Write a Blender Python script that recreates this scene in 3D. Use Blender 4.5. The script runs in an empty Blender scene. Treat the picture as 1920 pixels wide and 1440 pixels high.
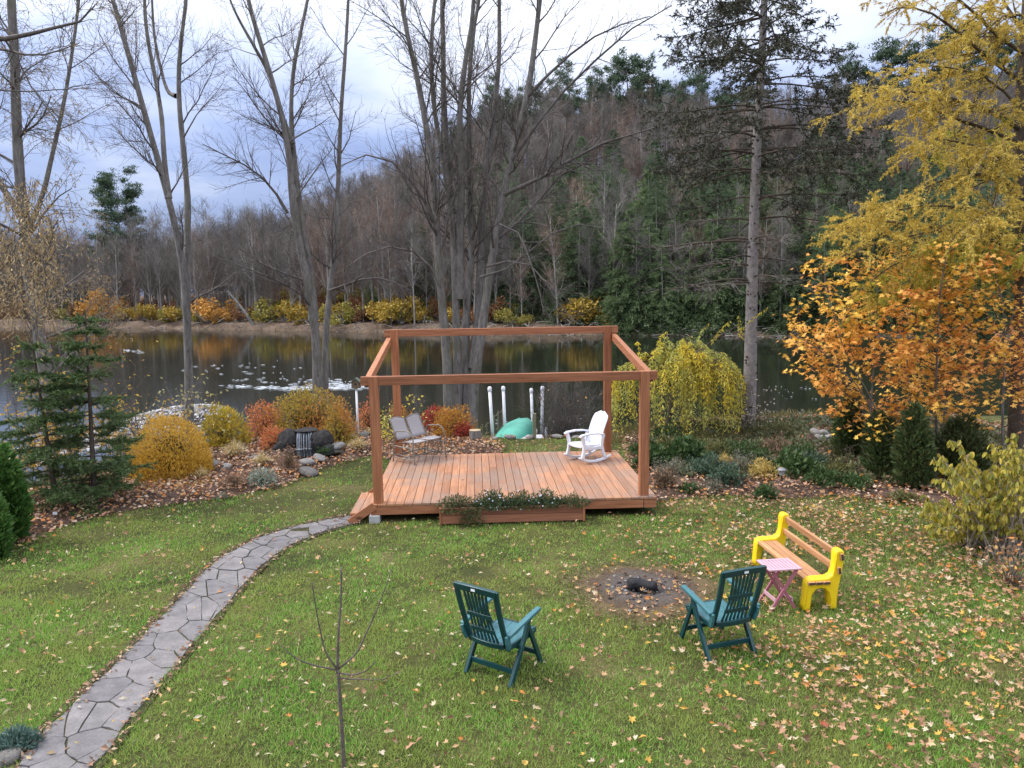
import bpy, math
import numpy as np
from mathutils import Vector, Matrix

rng = np.random.default_rng(11)
R = math.radians
scn = bpy.context.scene
col = scn.collection

# ---------------------------------------------------------------- camera
CAM_H, PITCH, ROLL, FPX = 3.658, 0.12245, 0.01527, 1450.0
CAM = np.array([0.0, 0.0, CAM_H])
_f = np.array([0, math.cos(PITCH), -math.sin(PITCH)])
_u = np.array([0, math.sin(PITCH), math.cos(PITCH)])
_r = np.array([1.0, 0, 0])
AX_R = math.cos(ROLL) * _r - math.sin(ROLL) * _u
AX_U = math.sin(ROLL) * _r + math.cos(ROLL) * _u
AX_F = _f
cam_d = bpy.data.cameras.new('camera')
cam_d.sensor_width = 36.0
cam_d.lens = 36.0 * FPX / 1920.0
cam_d.clip_start = 0.1
cam_d.clip_end = 3000.0
cam = bpy.data.objects.new('camera', cam_d)
col.objects.link(cam)
M = Matrix.Identity(4)
for i in range(3):
    M[i][0], M[i][1], M[i][2], M[i][3] = AX_R[i], AX_U[i], -AX_F[i], CAM[i]
cam.matrix_world = M
scn.camera = cam

# ---------------------------------------------------------------- sky, sun, exposure
SUN_EL, SUN_AZ = R(48), R(-80)          # azimuth measured from +Y towards +X
scn.view_settings.view_transform = 'Standard'
scn.view_settings.look = 'None'
scn.view_settings.exposure = 0.82
scn.view_settings.gamma = 1.0
scn.view_settings.use_curve_mapping = False

world = bpy.data.worlds.new('World')
scn.world = world
world.use_nodes = True
wt = world.node_tree
wt.nodes.clear()
def wn(t, **kw):
    n = wt.nodes.new(t)
    for k, v in kw.items():
        setattr(n, k, v)
    return n
w_out = wn('ShaderNodeOutputWorld')
w_sky = wn('ShaderNodeTexSky', sky_type='NISHITA', sun_disc=False,
           sun_elevation=SUN_EL, sun_rotation=SUN_AZ)
w_b1 = wn('ShaderNodeBackground'); w_b1.inputs[1].default_value = 0.09
w_b2 = wn('ShaderNodeBackground'); w_b2.inputs[1].default_value = 1.0
w_mix = wn('ShaderNodeMixShader')
w_tc = wn('ShaderNodeTexCoord')
w_sep = wn('ShaderNodeSeparateXYZ')
wt.links.new(w_tc.outputs['Generated'], w_sep.inputs[0])
# project the direction onto a cloud layer
w_zc = wn('ShaderNodeMath', operation='MAXIMUM'); w_zc.inputs[1].default_value = 0.0
wt.links.new(w_sep.outputs[2], w_zc.inputs[0])
w_za = wn('ShaderNodeMath', operation='ADD'); w_za.inputs[1].default_value = 0.16
wt.links.new(w_zc.outputs[0], w_za.inputs[0])
w_dv = wn('ShaderNodeVectorMath', operation='DIVIDE')
w_cz = wn('ShaderNodeCombineXYZ')
wt.links.new(w_sep.outputs[0], w_cz.inputs[0]); wt.links.new(w_sep.outputs[1], w_cz.inputs[1])
w_c3 = wn('ShaderNodeCombineXYZ')
for i in range(3):
    wt.links.new(w_za.outputs[0], w_c3.inputs[i])
wt.links.new(w_cz.outputs[0], w_dv.inputs[0]); wt.links.new(w_c3.outputs[0], w_dv.inputs[1])
w_no = wn('ShaderNodeTexNoise'); w_no.inputs['Scale'].default_value = 0.75
w_no.inputs['Detail'].default_value = 6.0; w_no.inputs['Roughness'].default_value = 0.52
wt.links.new(w_dv.outputs[0], w_no.inputs['Vector'])
# whiteness = elevation + cloud noise
w_m1 = wn('ShaderNodeMath', operation='MULTIPLY_ADD'); w_m1.inputs[1].default_value = 2.35; w_m1.inputs[2].default_value = -0.72
wt.links.new(w_zc.outputs[0], w_m1.inputs[0])
w_m2 = wn('ShaderNodeMath', operation='MULTIPLY_ADD'); w_m2.inputs[1].default_value = 1.55
wt.links.new(w_no.outputs['Fac'], w_m2.inputs[0]); wt.links.new(w_m1.outputs[0], w_m2.inputs[2])
w_rp = wn('ShaderNodeValToRGB')
e = w_rp.color_ramp.elements
e[0].position = 0.18; e[0].color = (0.20, 0.265, 0.49, 1)
e[1].position = 0.92; e[1].color = (0.73, 0.755, 0.85, 1)
n_ = e.new(0.45); n_.color = (0.31, 0.385, 0.62, 1)
n_ = e.new(0.66); n_.color = (0.55, 0.60, 0.75, 1)
wt.links.new(w_m2.outputs[0], w_rp.inputs[0])
# overcast luminance: brighter towards the zenith
w_l = wn('ShaderNodeMath', operation='MULTIPLY_ADD'); w_l.inputs[1].default_value = 1.6; w_l.inputs[2].default_value = 0.62
wt.links.new(w_zc.outputs[0], w_l.inputs[0])
wt.links.new(w_rp.outputs[0], w_b2.inputs[0]); wt.links.new(w_l.outputs[0], w_b2.inputs[1])
wt.links.new(w_sky.outputs[0], w_b1.inputs[0])
w_mix.inputs[0].default_value = 0.88
wt.links.new(w_b1.outputs[0], w_mix.inputs[1]); wt.links.new(w_b2.outputs[0], w_mix.inputs[2])
wt.links.new(w_mix.outputs[0], w_out.inputs[0])

sun_d = bpy.data.lights.new('sun', 'SUN')
sun_d.energy = 2.1
sun_d.angle = R(14)
sun_d.color = (1.0, 0.95, 0.88)
sun = bpy.data.objects.new('sun', sun_d)
col.objects.link(sun)
sdir = Vector((math.sin(SUN_AZ) * math.cos(SUN_EL), math.cos(SUN_AZ) * math.cos(SUN_EL), math.sin(SUN_EL)))
sun.rotation_euler = sdir.to_track_quat('Z', 'Y').to_euler()
sun.location = (0, 0, 60)

# ---------------------------------------------------------------- helpers
def pray(px, py):
    d = AX_F * FPX + AX_R * (px - 960) - AX_U * (py - 720)
    return d / d[1]
def G(px, py, z=0.0):                    # photo point on the level z
    d = pray(px, py)
    return CAM + d * ((z - CAM_H) / d[2])
def P(px, py, Y):                        # photo point at the distance Y
    return CAM + pray(px, py) * Y

def tag(o, label=None, cat=None, group=None, kind=None):
    if label: o['label'] = label
    if cat: o['category'] = cat
    if group: o['group'] = group
    if kind: o['kind'] = kind
    return o
def thing(name, label, cat, loc=(0, 0, 0), rz=0.0, group=None):
    o = bpy.data.objects.new(name, None)
    o.empty_display_size = 0.2
    col.objects.link(o)
    o.location = tuple(float(v) for v in loc)
    o.rotation_euler = (0, 0, rz)
    return tag(o, label, cat, group)
def link(name, me, parent=None, loc=None):
    o = bpy.data.objects.new(name, me)
    col.objects.link(o)
    if parent is not None: o.parent = parent
    if loc is not None: o.location = tuple(float(v) for v in loc)
    return o
def copy_tree(o, parent=None):
    c = o.copy(); col.objects.link(c)
    if parent is not None: c.parent = parent
    for ch in list(o.children):
        copy_tree(ch, c)
    return c

class MB:
    """collects vertices, quads and triangles; build() links them as one mesh object"""
    def __init__(s):
        s.V = []; s.Q = []; s.T = []; s.qm = []; s.tm = []; s.n = 0
    def add(s, V, Q=None, T=None, m=0):
        V = np.asarray(V, float).reshape(-1, 3)
        if Q is not None and len(Q):
            Q = np.asarray(Q, np.int64).reshape(-1, 4) + s.n
            s.Q.append(Q); s.qm.append(np.full(len(Q), m))
        if T is not None and len(T):
            T = np.asarray(T, np.int64).reshape(-1, 3) + s.n
            s.T.append(T); s.tm.append(np.full(len(T), m))
        s.V.append(V); s.n += len(V)
        return s
    def mesh(s, name, mats, smooth=False, off=None):
        V = np.concatenate(s.V) if s.V else np.zeros((0, 3))
        if off is not None: V = V - np.asarray(off, float)
        Q = np.concatenate(s.Q) if s.Q else np.zeros((0, 4), np.int64)
        T = np.concatenate(s.T) if s.T else np.zeros((0, 3), np.int64)
        me = bpy.data.meshes.new(name)
        me.vertices.add(len(V)); me.vertices.foreach_set('co', V.astype(np.float32).ravel())
        nl = len(Q) * 4 + len(T) * 3
        me.loops.add(nl)
        me.loops.foreach_set('vertex_index', np.concatenate([Q.ravel(), T.ravel()]).astype(np.int32))
        me.polygons.add(len(Q) + len(T))
        ls = np.concatenate([np.arange(len(Q)) * 4, len(Q) * 4 + np.arange(len(T)) * 3]).astype(np.int32)
        me.polygons.foreach_set('loop_start', ls)
        mi = np.concatenate([np.concatenate(s.qm) if s.qm else np.zeros(0), np.concatenate(s.tm) if s.tm else np.zeros(0)])
        me.polygons.foreach_set('material_index', mi.astype(np.int32))
        me.polygons.foreach_set('use_smooth', np.full(len(Q) + len(T), smooth))
        for m in (mats if isinstance(mats, (list, tuple)) else [mats]):
            me.materials.append(m)
        me.update(calc_edges=True)
        return me
    def build(s, name, mats, parent=None, smooth=False, world=True, bevel=0, loc=None):
        off = None
        if parent is not None and world:
            off = np.array(parent.location)
            if parent.parent is not None: off = off + np.array(parent.parent.location)
        if loc is not None and parent is None: off = np.asarray(loc, float)
        o = link(name, s.mesh(name, mats, smooth, off), parent, loc if parent is None else None)
        if bevel:
            b = o.modifiers.new('bevel', 'BEVEL'); b.width = bevel; b.segments = 2; b.limit_method = 'ANGLE'; b.angle_limit = R(35)
        return o

def unit(v):
    return v / np.maximum(np.linalg.norm(v, axis=-1, keepdims=True), 1e-9)

BOXQ = np.array([[0, 3, 2, 1], [4, 5, 6, 7], [0, 1, 5, 4], [1, 2, 6, 5], [2, 3, 7, 6], [3, 0, 4, 7]])
def box(mb, lo, hi, m=0, jit=0.0):
    x0, y0, z0 = lo; x1, y1, z1 = hi
    V = np.array([[x0, y0, z0], [x1, y0, z0], [x1, y1, z0], [x0, y1, z0], [x0, y0, z1], [x1, y0, z1], [x1, y1, z1], [x0, y1, z1]], float)
    if jit: V = V + rng.normal(0, jit, V.shape)
    mb.add(V, BOXQ, m=m); return mb
def bar(mb, pts, w, h, side=None, m=0):
    """rectangular section swept along pts; w across (along side), h the other way"""
    P_ = np.asarray(pts, float); K = len(P_)
    w = np.broadcast_to(np.asarray(w, float), K); h = np.broadcast_to(np.asarray(h, float), K)
    T = unit(np.gradient(P_, axis=0))
    S = np.asarray(side if side is not None else (1, 0, 0), float)
    S = unit(S - (T @ S)[:, None] * T)
    N = np.cross(T, S)
    V = np.stack([P_ - S * w[:, None] / 2 - N * h[:, None] / 2, P_ + S * w[:, None] / 2 - N * h[:, None] / 2,
                  P_ + S * w[:, None] / 2 + N * h[:, None] / 2, P_ - S * w[:, None] / 2 + N * h[:, None] / 2], 1).reshape(-1, 3)
    Q = []
    for k in range(K - 1):
        a, b = 4 * k, 4 * k + 4
        for i in range(4):
            j = (i + 1) % 4
            Q.append([a + i, a + j, b + j, b + i])
    Q.append([3, 2, 1, 0]); e_ = 4 * (K - 1); Q.append([e_, e_ + 1, e_ + 2, e_ + 3])
    mb.add(V, Q, m=m); return mb
def tubes(mb, Pt, Rd, sides=3, m=0, cap=False):
    Pt = np.asarray(Pt, float)
    if Pt.ndim == 2: Pt = Pt[None]
    N, K, _ = Pt.shape
    if N == 0: return mb
    Rd = np.broadcast_to(np.asarray(Rd, float), (N, K))
    T = unit(np.gradient(Pt, axis=1))
    mean = np.abs(unit(Pt[:, -1] - Pt[:, 0]))
    ref = np.eye(3)[np.argmin(mean, axis=1)]
    A = unit(np.cross(T, ref[:, None, :])); B = np.cross(T, A)
    an = np.arange(sides) * 2 * math.pi / sides
    V = Pt[:, :, None, :] + Rd[:, :, None, None] * (np.cos(an)[None, None, :, None] * A[:, :, None, :] + np.sin(an)[None, None, :, None] * B[:, :, None, :])
    idx = np.arange(N * K * sides).reshape(N, K, sides)
    a = idx[:, :-1, :]; b = idx[:, 1:, :]
    Q = np.stack([a, np.roll(a, -1, 2), np.roll(b, -1, 2), b], -1).reshape(-1, 4)
    Tt = None
    if cap and sides > 2:
        tl = []
        for i in range(1, sides - 1):
            tl.append(np.stack([idx[:, -1, 0], idx[:, -1, i], idx[:, -1, i + 1]], -1))
            tl.append(np.stack([idx[:, 0, 0], idx[:, 0, i + 1], idx[:, 0, i]], -1))
        Tt = np.concatenate(tl)
    mb.add(V.reshape(-1, 3), Q, Tt, m=m); return mb
def resample(pts, K):
    pts = np.asarray(pts, float)
    d = np.r_[0, np.cumsum(np.linalg.norm(np.diff(pts, axis=0), axis=1))]
    # smooth catmull-like by cubic hermite with finite differences
    t = np.linspace(0, d[-1], K)
    m_ = np.gradient(pts, d, axis=0)
    i = np.clip(np.searchsorted(d, t) - 1, 0, len(d) - 2)
    h = (d[i + 1] - d[i])[:, None]; s = ((t - d[i]) / (d[i + 1] - d[i]))[:, None]
    return ((2 * s**3 - 3 * s**2 + 1) * pts[i] + (s**3 - 2 * s**2 + s) * h * m_[i] + (-2 * s**3 + 3 * s**2) * pts[i + 1] + (s**3 - s**2) * h * m_[i + 1])
def spawn(Pt, Rd, n, L, ang=(35, 65), K=5, t0=0.25, t1=1.0, up=0.15, wob=0.12, rr=0.6, rmin=0.003, taper=0.75, flat=0.0, rg=rng, lpow=0.6, tip=0.25, byL=True):
    """n children per parent on average; L (lo,hi) length; returns their polylines and radii"""
    N, Kp, _ = Pt.shape
    plen = np.linalg.norm(np.diff(Pt, axis=1), axis=2).sum(1)
    tot = int(round(n * N))
    if tot == 0: return np.zeros((0, K, 3)), np.zeros((0, K)), np.zeros(0, int)
    w = plen / plen.sum() if byL else np.full(N, 1.0 / N)
    pid = rg.choice(N, tot, p=w)
    t = t0 + (t1 - t0) * rg.random(tot)
    f = t * (Kp - 1); i = np.minimum(f.astype(int), Kp - 2); s = (f - i)[:, None]
    base = Pt[pid, i] * (1 - s) + Pt[pid, i + 1] * s
    rad = Rd[pid, i] * (1 - s[:, 0]) + Rd[pid, i + 1] * s[:, 0]
    T = unit(Pt[pid, i + 1] - Pt[pid, i])
    rv = rg.normal(size=(tot, 3)); rv[:, 2] *= (1 - flat)
    side = unit(rv - (rv * T).sum(1, keepdims=True) * T)
    a = np.radians(rg.uniform(ang[0], ang[1], tot))[:, None]
    d = unit(T * np.cos(a) + side * np.sin(a))
    ln = rg.uniform(L[0], L[1], tot) * (1 - lpow * t)
    r0 = np.maximum(np.minimum(rad * rr, rad), rmin)
    out = np.zeros((tot, K, 3)); out[:, 0] = base
    st = (ln / (K - 1))[:, None]
    for k in range(1, K):
        d = unit(d + rg.normal(0, wob, (tot, 3)) + np.array([0, 0, up]))
        out[:, k] = out[:, k - 1] + d * st
    rr_ = r0[:, None] * (1 - (1 - tip) * np.linspace(0, 1, K)[None] ** taper)
    return out, np.maximum(rr_, rmin * 0.6), pid

TMPL = {
    'blade': (np.array([[0, 0, 0], [.45, -.5, .04], [1, 0, 0], [.45, .5, .04]], float), np.array([[0, 1, 2, 3]]), None),
    'tri': (np.array([[0, -.5, 0], [0, .5, 0], [1, 0, 0]], float), None, np.array([[0, 1, 2]])),
    'oval': (np.array([[0, 0, 0], [.28, -.42, .10], [.7, -.38, .10], [1, 0, 0.02], [.7, .38, .10], [.28, .42, .10], [.45, 0, 0]], float),
             np.array([[0, 1, 2, 6], [6, 2, 3, 4], [0, 6, 4, 5]]), None),
}
def _maple():
    ang = np.radians([180, 140, 118, 95, 78, 62, 45, 30, 18, 9, 0])
    rad = np.array([.06, .42, .30, .62, .40, .74, .52, .46, .80, .70, 1.0])
    a = np.r_[ang, -ang[1:-1][::-1]]; r_ = np.r_[rad, rad[1:-1][::-1]]
    V = np.stack([.42 + .58 * r_ * np.cos(a), .58 * r_ * np.sin(a), .09 * np.abs(np.sin(a)) * r_ - .05 * r_], -1)
    V = np.vstack([V, [[.42, 0, 0.0]]]); n = len(a)
    return V, None, np.array([[i, (i + 1) % n, n] for i in range(n)])
TMPL['maple'] = _maple()
def _maple5():
    ang = np.radians([180, 120, 100, 70, 50, 25, 0]); rad = np.array([.1, .5, .66, .42, .85, .5, 1.0])
    a = np.r_[ang, -ang[1:-1][::-1]]; r_ = np.r_[rad, rad[1:-1][::-1]]
    V = np.stack([.4 + .6 * r_ * np.cos(a), .62 * r_ * np.sin(a), .12 * np.abs(np.sin(a)) * r_ - .05 * r_], -1)
    V = np.vstack([V, [[.4, 0, 0]]]); n = len(a)
    return V, None, np.array([[i, (i + 1) % n, n] for i in range(n)])
TMPL['maple5'] = _maple5()
def leaves(mb, pos, dirn, nrm, L, W, tm='blade', m=0, curl=None, rg=rng):
    pos = np.asarray(pos, float); n = len(pos)
    if n == 0: return mb
    d = unit(np.broadcast_to(dirn, (n, 3))); nr = np.broadcast_to(nrm, (n, 3))
    s = unit(np.cross(nr, d)); nr = np.cross(d, s)
    L = np.broadcast_to(np.asarray(L, float), n)[:, None, None]; W = np.broadcast_to(np.asarray(W, float), n)[:, None, None]
    TV, TQ, TT = TMPL[tm]
    h = TV[None, :, 2:3]
    if curl is not None: h = h + np.asarray(curl).reshape(-1, 1, 1) * (TV[None, :, 1:2] ** 2 + .5 * (TV[None, :, 0:1] - .4) ** 2)
    V = pos[:, None] + L * TV[None, :, 0:1] * d[:, None] + W * TV[None, :, 1:2] * s[:, None] + L * h * nr[:, None]
    k = len(TV); o = (np.arange(n) * k)[:, None, None]
    mb.add(V.reshape(-1, 3), (TQ[None] + o).reshape(-1, 4) if TQ is not None else None, (TT[None] + o).reshape(-1, 3) if TT is not None else None, m=m)
    return mb
def rdir(n, zs=1.0, rg=rng):
    v = rg.normal(size=(n, 3)); v[:, 2] *= zs
    return unit(v)

# ---------------------------------------------------------------- materials
def mat_new(name):
    m = bpy.data.materials.new(name); m.use_nodes = True
    nt = m.node_tree; nt.nodes.clear()
    out = nt.nodes.new('ShaderNodeOutputMaterial')
    bs = nt.nodes.new('ShaderNodeBsdfPrincipled')
    nt.links.new(bs.outputs[0], out.inputs[0])
    return m, nt, bs, out
def nd(nt, t, **kw):
    n = nt.nodes.new(t)
    ins = kw.pop('ins', {})
    for k, v in kw.items(): setattr(n, k, v)
    for k, v in ins.items(): n.inputs[k].default_value = v
    return n
def ramp(nt, src, stops, interp='LINEAR'):
    r = nt.nodes.new('ShaderNodeValToRGB'); el = r.color_ramp.elements
    r.color_ramp.interpolation = interp
    el[0].position = stops[0][0]; el[0].color = (*stops[0][1], 1)
    el[1].position = stops[-1][0]; el[1].color = (*stops[-1][1], 1)
    for p_, c_ in stops[1:-1]:
        q = el.new(p_); q.color = (*c_, 1)
    if src is not None: nt.links.new(src, r.inputs[0])
    return r
def mixc(nt, fac, a, b, mode='MIX'):
    n = nt.nodes.new('ShaderNodeMix'); n.data_type = 'RGBA'; n.blend_type = mode
    for k, v in ((0, fac), (6, a), (7, b)):
        if isinstance(v, (int, float)): n.inputs[k].default_value = v
        elif isinstance(v, tuple): n.inputs[k].default_value = (*v, 1) if len(v) == 3 else v
        else: nt.links.new(v, n.inputs[k])
    return n.outputs[2]
def noise(nt, scale, detail=4, rough=.55, vec=None, dist=0.0):
    n = nd(nt, 'ShaderNodeTexNoise', ins={'Scale': scale, 'Detail': detail, 'Roughness': rough, 'Distortion': dist})
    if vec is not None: nt.links.new(vec, n.inputs['Vector'])
    return n
def bump(nt, bs, h, strength=.5, dist=.02):
    b = nd(nt, 'ShaderNodeBump', ins={'Strength': strength, 'Distance': dist})
    nt.links.new(h, b.inputs['Height']); nt.links.new(b.outputs[0], bs.inputs['Normal']); return b
def pos_out(nt):
    return nt.nodes.new('ShaderNodeNewGeometry').outputs['Position']
def leaf_mat(name, cols, trans=.35, rough=.55, interp='LINEAR', big=None, hue_obj=0.0):
    """colour picked per leaf (mesh island); thin leaf lets light through"""
    m, nt, bs, out = mat_new(name)
    g = nd(nt, 'ShaderNodeNewGeometry')
    r = ramp(nt, g.outputs['Random Per Island'], [(i / max(len(cols) - 1, 1), c) for i, c in enumerate(cols)], interp)
    c = r.outputs[0]
    if big:                                                       # patches of another real leaf colour
        nz = noise(nt, big[0], 2, .5, g.outputs['Position'])
        rp = ramp(nt, nz.outputs['Fac'], [(.42, (0, 0, 0)), (.6, (1, 1, 1))])
        c = mixc(nt, rp.outputs[0], c, big[1])
    if hue_obj:
        oi = nd(nt, 'ShaderNodeObjectInfo')
        rp = ramp(nt, oi.outputs['Random'], [(0, (1 - hue_obj,) * 3), (1, (1 + hue_obj,) * 3)])
        c = mixc(nt, 1.0, c, rp.outputs[0], 'MULTIPLY')
    nt.links.new(c, bs.inputs['Base Color'])
    bs.inputs['Roughness'].default_value = rough
    bs.inputs['Specular IOR Level'].default_value = .3
    if trans:
        t = nd(nt, 'ShaderNodeBsdfTranslucent'); nt.links.new(c, t.inputs[0])
        mx = nd(nt, 'ShaderNodeMixShader', ins={0: trans})
        nt.links.new(bs.outputs[0], mx.inputs[1]); nt.links.new(t.outputs[0], mx.inputs[2]); nt.links.new(mx.outputs[0], out.inputs[0])
    return m
def plain_mat(name, c, rough=.6, metal=0.0, nscale=None, namp=.15, bmp=0.0, spec=.4, bscale=None):
    m, nt, bs, out = mat_new(name)
    bs.inputs['Roughness'].default_value = rough; bs.inputs['Metallic'].default_value = metal
    bs.inputs['Specular IOR Level'].default_value = spec
    if nscale:
        tc = nd(nt, 'ShaderNodeTexCoord')
        nz = noise(nt, nscale, 5, .6, tc.outputs['Object'])
        r = ramp(nt, nz.outputs['Fac'], [(.3, tuple(v * (1 - namp) for v in c)), (.7, tuple(min(v * (1 + namp), .95) for v in c))])
        nt.links.new(r.outputs[0], bs.inputs['Base Color'])
        if bmp:
            nb = noise(nt, bscale or nscale * 3, 5, .6, tc.outputs['Object'])
            bump(nt, bs, nb.outputs['Fac'], bmp, .02)
    else:
        bs.inputs['Base Color'].default_value = (*c, 1)
    return m
def bark_mat(name, dark, light, scale=7.0, zs=.25, moss=None, bmp=.8, obj=False):
    m, nt, bs, out = mat_new(name)
    tc = nd(nt, 'ShaderNodeTexCoord')
    mp = nd(nt, 'ShaderNodeMapping', ins={'Scale': (1, 1, zs)})
    nt.links.new(tc.outputs['Object'], mp.inputs[0])
    a = noise(nt, scale, 6, .65, mp.outputs[0], .4)
    b = noise(nt, scale * 4, 4, .6, mp.outputs[0])
    mul = nd(nt, 'ShaderNodeMath', operation='MULTIPLY_ADD', ins={1: .45}); nt.links.new(b.outputs['Fac'], mul.inputs[0])
    h2 = nd(nt, 'ShaderNodeMath', operation='MULTIPLY', ins={1: .6}); nt.links.new(a.outputs['Fac'], h2.inputs[0]); nt.links.new(h2.outputs[0], mul.inputs[2])
    r = ramp(nt, mul.outputs[0], [(.36, dark), (.66, light)])
    c = r.outputs[0]
    if moss:
        nz = noise(nt, 1.1, 3, .6, tc.outputs['Object'])
        rp = ramp(nt, nz.outputs['Fac'], [(.5, (0, 0, 0)), (.68, (.6, .6, .6))])
        c = mixc(nt, rp.outputs[0], c, moss)
    if obj:
        oi = nd(nt, 'ShaderNodeObjectInfo'); rp = ramp(nt, oi.outputs['Random'], [(0, (.7, .68, .66)), (.6, (1, 1, 1)), (1, (1.5, 1.5, 1.5))])
        c = mixc(nt, 1.0, c, rp.outputs[0], 'MULTIPLY')
    nt.links.new(c, bs.inputs['Base Color'])
    bs.inputs['Roughness'].default_value = .9; bs.inputs['Specular IOR Level'].default_value = .15
    bump(nt, bs, mul.outputs[0], bmp, .03)
    return m
def wood_mat(name, lo, hi, stain=None, axis=1, rough=.6, grain=34.0, knots=True):
    m, nt, bs, out = mat_new(name)
    tc = nd(nt, 'ShaderNodeTexCoord'); oi = nd(nt, 'ShaderNodeObjectInfo')
    sc = [1.0, 1.0, 1.0]; sc[axis] = .05
    mp = nd(nt, 'ShaderNodeMapping', ins={'Scale': tuple(sc)})
    nt.links.new(tc.outputs['Object'], mp.inputs[0])
    off = nd(nt, 'ShaderNodeMath', operation='MULTIPLY', ins={1: 37.0}); nt.links.new(oi.outputs['Random'], off.inputs[0])
    cv = nd(nt, 'ShaderNodeCombineXYZ')
    for i in range(3): nt.links.new(off.outputs[0], cv.inputs[i])
    nt.links.new(cv.outputs[0], mp.inputs['Location'])
    a = noise(nt, grain, 5, .6, mp.outputs[0], .3)
    r = ramp(nt, a.outputs['Fac'], [(.3, lo), (.7, hi)])
    c = r.outputs[0]
    rp = ramp(nt, oi.outputs['Random'], [(0, (.76, .72, .70)), (.5, (1, 1, 1)), (1, (1.16, 1.14, 1.1))])
    c = mixc(nt, 1.0, c, rp.outputs[0], 'MULTIPLY')
    if knots:
        v = nd(nt, 'ShaderNodeTexVoronoi', ins={'Scale': 2.6, 'Randomness': 1.0})
        ks = [1.0, 1.0, 1.0]; ks[axis] = .55
        mk = nd(nt, 'ShaderNodeMapping', ins={'Scale': tuple(ks)}); nt.links.new(tc.outputs['Object'], mk.inputs[0]); nt.links.new(cv.outputs[0], mk.inputs['Location'])
        nt.links.new(mk.outputs[0], v.inputs['Vector'])
        kr = ramp(nt, v.outputs['Distance'], [(.05, (.85, .85, .85)), (.10, (0, 0, 0))])
        c = mixc(nt, kr.outputs[0], c, tuple(x * .35 for x in lo))
    if stain:
        nz = noise(nt, .9, 5, .65, pos_out(nt))
        rs = ramp(nt, nz.outputs['Fac'], [(.43, (0, 0, 0)), (.63, (.72, .72, .72))])
        c = mixc(nt, rs.outputs[0], c, stain)
    nt.links.new(c, bs.inputs['Base Color'])
    bs.inputs['Roughness'].default_value = rough; bs.inputs['Specular IOR Level'].default_value = .3
    bump(nt, bs, a.outputs['Fac'], .25, .004)
    return m

def snoise(x, y, s=1.0, seed=0.0):          # cheap smooth value noise for scattering
    return (np.sin(x * s + 1.7 * np.sin(y * s * .7 + seed) + seed) + np.sin(y * s * 1.3 + 1.3 * np.sin(x * s * .9 + 2 * seed) + .6 * seed)
            + .6 * np.sin((x + y) * s * 2.1 + seed * 3) + .6 * np.sin((x - y) * s * 1.7 - seed)) / 3.2
def in_poly(x, y, poly):
    poly = np.asarray(poly, float); inside = np.zeros(np.shape(x), bool); j = len(poly) - 1
    for i in range(len(poly)):
        xi, yi = poly[i]; xj, yj = poly[j]
        c = ((yi > y) != (yj > y)) & (x < (xj - xi) * (y - yi) / (yj - yi + 1e-12) + xi)
        inside ^= c; j = i
    return inside
def poly_dist(x, y, poly):
    poly = np.asarray(poly, float); best = np.full(np.shape(x), 1e9)
    for a, b in zip(poly, np.roll(poly, -1, 0)):
        ab = b - a; t = np.clip(((x - a[0]) * ab[0] + (y - a[1]) * ab[1]) / (ab @ ab + 1e-12), 0, 1)
        best = np.minimum(best, np.hypot(x - a[0] - t * ab[0], y - a[1] - t * ab[1]))
    return np.where(in_poly(x, y, poly), best, -best)
def sst(t):
    t = np.clip(t, 0, 1); return t * t * (3 - 2 * t)
# ================================================================ terrain
BX = [-80, -30, -16, -12, -9.3, -8.3, -7.0, -5.5, -3, -1.2, 0, 2.5, 4, 8, 14, 30, 80]
BY = [-30, -12, 4.5, 9.5, 13.3, 15.5, 18.0, 20.0, 20.6, 19.5, 18.6, 18.7, 20.2, 21.2, 20.8, 17, 4]
def bank_y(x): return np.interp(x, BX, BY)
def bank_d(x, y):
    s = (bank_y(x + .3) - bank_y(x - .3)) / .6
    return (y - bank_y(x)) / np.sqrt(1 + s * s)
def far_y(x): return np.interp(x, [-300, -120, -70, -41, -15, 5, 25, 60, 110, 300], [190, 140, 124, 107, 92, 82.5, 74, 63, 52, 20])
def hill_amp(b): return np.interp(b, [-.8, -.5, -.36, -.28, -.2, -.1, 0, .12, .25, .45, .8], [2, 2, 4, 9, 17, 26, 31, 31, 29, 28, 28])
WATER_Z = -1.3
def gz(x, y):
    x = np.asarray(x, float); y = np.asarray(y, float)
    d = bank_d(x, y)
    near = -2.1 * sst(d / 3.6) + .025 * np.sin(.9 * x + 1) * np.sin(.8 * y) * (d < 0)
    # low gravel bar at the river bend on the left
    e = np.exp(-(((x + 13.4) / 3.4) ** 2 + ((y - 31.0 + .5 * (x + 13)) / 5.5) ** 2))
    e2 = np.exp(-(((x + 15.5) / 3.0) ** 2 + ((y - 22) / 6.0) ** 2))
    near = np.where(d > 2, np.maximum(near, -2.1 + 1.02 * e + .93 * e2), near)
    df = y - far_y(x)
    b = x / np.maximum(y, 1)
    far = -2.1 + np.interp(b, [.05, .14], [1.75, 1.35]) * sst((df + 1.5) / 3.0) + hill_amp(b) * sst(df / 105.0) + .5 * snoise(x, y, .12) * sst(df / 20) * 2
    return np.where(df > -1.6, far, near)

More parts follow.
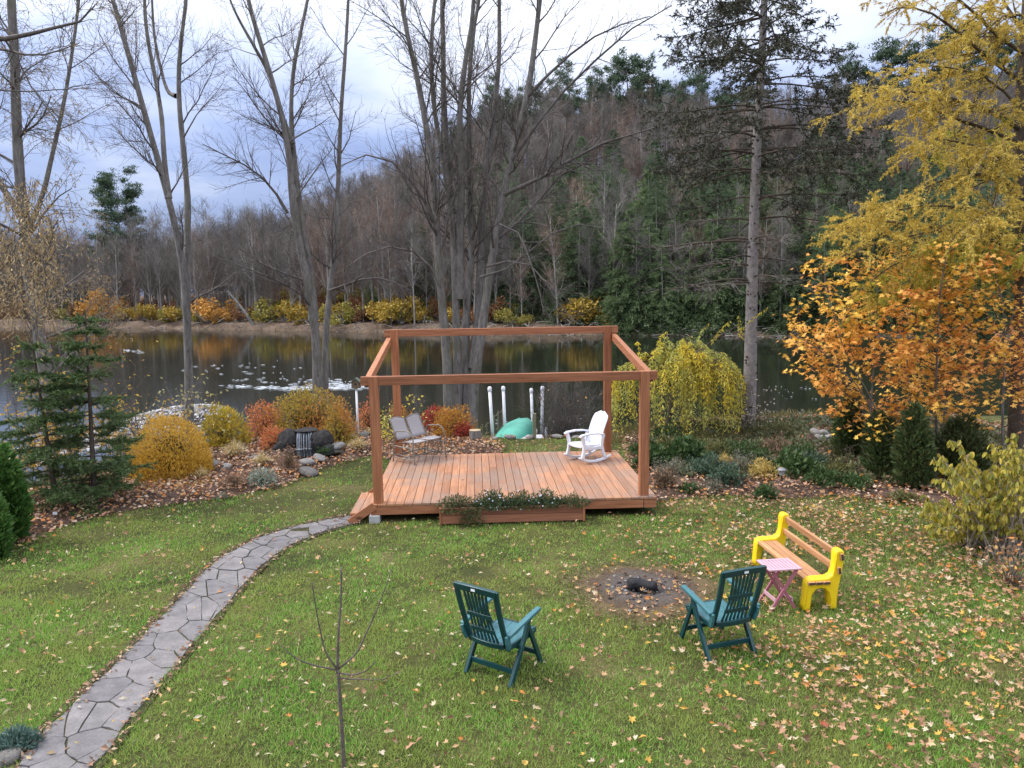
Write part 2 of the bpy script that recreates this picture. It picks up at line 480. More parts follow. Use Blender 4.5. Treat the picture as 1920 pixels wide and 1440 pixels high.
def axis(parts):
    a = []
    for lo, hi, st in parts: a.append(np.arange(lo, hi, st))
    return np.concatenate(a)
gx = axis([(-600, -150, 30), (-150, -40, 4), (-40, -14, 1.0), (-14, 14, .28), (14, 40, 1.0), (40, 150, 4), (150, 601, 30)])
gy = axis([(-60, 0, 6), (0, 26, .28), (26, 60, 1.5), (60, 200, 2.0), (200, 900, 35)])
XX, YY = np.meshgrid(gx, gy)
ZZ = gz(XX, YY)
VV = np.stack([XX, YY, ZZ], -1).reshape(-1, 3)
ii = np.arange(XX.size).reshape(XX.shape)
QQ = np.stack([ii[:-1, :-1], ii[:-1, 1:], ii[1:, 1:], ii[1:, :-1]], -1).reshape(-1, 4)
cx = VV[QQ].mean(1)
dfar = cx[:, 1] - far_y(cx[:, 0]); dn = bank_d(cx[:, 0], cx[:, 1])

def mat_lawn():
    m, nt, bs, out = mat_new('lawn_soil')
    p = pos_out(nt)
    a = noise(nt, .8, 4, .6, p); b = noise(nt, 28, 3, .6, p)
    r = ramp(nt, a.outputs['Fac'], [(.35, (.045, .055, .018)), (.55, (.08, .08, .028)), (.72, (.15, .12, .06))])
    r2 = ramp(nt, b.outputs['Fac'], [(.3, (.55, .55, .5)), (.7, (1.15, 1.15, 1.1))])
    nt.links.new(mixc(nt, 1.0, r.outputs[0], r2.outputs[0], 'MULTIPLY'), bs.inputs['Base Color'])
    bs.inputs['Roughness'].default_value = .9; bs.inputs['Specular IOR Level'].default_value = .1
    bump(nt, bs, b.outputs['Fac'], .8, .03)
    return m
def mat_soil(name, c1, c2, c3, s1=1.5, s2=25):
    m, nt, bs, out = mat_new(name)
    p = pos_out(nt)
    a = noise(nt, s1, 5, .65, p); b = noise(nt, s2, 4, .65, p)
    r = ramp(nt, a.outputs['Fac'], [(.3, c1), (.5, c2), (.7, c3)])
    r2 = ramp(nt, b.outputs['Fac'], [(.3, (.5, .5, .5)), (.7, (1.3, 1.25, 1.2))])
    nt.links.new(mixc(nt, 1.0, r.outputs[0], r2.outputs[0], 'MULTIPLY'), bs.inputs['Base Color'])
    bs.inputs['Roughness'].default_value = .95; bs.inputs['Specular IOR Level'].default_value = .1
    bump(nt, bs, b.outputs['Fac'], .9, .05)
    return m
M_LAWN = mat_lawn()
M_BANK = mat_soil('bank_soil', (.05, .042, .03), (.085, .07, .05), (.12, .105, .075))
M_LITTER = mat_soil('forest_litter', (.07, .055, .042), (.12, .088, .065), (.16, .125, .095), .25, 3)
M_MULCH = mat_soil('mulch', (.06, .042, .034), (.11, .075, .06), (.15, .105, .085), 2.0, 22)
M_GRAVEL = mat_soil('gravel', (.16, .15, .145), (.27, .26, .255), (.36, .35, .345), 2.0, 12)

def sub_ground(name, mask, m):
    q = QQ[mask]; u, inv = np.unique(q, return_inverse=True)
    mb = MB(); mb.add(VV[u], inv.reshape(-1, 4))
    return tag(mb.build(name, m, smooth=True), kind='structure')
lawn_mask = (dfar < -1.6) & (dn < .25)
hill_mask = dfar >= -1.6
sub_ground('lawn', lawn_mask, M_LAWN)
sub_ground('riverbed', ~lawn_mask & ~hill_mask, M_BANK)
sub_ground('hillside', hill_mask, M_LITTER)

# ---------------------------------------------------------------- river
def mat_water():
    m, nt, bs, out = mat_new('river_water')
    bs.inputs['Base Color'].default_value = (.012, .014, .009, 1)
    bs.inputs['Roughness'].default_value = .07
    bs.inputs['IOR'].default_value = 1.33
    bs.inputs['Specular IOR Level'].default_value = .5
    p = pos_out(nt)
    mp = nd(nt, 'ShaderNodeMapping', ins={'Scale': (.55, 1.5, 1)}); nt.links.new(p, mp.inputs[0])
    a = noise(nt, 1.6, 4, .55, mp.outputs[0], .6)
    mp2 = nd(nt, 'ShaderNodeMapping', ins={'Scale': (.06, .16, 1)}); nt.links.new(p, mp2.inputs[0])
    patch = noise(nt, 1.0, 3, .5, mp2.outputs[0])
    pr = ramp(nt, patch.outputs['Fac'], [(.42, (.12, .12, .12)), (.68, (1, 1, 1))])
    b = nd(nt, 'ShaderNodeBump', ins={'Distance': .05})
    st = nd(nt, 'ShaderNodeMath', operation='MULTIPLY', ins={1: .16}); nt.links.new(pr.outputs[0], st.inputs[0])
    nt.links.new(st.outputs[0], b.inputs['Strength'])
    nt.links.new(a.outputs['Fac'], b.inputs['Height']); nt.links.new(b.outputs[0], bs.inputs['Normal'])
    return m
mb = MB()
wx = np.linspace(-400, 400, 41); wy = np.linspace(-60, 260, 33)
wX, wY = np.meshgrid(wx, wy); wi = np.arange(wX.size).reshape(wX.shape)
mb.add(np.stack([wX, wY, np.full(wX.shape, WATER_Z)], -1), np.stack([wi[:-1, :-1], wi[:-1, 1:], wi[1:, 1:], wi[1:, :-1]], -1).reshape(-1, 4))
tag(mb.build('river', mat_water()), kind='structure')

# white broken water of the small rapids: many thin foam flecks lying on the surface
M_FOAM = plain_mat('foam', (.36, .39, .42), .4)
M_FLECK = plain_mat('pale_fleck', (.22, .23, .24), .5)
def foam(name, pts, label, wid, size, m=None):
    """flat ragged flecks of foam"""
    mb = MB(); n = len(pts)
    K = 8; an = np.arange(K) * 2 * math.pi / K
    rr_ = rng.uniform(.45, 1.0, (n, K)) * rng.uniform(.35, 1.0, (n, 1)) ** 2 * size
    V = np.stack([pts[:, None, 0] + rr_ * np.cos(an) * wid, pts[:, None, 1] + rr_ * np.sin(an), np.broadcast_to(WATER_Z + .012 + .02 * rng.random((n, 1)), (n, K))], -1)
    c = np.stack([pts[:, 0], pts[:, 1], np.full(n, WATER_Z + .05)], -1)
    VA = np.concatenate([V, c[:, None]], 1); o = (np.arange(n) * (K + 1))[:, None, None]
    T = np.array([[i, (i + 1) % K, K] for i in range(K)])
    mb.add(VA.reshape(-1, 3), None, (T[None] + o).reshape(-1, 3))
    return tag(mb.build(name, m or M_FOAM, smooth=True), label, 'foam', kind='stuff')
fp = []
for (x0, y0, x1, y1, sp, n) in [(430, 724, 560, 730, .6, 60), (540, 729, 690, 727, 1.0, 140), (600, 721, 680, 722, 1.2, 80), (470, 712, 660, 716, 2.2, 50), (420, 680, 500, 700, 3.0, 25), (230, 655, 262, 662, .6, 22)]:
    a = G(x0, y0, WATER_Z); b = G(x1, y1, WATER_Z); t = rng.random((n, 1))
    p_ = a[None] * (1 - t) + b[None] * t + rng.normal(0, 1, (n, 3)) * np.array([.6, .45, 0]) * sp
    fp.append(p_)
foam('rapids_foam', np.concatenate(fp), 'white broken water of the small rapids in the river', 8.0, .045)
fp = []
for (x0, y0, x1, y1, n) in [(1425, 725, 1530, 750, 24), (1430, 770, 1520, 800, 40), (700, 760, 830, 800, 8), (930, 785, 1110, 800, 26)]:
    px = rng.uniform(x0, x1, n); py = rng.uniform(y0, y1, n)
    fp.append(np.array([G(a, b, WATER_Z) for a, b in zip(px, py)]))
foam('foam_flecks', np.concatenate(fp), 'small pale flecks drifting on the dark river', 3.5, .03, M_FLECK)

# ---------------------------------------------------------------- gravel bar pebbles
n = 15000
ax = rng.uniform(-19, -9.3, n); ay = rng.uniform(15, 38, n); az = gz(ax, ay)
ok = (az > WATER_Z - .06) & (bank_d(ax, ay) > 2.2); ax, ay, az = ax[ok], ay[ok], az[ok]
OCT = np.array([[1, 0, 0], [0, 1, 0], [-1, 0, 0], [0, -1, 0], [0, 0, 1], [0, 0, -1]], float)
OCF = np.array([[0, 1, 4], [1, 2, 4], [2, 3, 4], [3, 0, 4], [1, 0, 5], [2, 1, 5], [3, 2, 5], [0, 3, 5]])
def pebbles(mb, c, s, flat=.55, m=0):
    n = len(c); V = OCT[None] * rng.uniform(.7, 1.3, (n, 6, 1)) * s[:, None, None]
    V[:, :, 2] *= flat
    a = rng.uniform(0, 6.28, n); ca, sa = np.cos(a)[:, None], np.sin(a)[:, None]
    V = np.stack([V[:, :, 0] * ca - V[:, :, 1] * sa, V[:, :, 0] * sa + V[:, :, 1] * ca, V[:, :, 2]], -1) + c[:, None]
    mb.add(V.reshape(-1, 3), None, (OCF[None] + (np.arange(n) * 6)[:, None, None]).reshape(-1, 3), m=m)
M_PEB = leaf_mat('pebble_stone', [(.12, .115, .11), (.22, .21, .21), (.32, .31, .31), (.50, .49, .49)], 0, .8)
mb = MB(); pebbles(mb, np.stack([ax, ay, az + .03], -1), rng.uniform(.025, .11, len(ax)))
tag(mb.build('gravel_bar', M_PEB, smooth=True), 'pale grey gravel bar along the bend of the river on the left', 'gravel', kind='stuff')

# ================================================================ regions of the garden
def poly_px(pts, z=0.0): return np.array([G(a, b, z)[:2] for a, b in pts])
LEFT_EDGE = poly_px([(-160, 1110), (0, 1036), (69, 1008), (130, 985), (222, 959), (312, 945), (417, 935), (520, 915), (600, 880), (699, 853)])
BED_L = np.vstack([LEFT_EDGE, [[-1.9, 15.9], [-.2, 16.6], [-.3, 17.6], [-1.4, 19.9], [-3, 20.6], [-5.5, 19.8], [-7, 17.8], [-8.3, 15.3], [-9.3, 13.1], [-12, 9.3]]])
BED_R = np.vstack([poly_px([(1236, 940), (1330, 930), (1480, 938), (1560, 928), (1700, 945), (1790, 970), (1930, 1010)]), [[9.5, 10.0], [13, 14], [12, 20.6], [8, 21.0], [4, 20.3], [2.7, 18.4], [2.45, 15.5], [2.35, 12.8]]])
DECK_O = np.array([-2.1587, 12.0486, 0.30]); DECK_YAW = .04643; DECK_W, DECK_D = 4.27, 3.424
_c, _s = math.cos(DECK_YAW), math.sin(DECK_YAW)
def deck_xy(u, v): return np.array([DECK_O[0] + u * _c - v * _s, DECK_O[1] + u * _s + v * _c])
DECK_POLY = np.array([deck_xy(-.15, -.12), deck_xy(DECK_W + .2, -.12), deck_xy(DECK_W + .2, DECK_D + .1), deck_xy(-.15, DECK_D + .1)])
FIRE_C = np.array([1.55, 8.99]); FIRE_R = .84
PL = np.array([G(a, b)[:2] for a, b in [(20, 1460), (54, 1408), (146, 1315), (233, 1230), (288, 1171), (350, 1106), (397, 1058), (448, 1026), (510, 1000), (583, 982), (663, 968)]])
PR = np.array([G(a, b)[:2] for a, b in [(150, 1470), (186, 1437), (255, 1346), (317, 1270), (361, 1215), (430, 1131), (474, 1080), (510, 1046), (561, 1016), (620, 995), (680, 981)]])
KP = 60
PLs = resample(np.c_[PL, np.zeros(len(PL))], KP)[:, :2]; PRs = resample(np.c_[PR, np.zeros(len(PR))], KP)[:, :2]
PATH_POLY = np.vstack([PLs, PRs[::-1]])

def bed_sheet(name, poly, m, h=.10):
    lo, hi = poly.min(0) - .4, poly.max(0) + .4
    xs = np.arange(lo[0], hi[0], .17); ys = np.arange(lo[1], hi[1], .17)
    X, Y = np.meshgrid(xs, ys); d = poly_dist(X, Y, poly) + .10 * snoise(X, Y, 2.6, 1.0)
    Z = gz(X, Y) - .05 + (h + .05) * sst((d + .15) / .55) + .03 * snoise(X, Y, 3.1, 2) * sst(d)
    i = np.arange(X.size).reshape(X.shape); Q = np.stack([i[:-1, :-1], i[:-1, 1:], i[1:, 1:], i[1:, :-1]], -1).reshape(-1, 4)
    keep = (d.ravel()[Q] > -.3).any(1); Q = Q[keep]; u, inv = np.unique(Q, return_inverse=True)
    mb = MB(); mb.add(np.stack([X, Y, Z], -1).reshape(-1, 3)[u], inv.reshape(-1, 4))
    o = mb.build(name, m, smooth=True); return tag(o, kind='structure')
bed_sheet('garden_bed', BED_L, M_MULCH); bed_sheet('garden_bed', BED_R, M_MULCH)
def surf(x, y):                                           # top of the ground incl. the beds
    z = gz(x, y)
    for pl in (BED_L, BED_R):
        d = poly_dist(x, y, pl); z = z + .10 * sst((d + .15) / .55)
    return z
def S1(x, y): return float(surf(np.array([x]), np.array([y]))[0])

# ---------------------------------------------------------------- flagstone path
def clip_poly(poly, n, c):
    out = []
    for i in range(len(poly)):
        a, b = poly[i], poly[(i + 1) % len(poly)]
        da, db = a @ n - c, b @ n - c
        if da <= 0: out.append(a)
        if da * db < 0: out.append(a + (b - a) * (da / (da - db)))
    return np.array(out)
def path_xy(s, t):
    f = np.clip(s, 0, 1) * (KP - 1); i = np.minimum(f.astype(int), KP - 2); w = (f - i)[:, None]
    a = PLs[i] * (1 - w) + PLs[i + 1] * w; b = PRs[i] * (1 - w) + PRs[i + 1] * w
    return a * (1 - t[:, None]) + b * t[:, None]
seg = np.linalg.norm(np.diff((PLs + PRs) / 2, axis=0), axis=1); PLEN = seg.sum(); PWID = np.linalg.norm(PLs - PRs, axis=1).mean()
# arc-length table so stones keep an even size
arc = np.r_[0, np.cumsum(seg)] / PLEN
M_STONE = None
def mat_flag():
    m, nt, bs, out = mat_new('flagstone')
    oi = nd(nt, 'ShaderNodeObjectInfo'); p = pos_out(nt)
    a = noise(nt, 5, 6, .7, p); b = noise(nt, 60, 3, .7, p)
    r = ramp(nt, a.outputs['Fac'], [(.3, (.12, .115, .116)), (.55, (.175, .166, .168)), (.75, (.235, .222, .222))])
    rp = ramp(nt, oi.outputs['Random'], [(0, (.84, .84, .85)), (1, (1.12, 1.1, 1.08))])
    c = mixc(nt, 1.0, r.outputs[0], rp.outputs[0], 'MULTIPLY')
    r2 = ramp(nt, b.outputs['Fac'], [(.3, (.8, .8, .8)), (.7, (1.12, 1.12, 1.12))])
    c = mixc(nt, 1.0, c, r2.outputs[0], 'MULTIPLY')
    nt.links.new(c, bs.inputs['Base Color']); bs.inputs['Roughness'].default_value = .85; bs.inputs['Specular IOR Level'].default_value = .25
    bump(nt, bs, b.outputs['Fac'], .35, .01)
    return m
M_STONE = mat_flag()
M_JOINT = mat_soil('joint_moss', (.055, .05, .03), (.075, .075, .038), (.11, .095, .065), 6, 40)
mb = MB()
for k in range(KP):
    a, b = PLs[k], PRs[k]; u_ = (b - a) / np.linalg.norm(b - a)
    for t_ in (a - u_ * .085, a * .66 + b * .34, a * .33 + b * .67, b + u_ * .06):
        mb.V.append(np.array([[t_[0], t_[1], float(gz(t_[0], t_[1])) + .014]]))
pi_ = np.arange(KP * 4).reshape(KP, 4); mb.n = KP * 4
mb.Q.append(np.stack([pi_[:-1, :-1], pi_[:-1, 1:], pi_[1:, 1:], pi_[1:, :-1]], -1).reshape(-1, 4)); mb.qm.append(np.zeros(len(mb.Q[0])))
path = tag(mb.build('path', M_JOINT), kind='structure')
rows = int(PLEN / .36); seeds = []
for r_ in range(-1, rows + 1):
    for t_ in ((.24, .76) if r_ % 2 else (.04, .5, .96)):
        seeds.append([(r_ + .5) * .36 + rng.normal(0, .10), np.clip(t_ + rng.normal(0, .11), -.05, 1.05) * PWID])
seeds = np.array(seeds)
for i, sd in enumerate(seeds):
    poly = np.array([[0, 0], [PLEN, 0], [PLEN, PWID], [0, PWID]], float)
    for j in np.argsort(np.linalg.norm(seeds - sd, axis=1))[1:14]:
        n_v = seeds[j] - sd; mid = (seeds[j] + sd) / 2; ln = np.linalg.norm(n_v)
        poly = clip_poly(poly, n_v / ln, mid @ n_v / ln - .0035)
        if len(poly) < 3: break
    if len(poly) < 3: continue
    ctr = poly.mean(0)
    if np.abs(np.cross(poly - ctr, np.roll(poly, -1, 0) - ctr)).sum() / 2 < .012: continue
    # ragged edges: one extra point per long side, slightly bowed
    pp = []
    for a, b in zip(poly, np.roll(poly, -1, 0)):
        pp.append(a * .9 + (ctr) * .1 * .25 + a * .1 * .75)
        L_ = np.linalg.norm(b - a)
        if L_ > .16:
            for q in (.33, .66):
                pp.append(a + (b - a) * q + (ctr - a) * 0.02 + rng.normal(0, .006, 2))
    pp = np.array(pp); lo_e = .012 + .012 * np.sin(pp[:, 0] * 9) + rng.uniform(0, .014, len(pp)); hi_e = PWID - .012 - .012 * np.sin(pp[:, 0] * 8 + 2) - rng.uniform(0, .014, len(pp)); pp[:, 1] = np.clip(pp[:, 1], lo_e, hi_e); pp[:, 0] = np.clip(pp[:, 0], 0, PLEN)
    s_ = np.interp(pp[:, 0] / PLEN, arc, np.linspace(0, 1, KP))
    xy = path_xy(s_, pp[:, 1] / PWID); c2 = xy.mean(0); k = len(xy)
    z = float(gz(c2[0], c2[1])) + .024 + rng.normal(0, .003); tilt = rng.normal(0, .008, 2)
    inn = xy + (c2 - xy) * .010
    zt = z + (inn - c2) @ tilt
    V = np.vstack([np.c_[xy, np.full(k, z - .05)], np.c_[xy, zt - .003], np.c_[inn, zt], [[c2[0], c2[1], z]]])
    ar = np.arange(k); nx = (ar + 1) % k
    Q = np.vstack([np.stack([ar, nx, k + nx, k + ar], -1), np.stack([k + ar, k + nx, 2 * k + nx, 2 * k + ar], -1)])
    if np.cross(xy[1] - xy[0], c2 - xy[0]) < 0: Q = Q[:, ::-1]; T = np.stack([2 * k + nx, 2 * k + ar, np.full(k, 3 * k)], -1)
    else: T = np.stack([2 * k + ar, 2 * k + nx, np.full(k, 3 * k)], -1)
    st = MB().add(V, Q, T); st.build('flagstone', M_STONE, parent=path)

# ---------------------------------------------------------------- fire pit
M_ASH = None
def mat_ash():
    m, nt, bs, out = mat_new('ash_ground')
    tc = nd(nt, 'ShaderNodeTexCoord'); p = tc.outputs['Object']
    ln = nd(nt, 'ShaderNodeVectorMath', operation='LENGTH'); nt.links.new(p, ln.inputs[0])
    a = noise(nt, 4, 5, .65, p); b = noise(nt, 45, 4, .7, p)
    ad = nd(nt, 'ShaderNodeMath', operation='MULTIPLY_ADD', ins={1: .55}); nt.links.new(a.outputs['Fac'], ad.inputs[0]); nt.links.new(ln.outputs['Value'], ad.inputs[2])
    r = ramp(nt, ad.outputs[0], [(.34, (.03, .027, .027)), (.52, (.10, .09, .086)), (.70, (.115, .098, .085)), (.88, (.105, .078, .055)), (1.05, (.15, .115, .06))])
    r2 = ramp(nt, b.outputs['Fac'], [(.3, (.5, .5, .5)), (.7, (1.45, 1.4, 1.4))])
    nt.links.new(mixc(nt, 1.0, r.outputs[0], r2.outputs[0], 'MULTIPLY'), bs.inputs['Base Color'])
    bs.inputs['Roughness'].default_value = .95; bs.inputs['Specular IOR Level'].default_value = .1
    bump(nt, bs, b.outputs['Fac'], 1.0, .03); return m
mb = MB(); NR, NA = 14, 64
rr_ = np.linspace(0, 1.12, NR); an = np.arange(NA) * 2 * math.pi / NA
fw_ = 1 + .05 * np.sin(3 * an + 1) + .045 * np.sin(7 * an) + .03 * np.sin(11 * an + 2)
X = FIRE_R * rr_[:, None] * np.cos(an) * fw_; Y = FIRE_R * rr_[:, None] * np.sin(an) * fw_
Z = np.where(rr_ < .3, .035 - .05 * (1 - rr_ / .3), .035)[:, None] - .06 * sst((rr_[:, None] - .85) / .27) + .008 * np.sin(9 * X) * np.sin(8 * Y)
ix = np.arange(NR * NA).reshape(NR, NA)
mb.add(np.stack([X, Y, Z], -1).reshape(-1, 3), np.stack([ix[:-1], ix[1:], np.roll(ix[1:], -1, 1), np.roll(ix[:-1], -1, 1)], -1).reshape(-1, 4))
fpit = mb.build('fire_pit', mat_ash(), smooth=True, world=False); fpit.location = (FIRE_C[0], FIRE_C[1], float(gz(*FIRE_C)))
tag(fpit, 'round burnt patch of grey ash in the lawn between the chairs and the bench', 'fire pit')
M_CHAR = plain_mat('charcoal', (.012, .012, .014), .75, nscale=14, namp=.5, bmp=1.0, bscale=22)
K = 9; t = np.linspace(0, 1, K)
lg = np.stack([-.16 + .34 * t, .015 * np.sin(5 * t), .075 + .01 * np.sin(7 * t)], -1)
mb = MB(); tubes(mb, lg, np.array([.05, .074, .07, .078, .072, .07, .076, .066, .045])[None], 12, cap=True)
mb.V[0] = mb.V[0] + rng.normal(0, .005, mb.V[0].shape)
lo = mb.build('charred_log', M_CHAR, smooth=True, world=False); lo.location = (FIRE_C[0] - .03, FIRE_C[1] - .06, fpit.location[2] + .01); lo.rotation_euler = (0, 0, R(-6))
tag(lo, 'short black charred log lying in the middle of the fire pit', 'log')
mb = MB(); n = 110
rd = np.abs(rng.normal(0, .27, n)); an = rng.uniform(0, 6.28, n)
pebbles(mb, np.stack([FIRE_C[0] + rd * np.cos(an) * 1.2, FIRE_C[1] - .03 + rd * np.sin(an), np.full(n, fpit.location[2] + .04)], -1), rng.uniform(.008, .03, n), .7)
tag(mb.build('charcoal_bits', leaf_mat('coal_bits', [(.012, .012, .013), (.03, .028, .027), (.20, .19, .185), (.4, .39, .38)], 0, .9, 'CONSTANT')), 'black coals and white ash bits strewn round the charred log', 'charcoal', kind='stuff')

# ================================================================ grass
M_GRASS = leaf_mat('grass_blade', [(.10, .255, .032), (.16, .36, .048), (.225, .44, .065), (.33, .46, .10), (.50, .46, .22)], .38, .6, big=(.7, (.30, .37, .09)))
def scatter_lawn(n, ylo, yhi):
    y = rng.uniform(ylo, yhi, n); hw = .69 * y + 1.9
    x = rng.uniform(-1, 1, n) * hw
    return x, y
def lawn_ok(x, y, edge=.0):
    ok = (bank_d(x, y) < -.1) & ~in_poly(x, y, DECK_POLY) & (poly_dist(x, y, PATH_POLY) < .03 + .04 * snoise(x, y, 7))
    ok &= (poly_dist(x, y, BED_L) < edge + .06 * snoise(x, y, 5)) & (poly_dist(x, y, BED_R) < edge + .1 * snoise(x, y, 5))
    return ok
mb = MB()
# tufts of a few blades each; thin and thick places as in an old lawn
for (ylo, yhi, n, kb, h, w) in [(4.0, 6.5, 28000, 6, (.03, .075), .0075), (6.5, 9, 29000, 6, (.03, .075), .0085), (9, 12.5, 24000, 6, (.03, .07), .011), (12.5, 20.5, 17000, 5, (.03, .075), .017)]:
    x, y = scatter_lawn(n, ylo, yhi)
    ok = rng.random(n) < .80 + .45 * snoise(x, y, 1.6, 4) - .42 * sst((snoise(x, y, 2.3, 9) - .50) / .25)
    fd = np.hypot(x - FIRE_C[0], y - FIRE_C[1]) / FIRE_R
    ok &= rng.random(n) < sst((fd - .62 + .26 * snoise(x, y, 5)) / .55)
    x, y = x[ok], y[ok]; hs = rng.uniform(.6, 1.45, len(x)) * (1 + .3 * snoise(x, y, 4, 3))
    sp = .012 + w * 2.2
    jx, jy = rng.normal(0, sp, (len(x), kb)), rng.normal(0, sp, (len(x), kb))
    X = (x[:, None] + jx).ravel(); Y = (y[:, None] + jy).ravel(); H = np.repeat(hs, kb)
    d = np.stack([jx.ravel() / sp * .35, jy.ravel() / sp * .35, 0 * X], -1) + rng.normal(0, .32, (len(X), 3)); d[:, 2] = np.abs(d[:, 2]) + rng.uniform(.25, 1.0, len(X))
    ok = lawn_ok(X, Y, .05); X, Y, H, d = X[ok], Y[ok], H[ok], d[ok]; k = len(X)
    nr = rdir(k, .6); nr[:, 2] = np.abs(nr[:, 2]) + .3
    leaves(mb, np.stack([X, Y, gz(X, Y) - .006], -1), d, nr, rng.uniform(h[0], h[1], k) * H * .86, w * rng.uniform(.6, 1.5, k), 'tri')
tag(mb.build('grass', M_GRASS), 'short green autumn grass covering the whole lawn', 'grass', kind='stuff')

# scorched, flattened grass and straw round the burnt patch
n = 5200; an = rng.uniform(0, 6.283, n); fr_ = rng.normal(.98, .17, n) * FIRE_R
X = FIRE_C[0] + fr_ * np.cos(an); Y = FIRE_C[1] + fr_ * np.sin(an)
d = rdir(n, .3); d[:, 2] = np.abs(d[:, 2]) + .1; mb = MB()
leaves(mb, np.stack([X, Y, gz(X, Y) + .012 + .02 * rng.random(n)], -1), d, rdir(n, .5) + np.array([0, 0, .7]), rng.uniform(.03, .08, n), .008, 'tri')
tag(mb.build('scorched_grass', leaf_mat('straw_grass', [(.10, .075, .045), (.19, .14, .075), (.28, .22, .12), (.13, .12, .04)], .2)), 'brown scorched grass round the edge of the fire pit', 'grass', kind='stuff')

# ================================================================ fallen leaves
C_TAN, C_PINK, C_CREAM, C_ORG, C_YEL, C_BRN, C_RED = (.42, .26, .13), (.42, .23, .14), (.52, .42, .29), (.48, .19, .045), (.54, .33, .07), (.17, .095, .05), (.34, .06, .035)
M_LF = {'tan': leaf_mat('tan_leaf', [C_TAN, C_PINK, (.52, .36, .20)], .2, hue_obj=.12), 'cream': leaf_mat('cream_leaf', [C_CREAM, (.58, .49, .38)], .2, hue_obj=.1),
        'orange': leaf_mat('orange_leaf', [C_ORG, (.50, .27, .09)], .2, hue_obj=.15), 'yellow': leaf_mat('yellow_leaf', [C_YEL, (.60, .42, .13)], .25, hue_obj=.1),
        'brown': leaf_mat('brown_leaf', [C_BRN, (.27, .15, .08)], .15, hue_obj=.15), 'red': leaf_mat('red_leaf', [C_RED, (.38, .09, .05)], .2, hue_obj=.1)}
M_LFALL = leaf_mat('fallen_leaf_mix', [C_TAN, C_PINK, C_CREAM, C_BRN, C_ORG, (.46, .29, .15), (.30, .17, .09), C_YEL, C_PINK, C_BRN, (.50, .35, .20), C_TAN, C_ORG], .15, .7, 'CONSTANT')
LKIND = ['tan', 'cream', 'orange', 'yellow', 'brown', 'red']
def leaf_density(x, y):
    """leaves per square metre"""
    right = sst((x - .2 - .15 * (y - 8)) / 3.2)
    d = 9 + 195 * right * (.5 + .5 * sst((y - 5) / 6)) + 10 * sst((9 - y) / 4) * sst((x + 2.5) / 2)
    d = d * np.clip(.8 + .6 * snoise(x, y, 1.3, 2) + .5 * snoise(x, y, 4.5, 6), .15, 3) + 26 * sst(1 - np.abs(poly_dist(x, y, BED_L)) / .8) + 24 * sst((y - 15.5) / 1.5)
    fd = np.hypot(x - FIRE_C[0], y - FIRE_C[1]); d = np.where(fd < 1.3, np.maximum(d, 26), d)
    return np.maximum(d, 2)
def litter_pts(n, ylo, yhi, dmax, edge=.15):
    x, y = scatter_lawn(n, ylo, yhi)
    area = .69 * (yhi * yhi - ylo * ylo) + 3.8 * (yhi - ylo)
    dens = leaf_density(x, y)
    ok = (bank_d(x, y) < .4) & ~in_poly(x, y, DECK_POLY) & (rng.random(n) < dens * area / n) & (poly_dist(x, y, BED_L) < edge) & (poly_dist(x, y, BED_R) < edge)
    inp = in_poly(x, y, PATH_POLY); ok &= ~inp | (rng.random(n) < .35)
    return x[ok], y[ok]
fx, fy = litter_pts(110000, 4.1, 20, 70)
order = np.argsort(np.hypot(fx, fy) / rng.uniform(.8, 1.3, len(fx)))
fx, fy = fx[order], fy[order]
# the nearest 300 are objects of their own
MAPLE_ME = {}
for kd in LKIND:
    for v in range(3):
        mb = MB(); leaves(mb, np.array([[-.4, 0, 0]]), np.array([[1, 0, 0.0]]), np.array([[0, 0, 1.0]]), 1.0, rng.uniform(.85, 1.1), 'maple' if v < 2 else 'oval', curl=[rng.uniform(.2, 1.7)])
        MAPLE_ME[kd, v] = mb.mesh('fallen_leaf', [M_LF[kd]])
LBL = {'tan': 'curled tan leaf fallen on the near grass', 'cream': 'pale dry leaf showing its underside on the near grass', 'orange': 'orange leaf fallen on the near grass',
       'yellow': 'small yellow leaf fallen on the near grass', 'brown': 'dark brown withered leaf fallen on the near grass', 'red': 'deep red leaf fallen on the near grass'}
def leaf_obj(x, y, kd, v, size, rz, tx, ty, z=None):
    o = link('fallen_leaf', MAPLE_ME[kd, v]); o.location = (x, y, (float(gz(x, y)) if z is None else z) + .04 + .12 * size)
    o.rotation_euler = (tx, ty, rz); o.scale = (size,) * 3
    return tag(o, LBL[kd], 'leaf', 'fallen leaves on the near lawn')
NI = 298
for i in range(NI):
    x, y = float(fx[i]), float(fy[i])
    kd = rng.choice(LKIND, p=[.38, .17, .14, .14, .16, .01]); v = int(rng.integers(0, 3)) if kd == 'yellow' or rng.random() < .45 else int(rng.integers(0, 2))
    size = rng.uniform(.04, .07) if kd == 'yellow' else rng.uniform(.045, .105)
    z = None
    if in_poly(np.array([x]), np.array([y]), PATH_POLY)[0]: z = float(gz(x, y)) - .01
    leaf_obj(x, y, kd, v, size, rng.uniform(0, 6.28), rng.normal(0, .42), rng.normal(0, .42), z)
rd_ = G(1543, 1372); o = leaf_obj(float(rd_[0]), float(rd_[1]), 'red', 0, .12, 1.0, .25, .1); o['label'] = 'single deep red leaf on the grass below the yellow bench'
x, y = fx[NI:], fy[NI:]; k = len(x); half = rng.random(k) < .42
mb = MB()
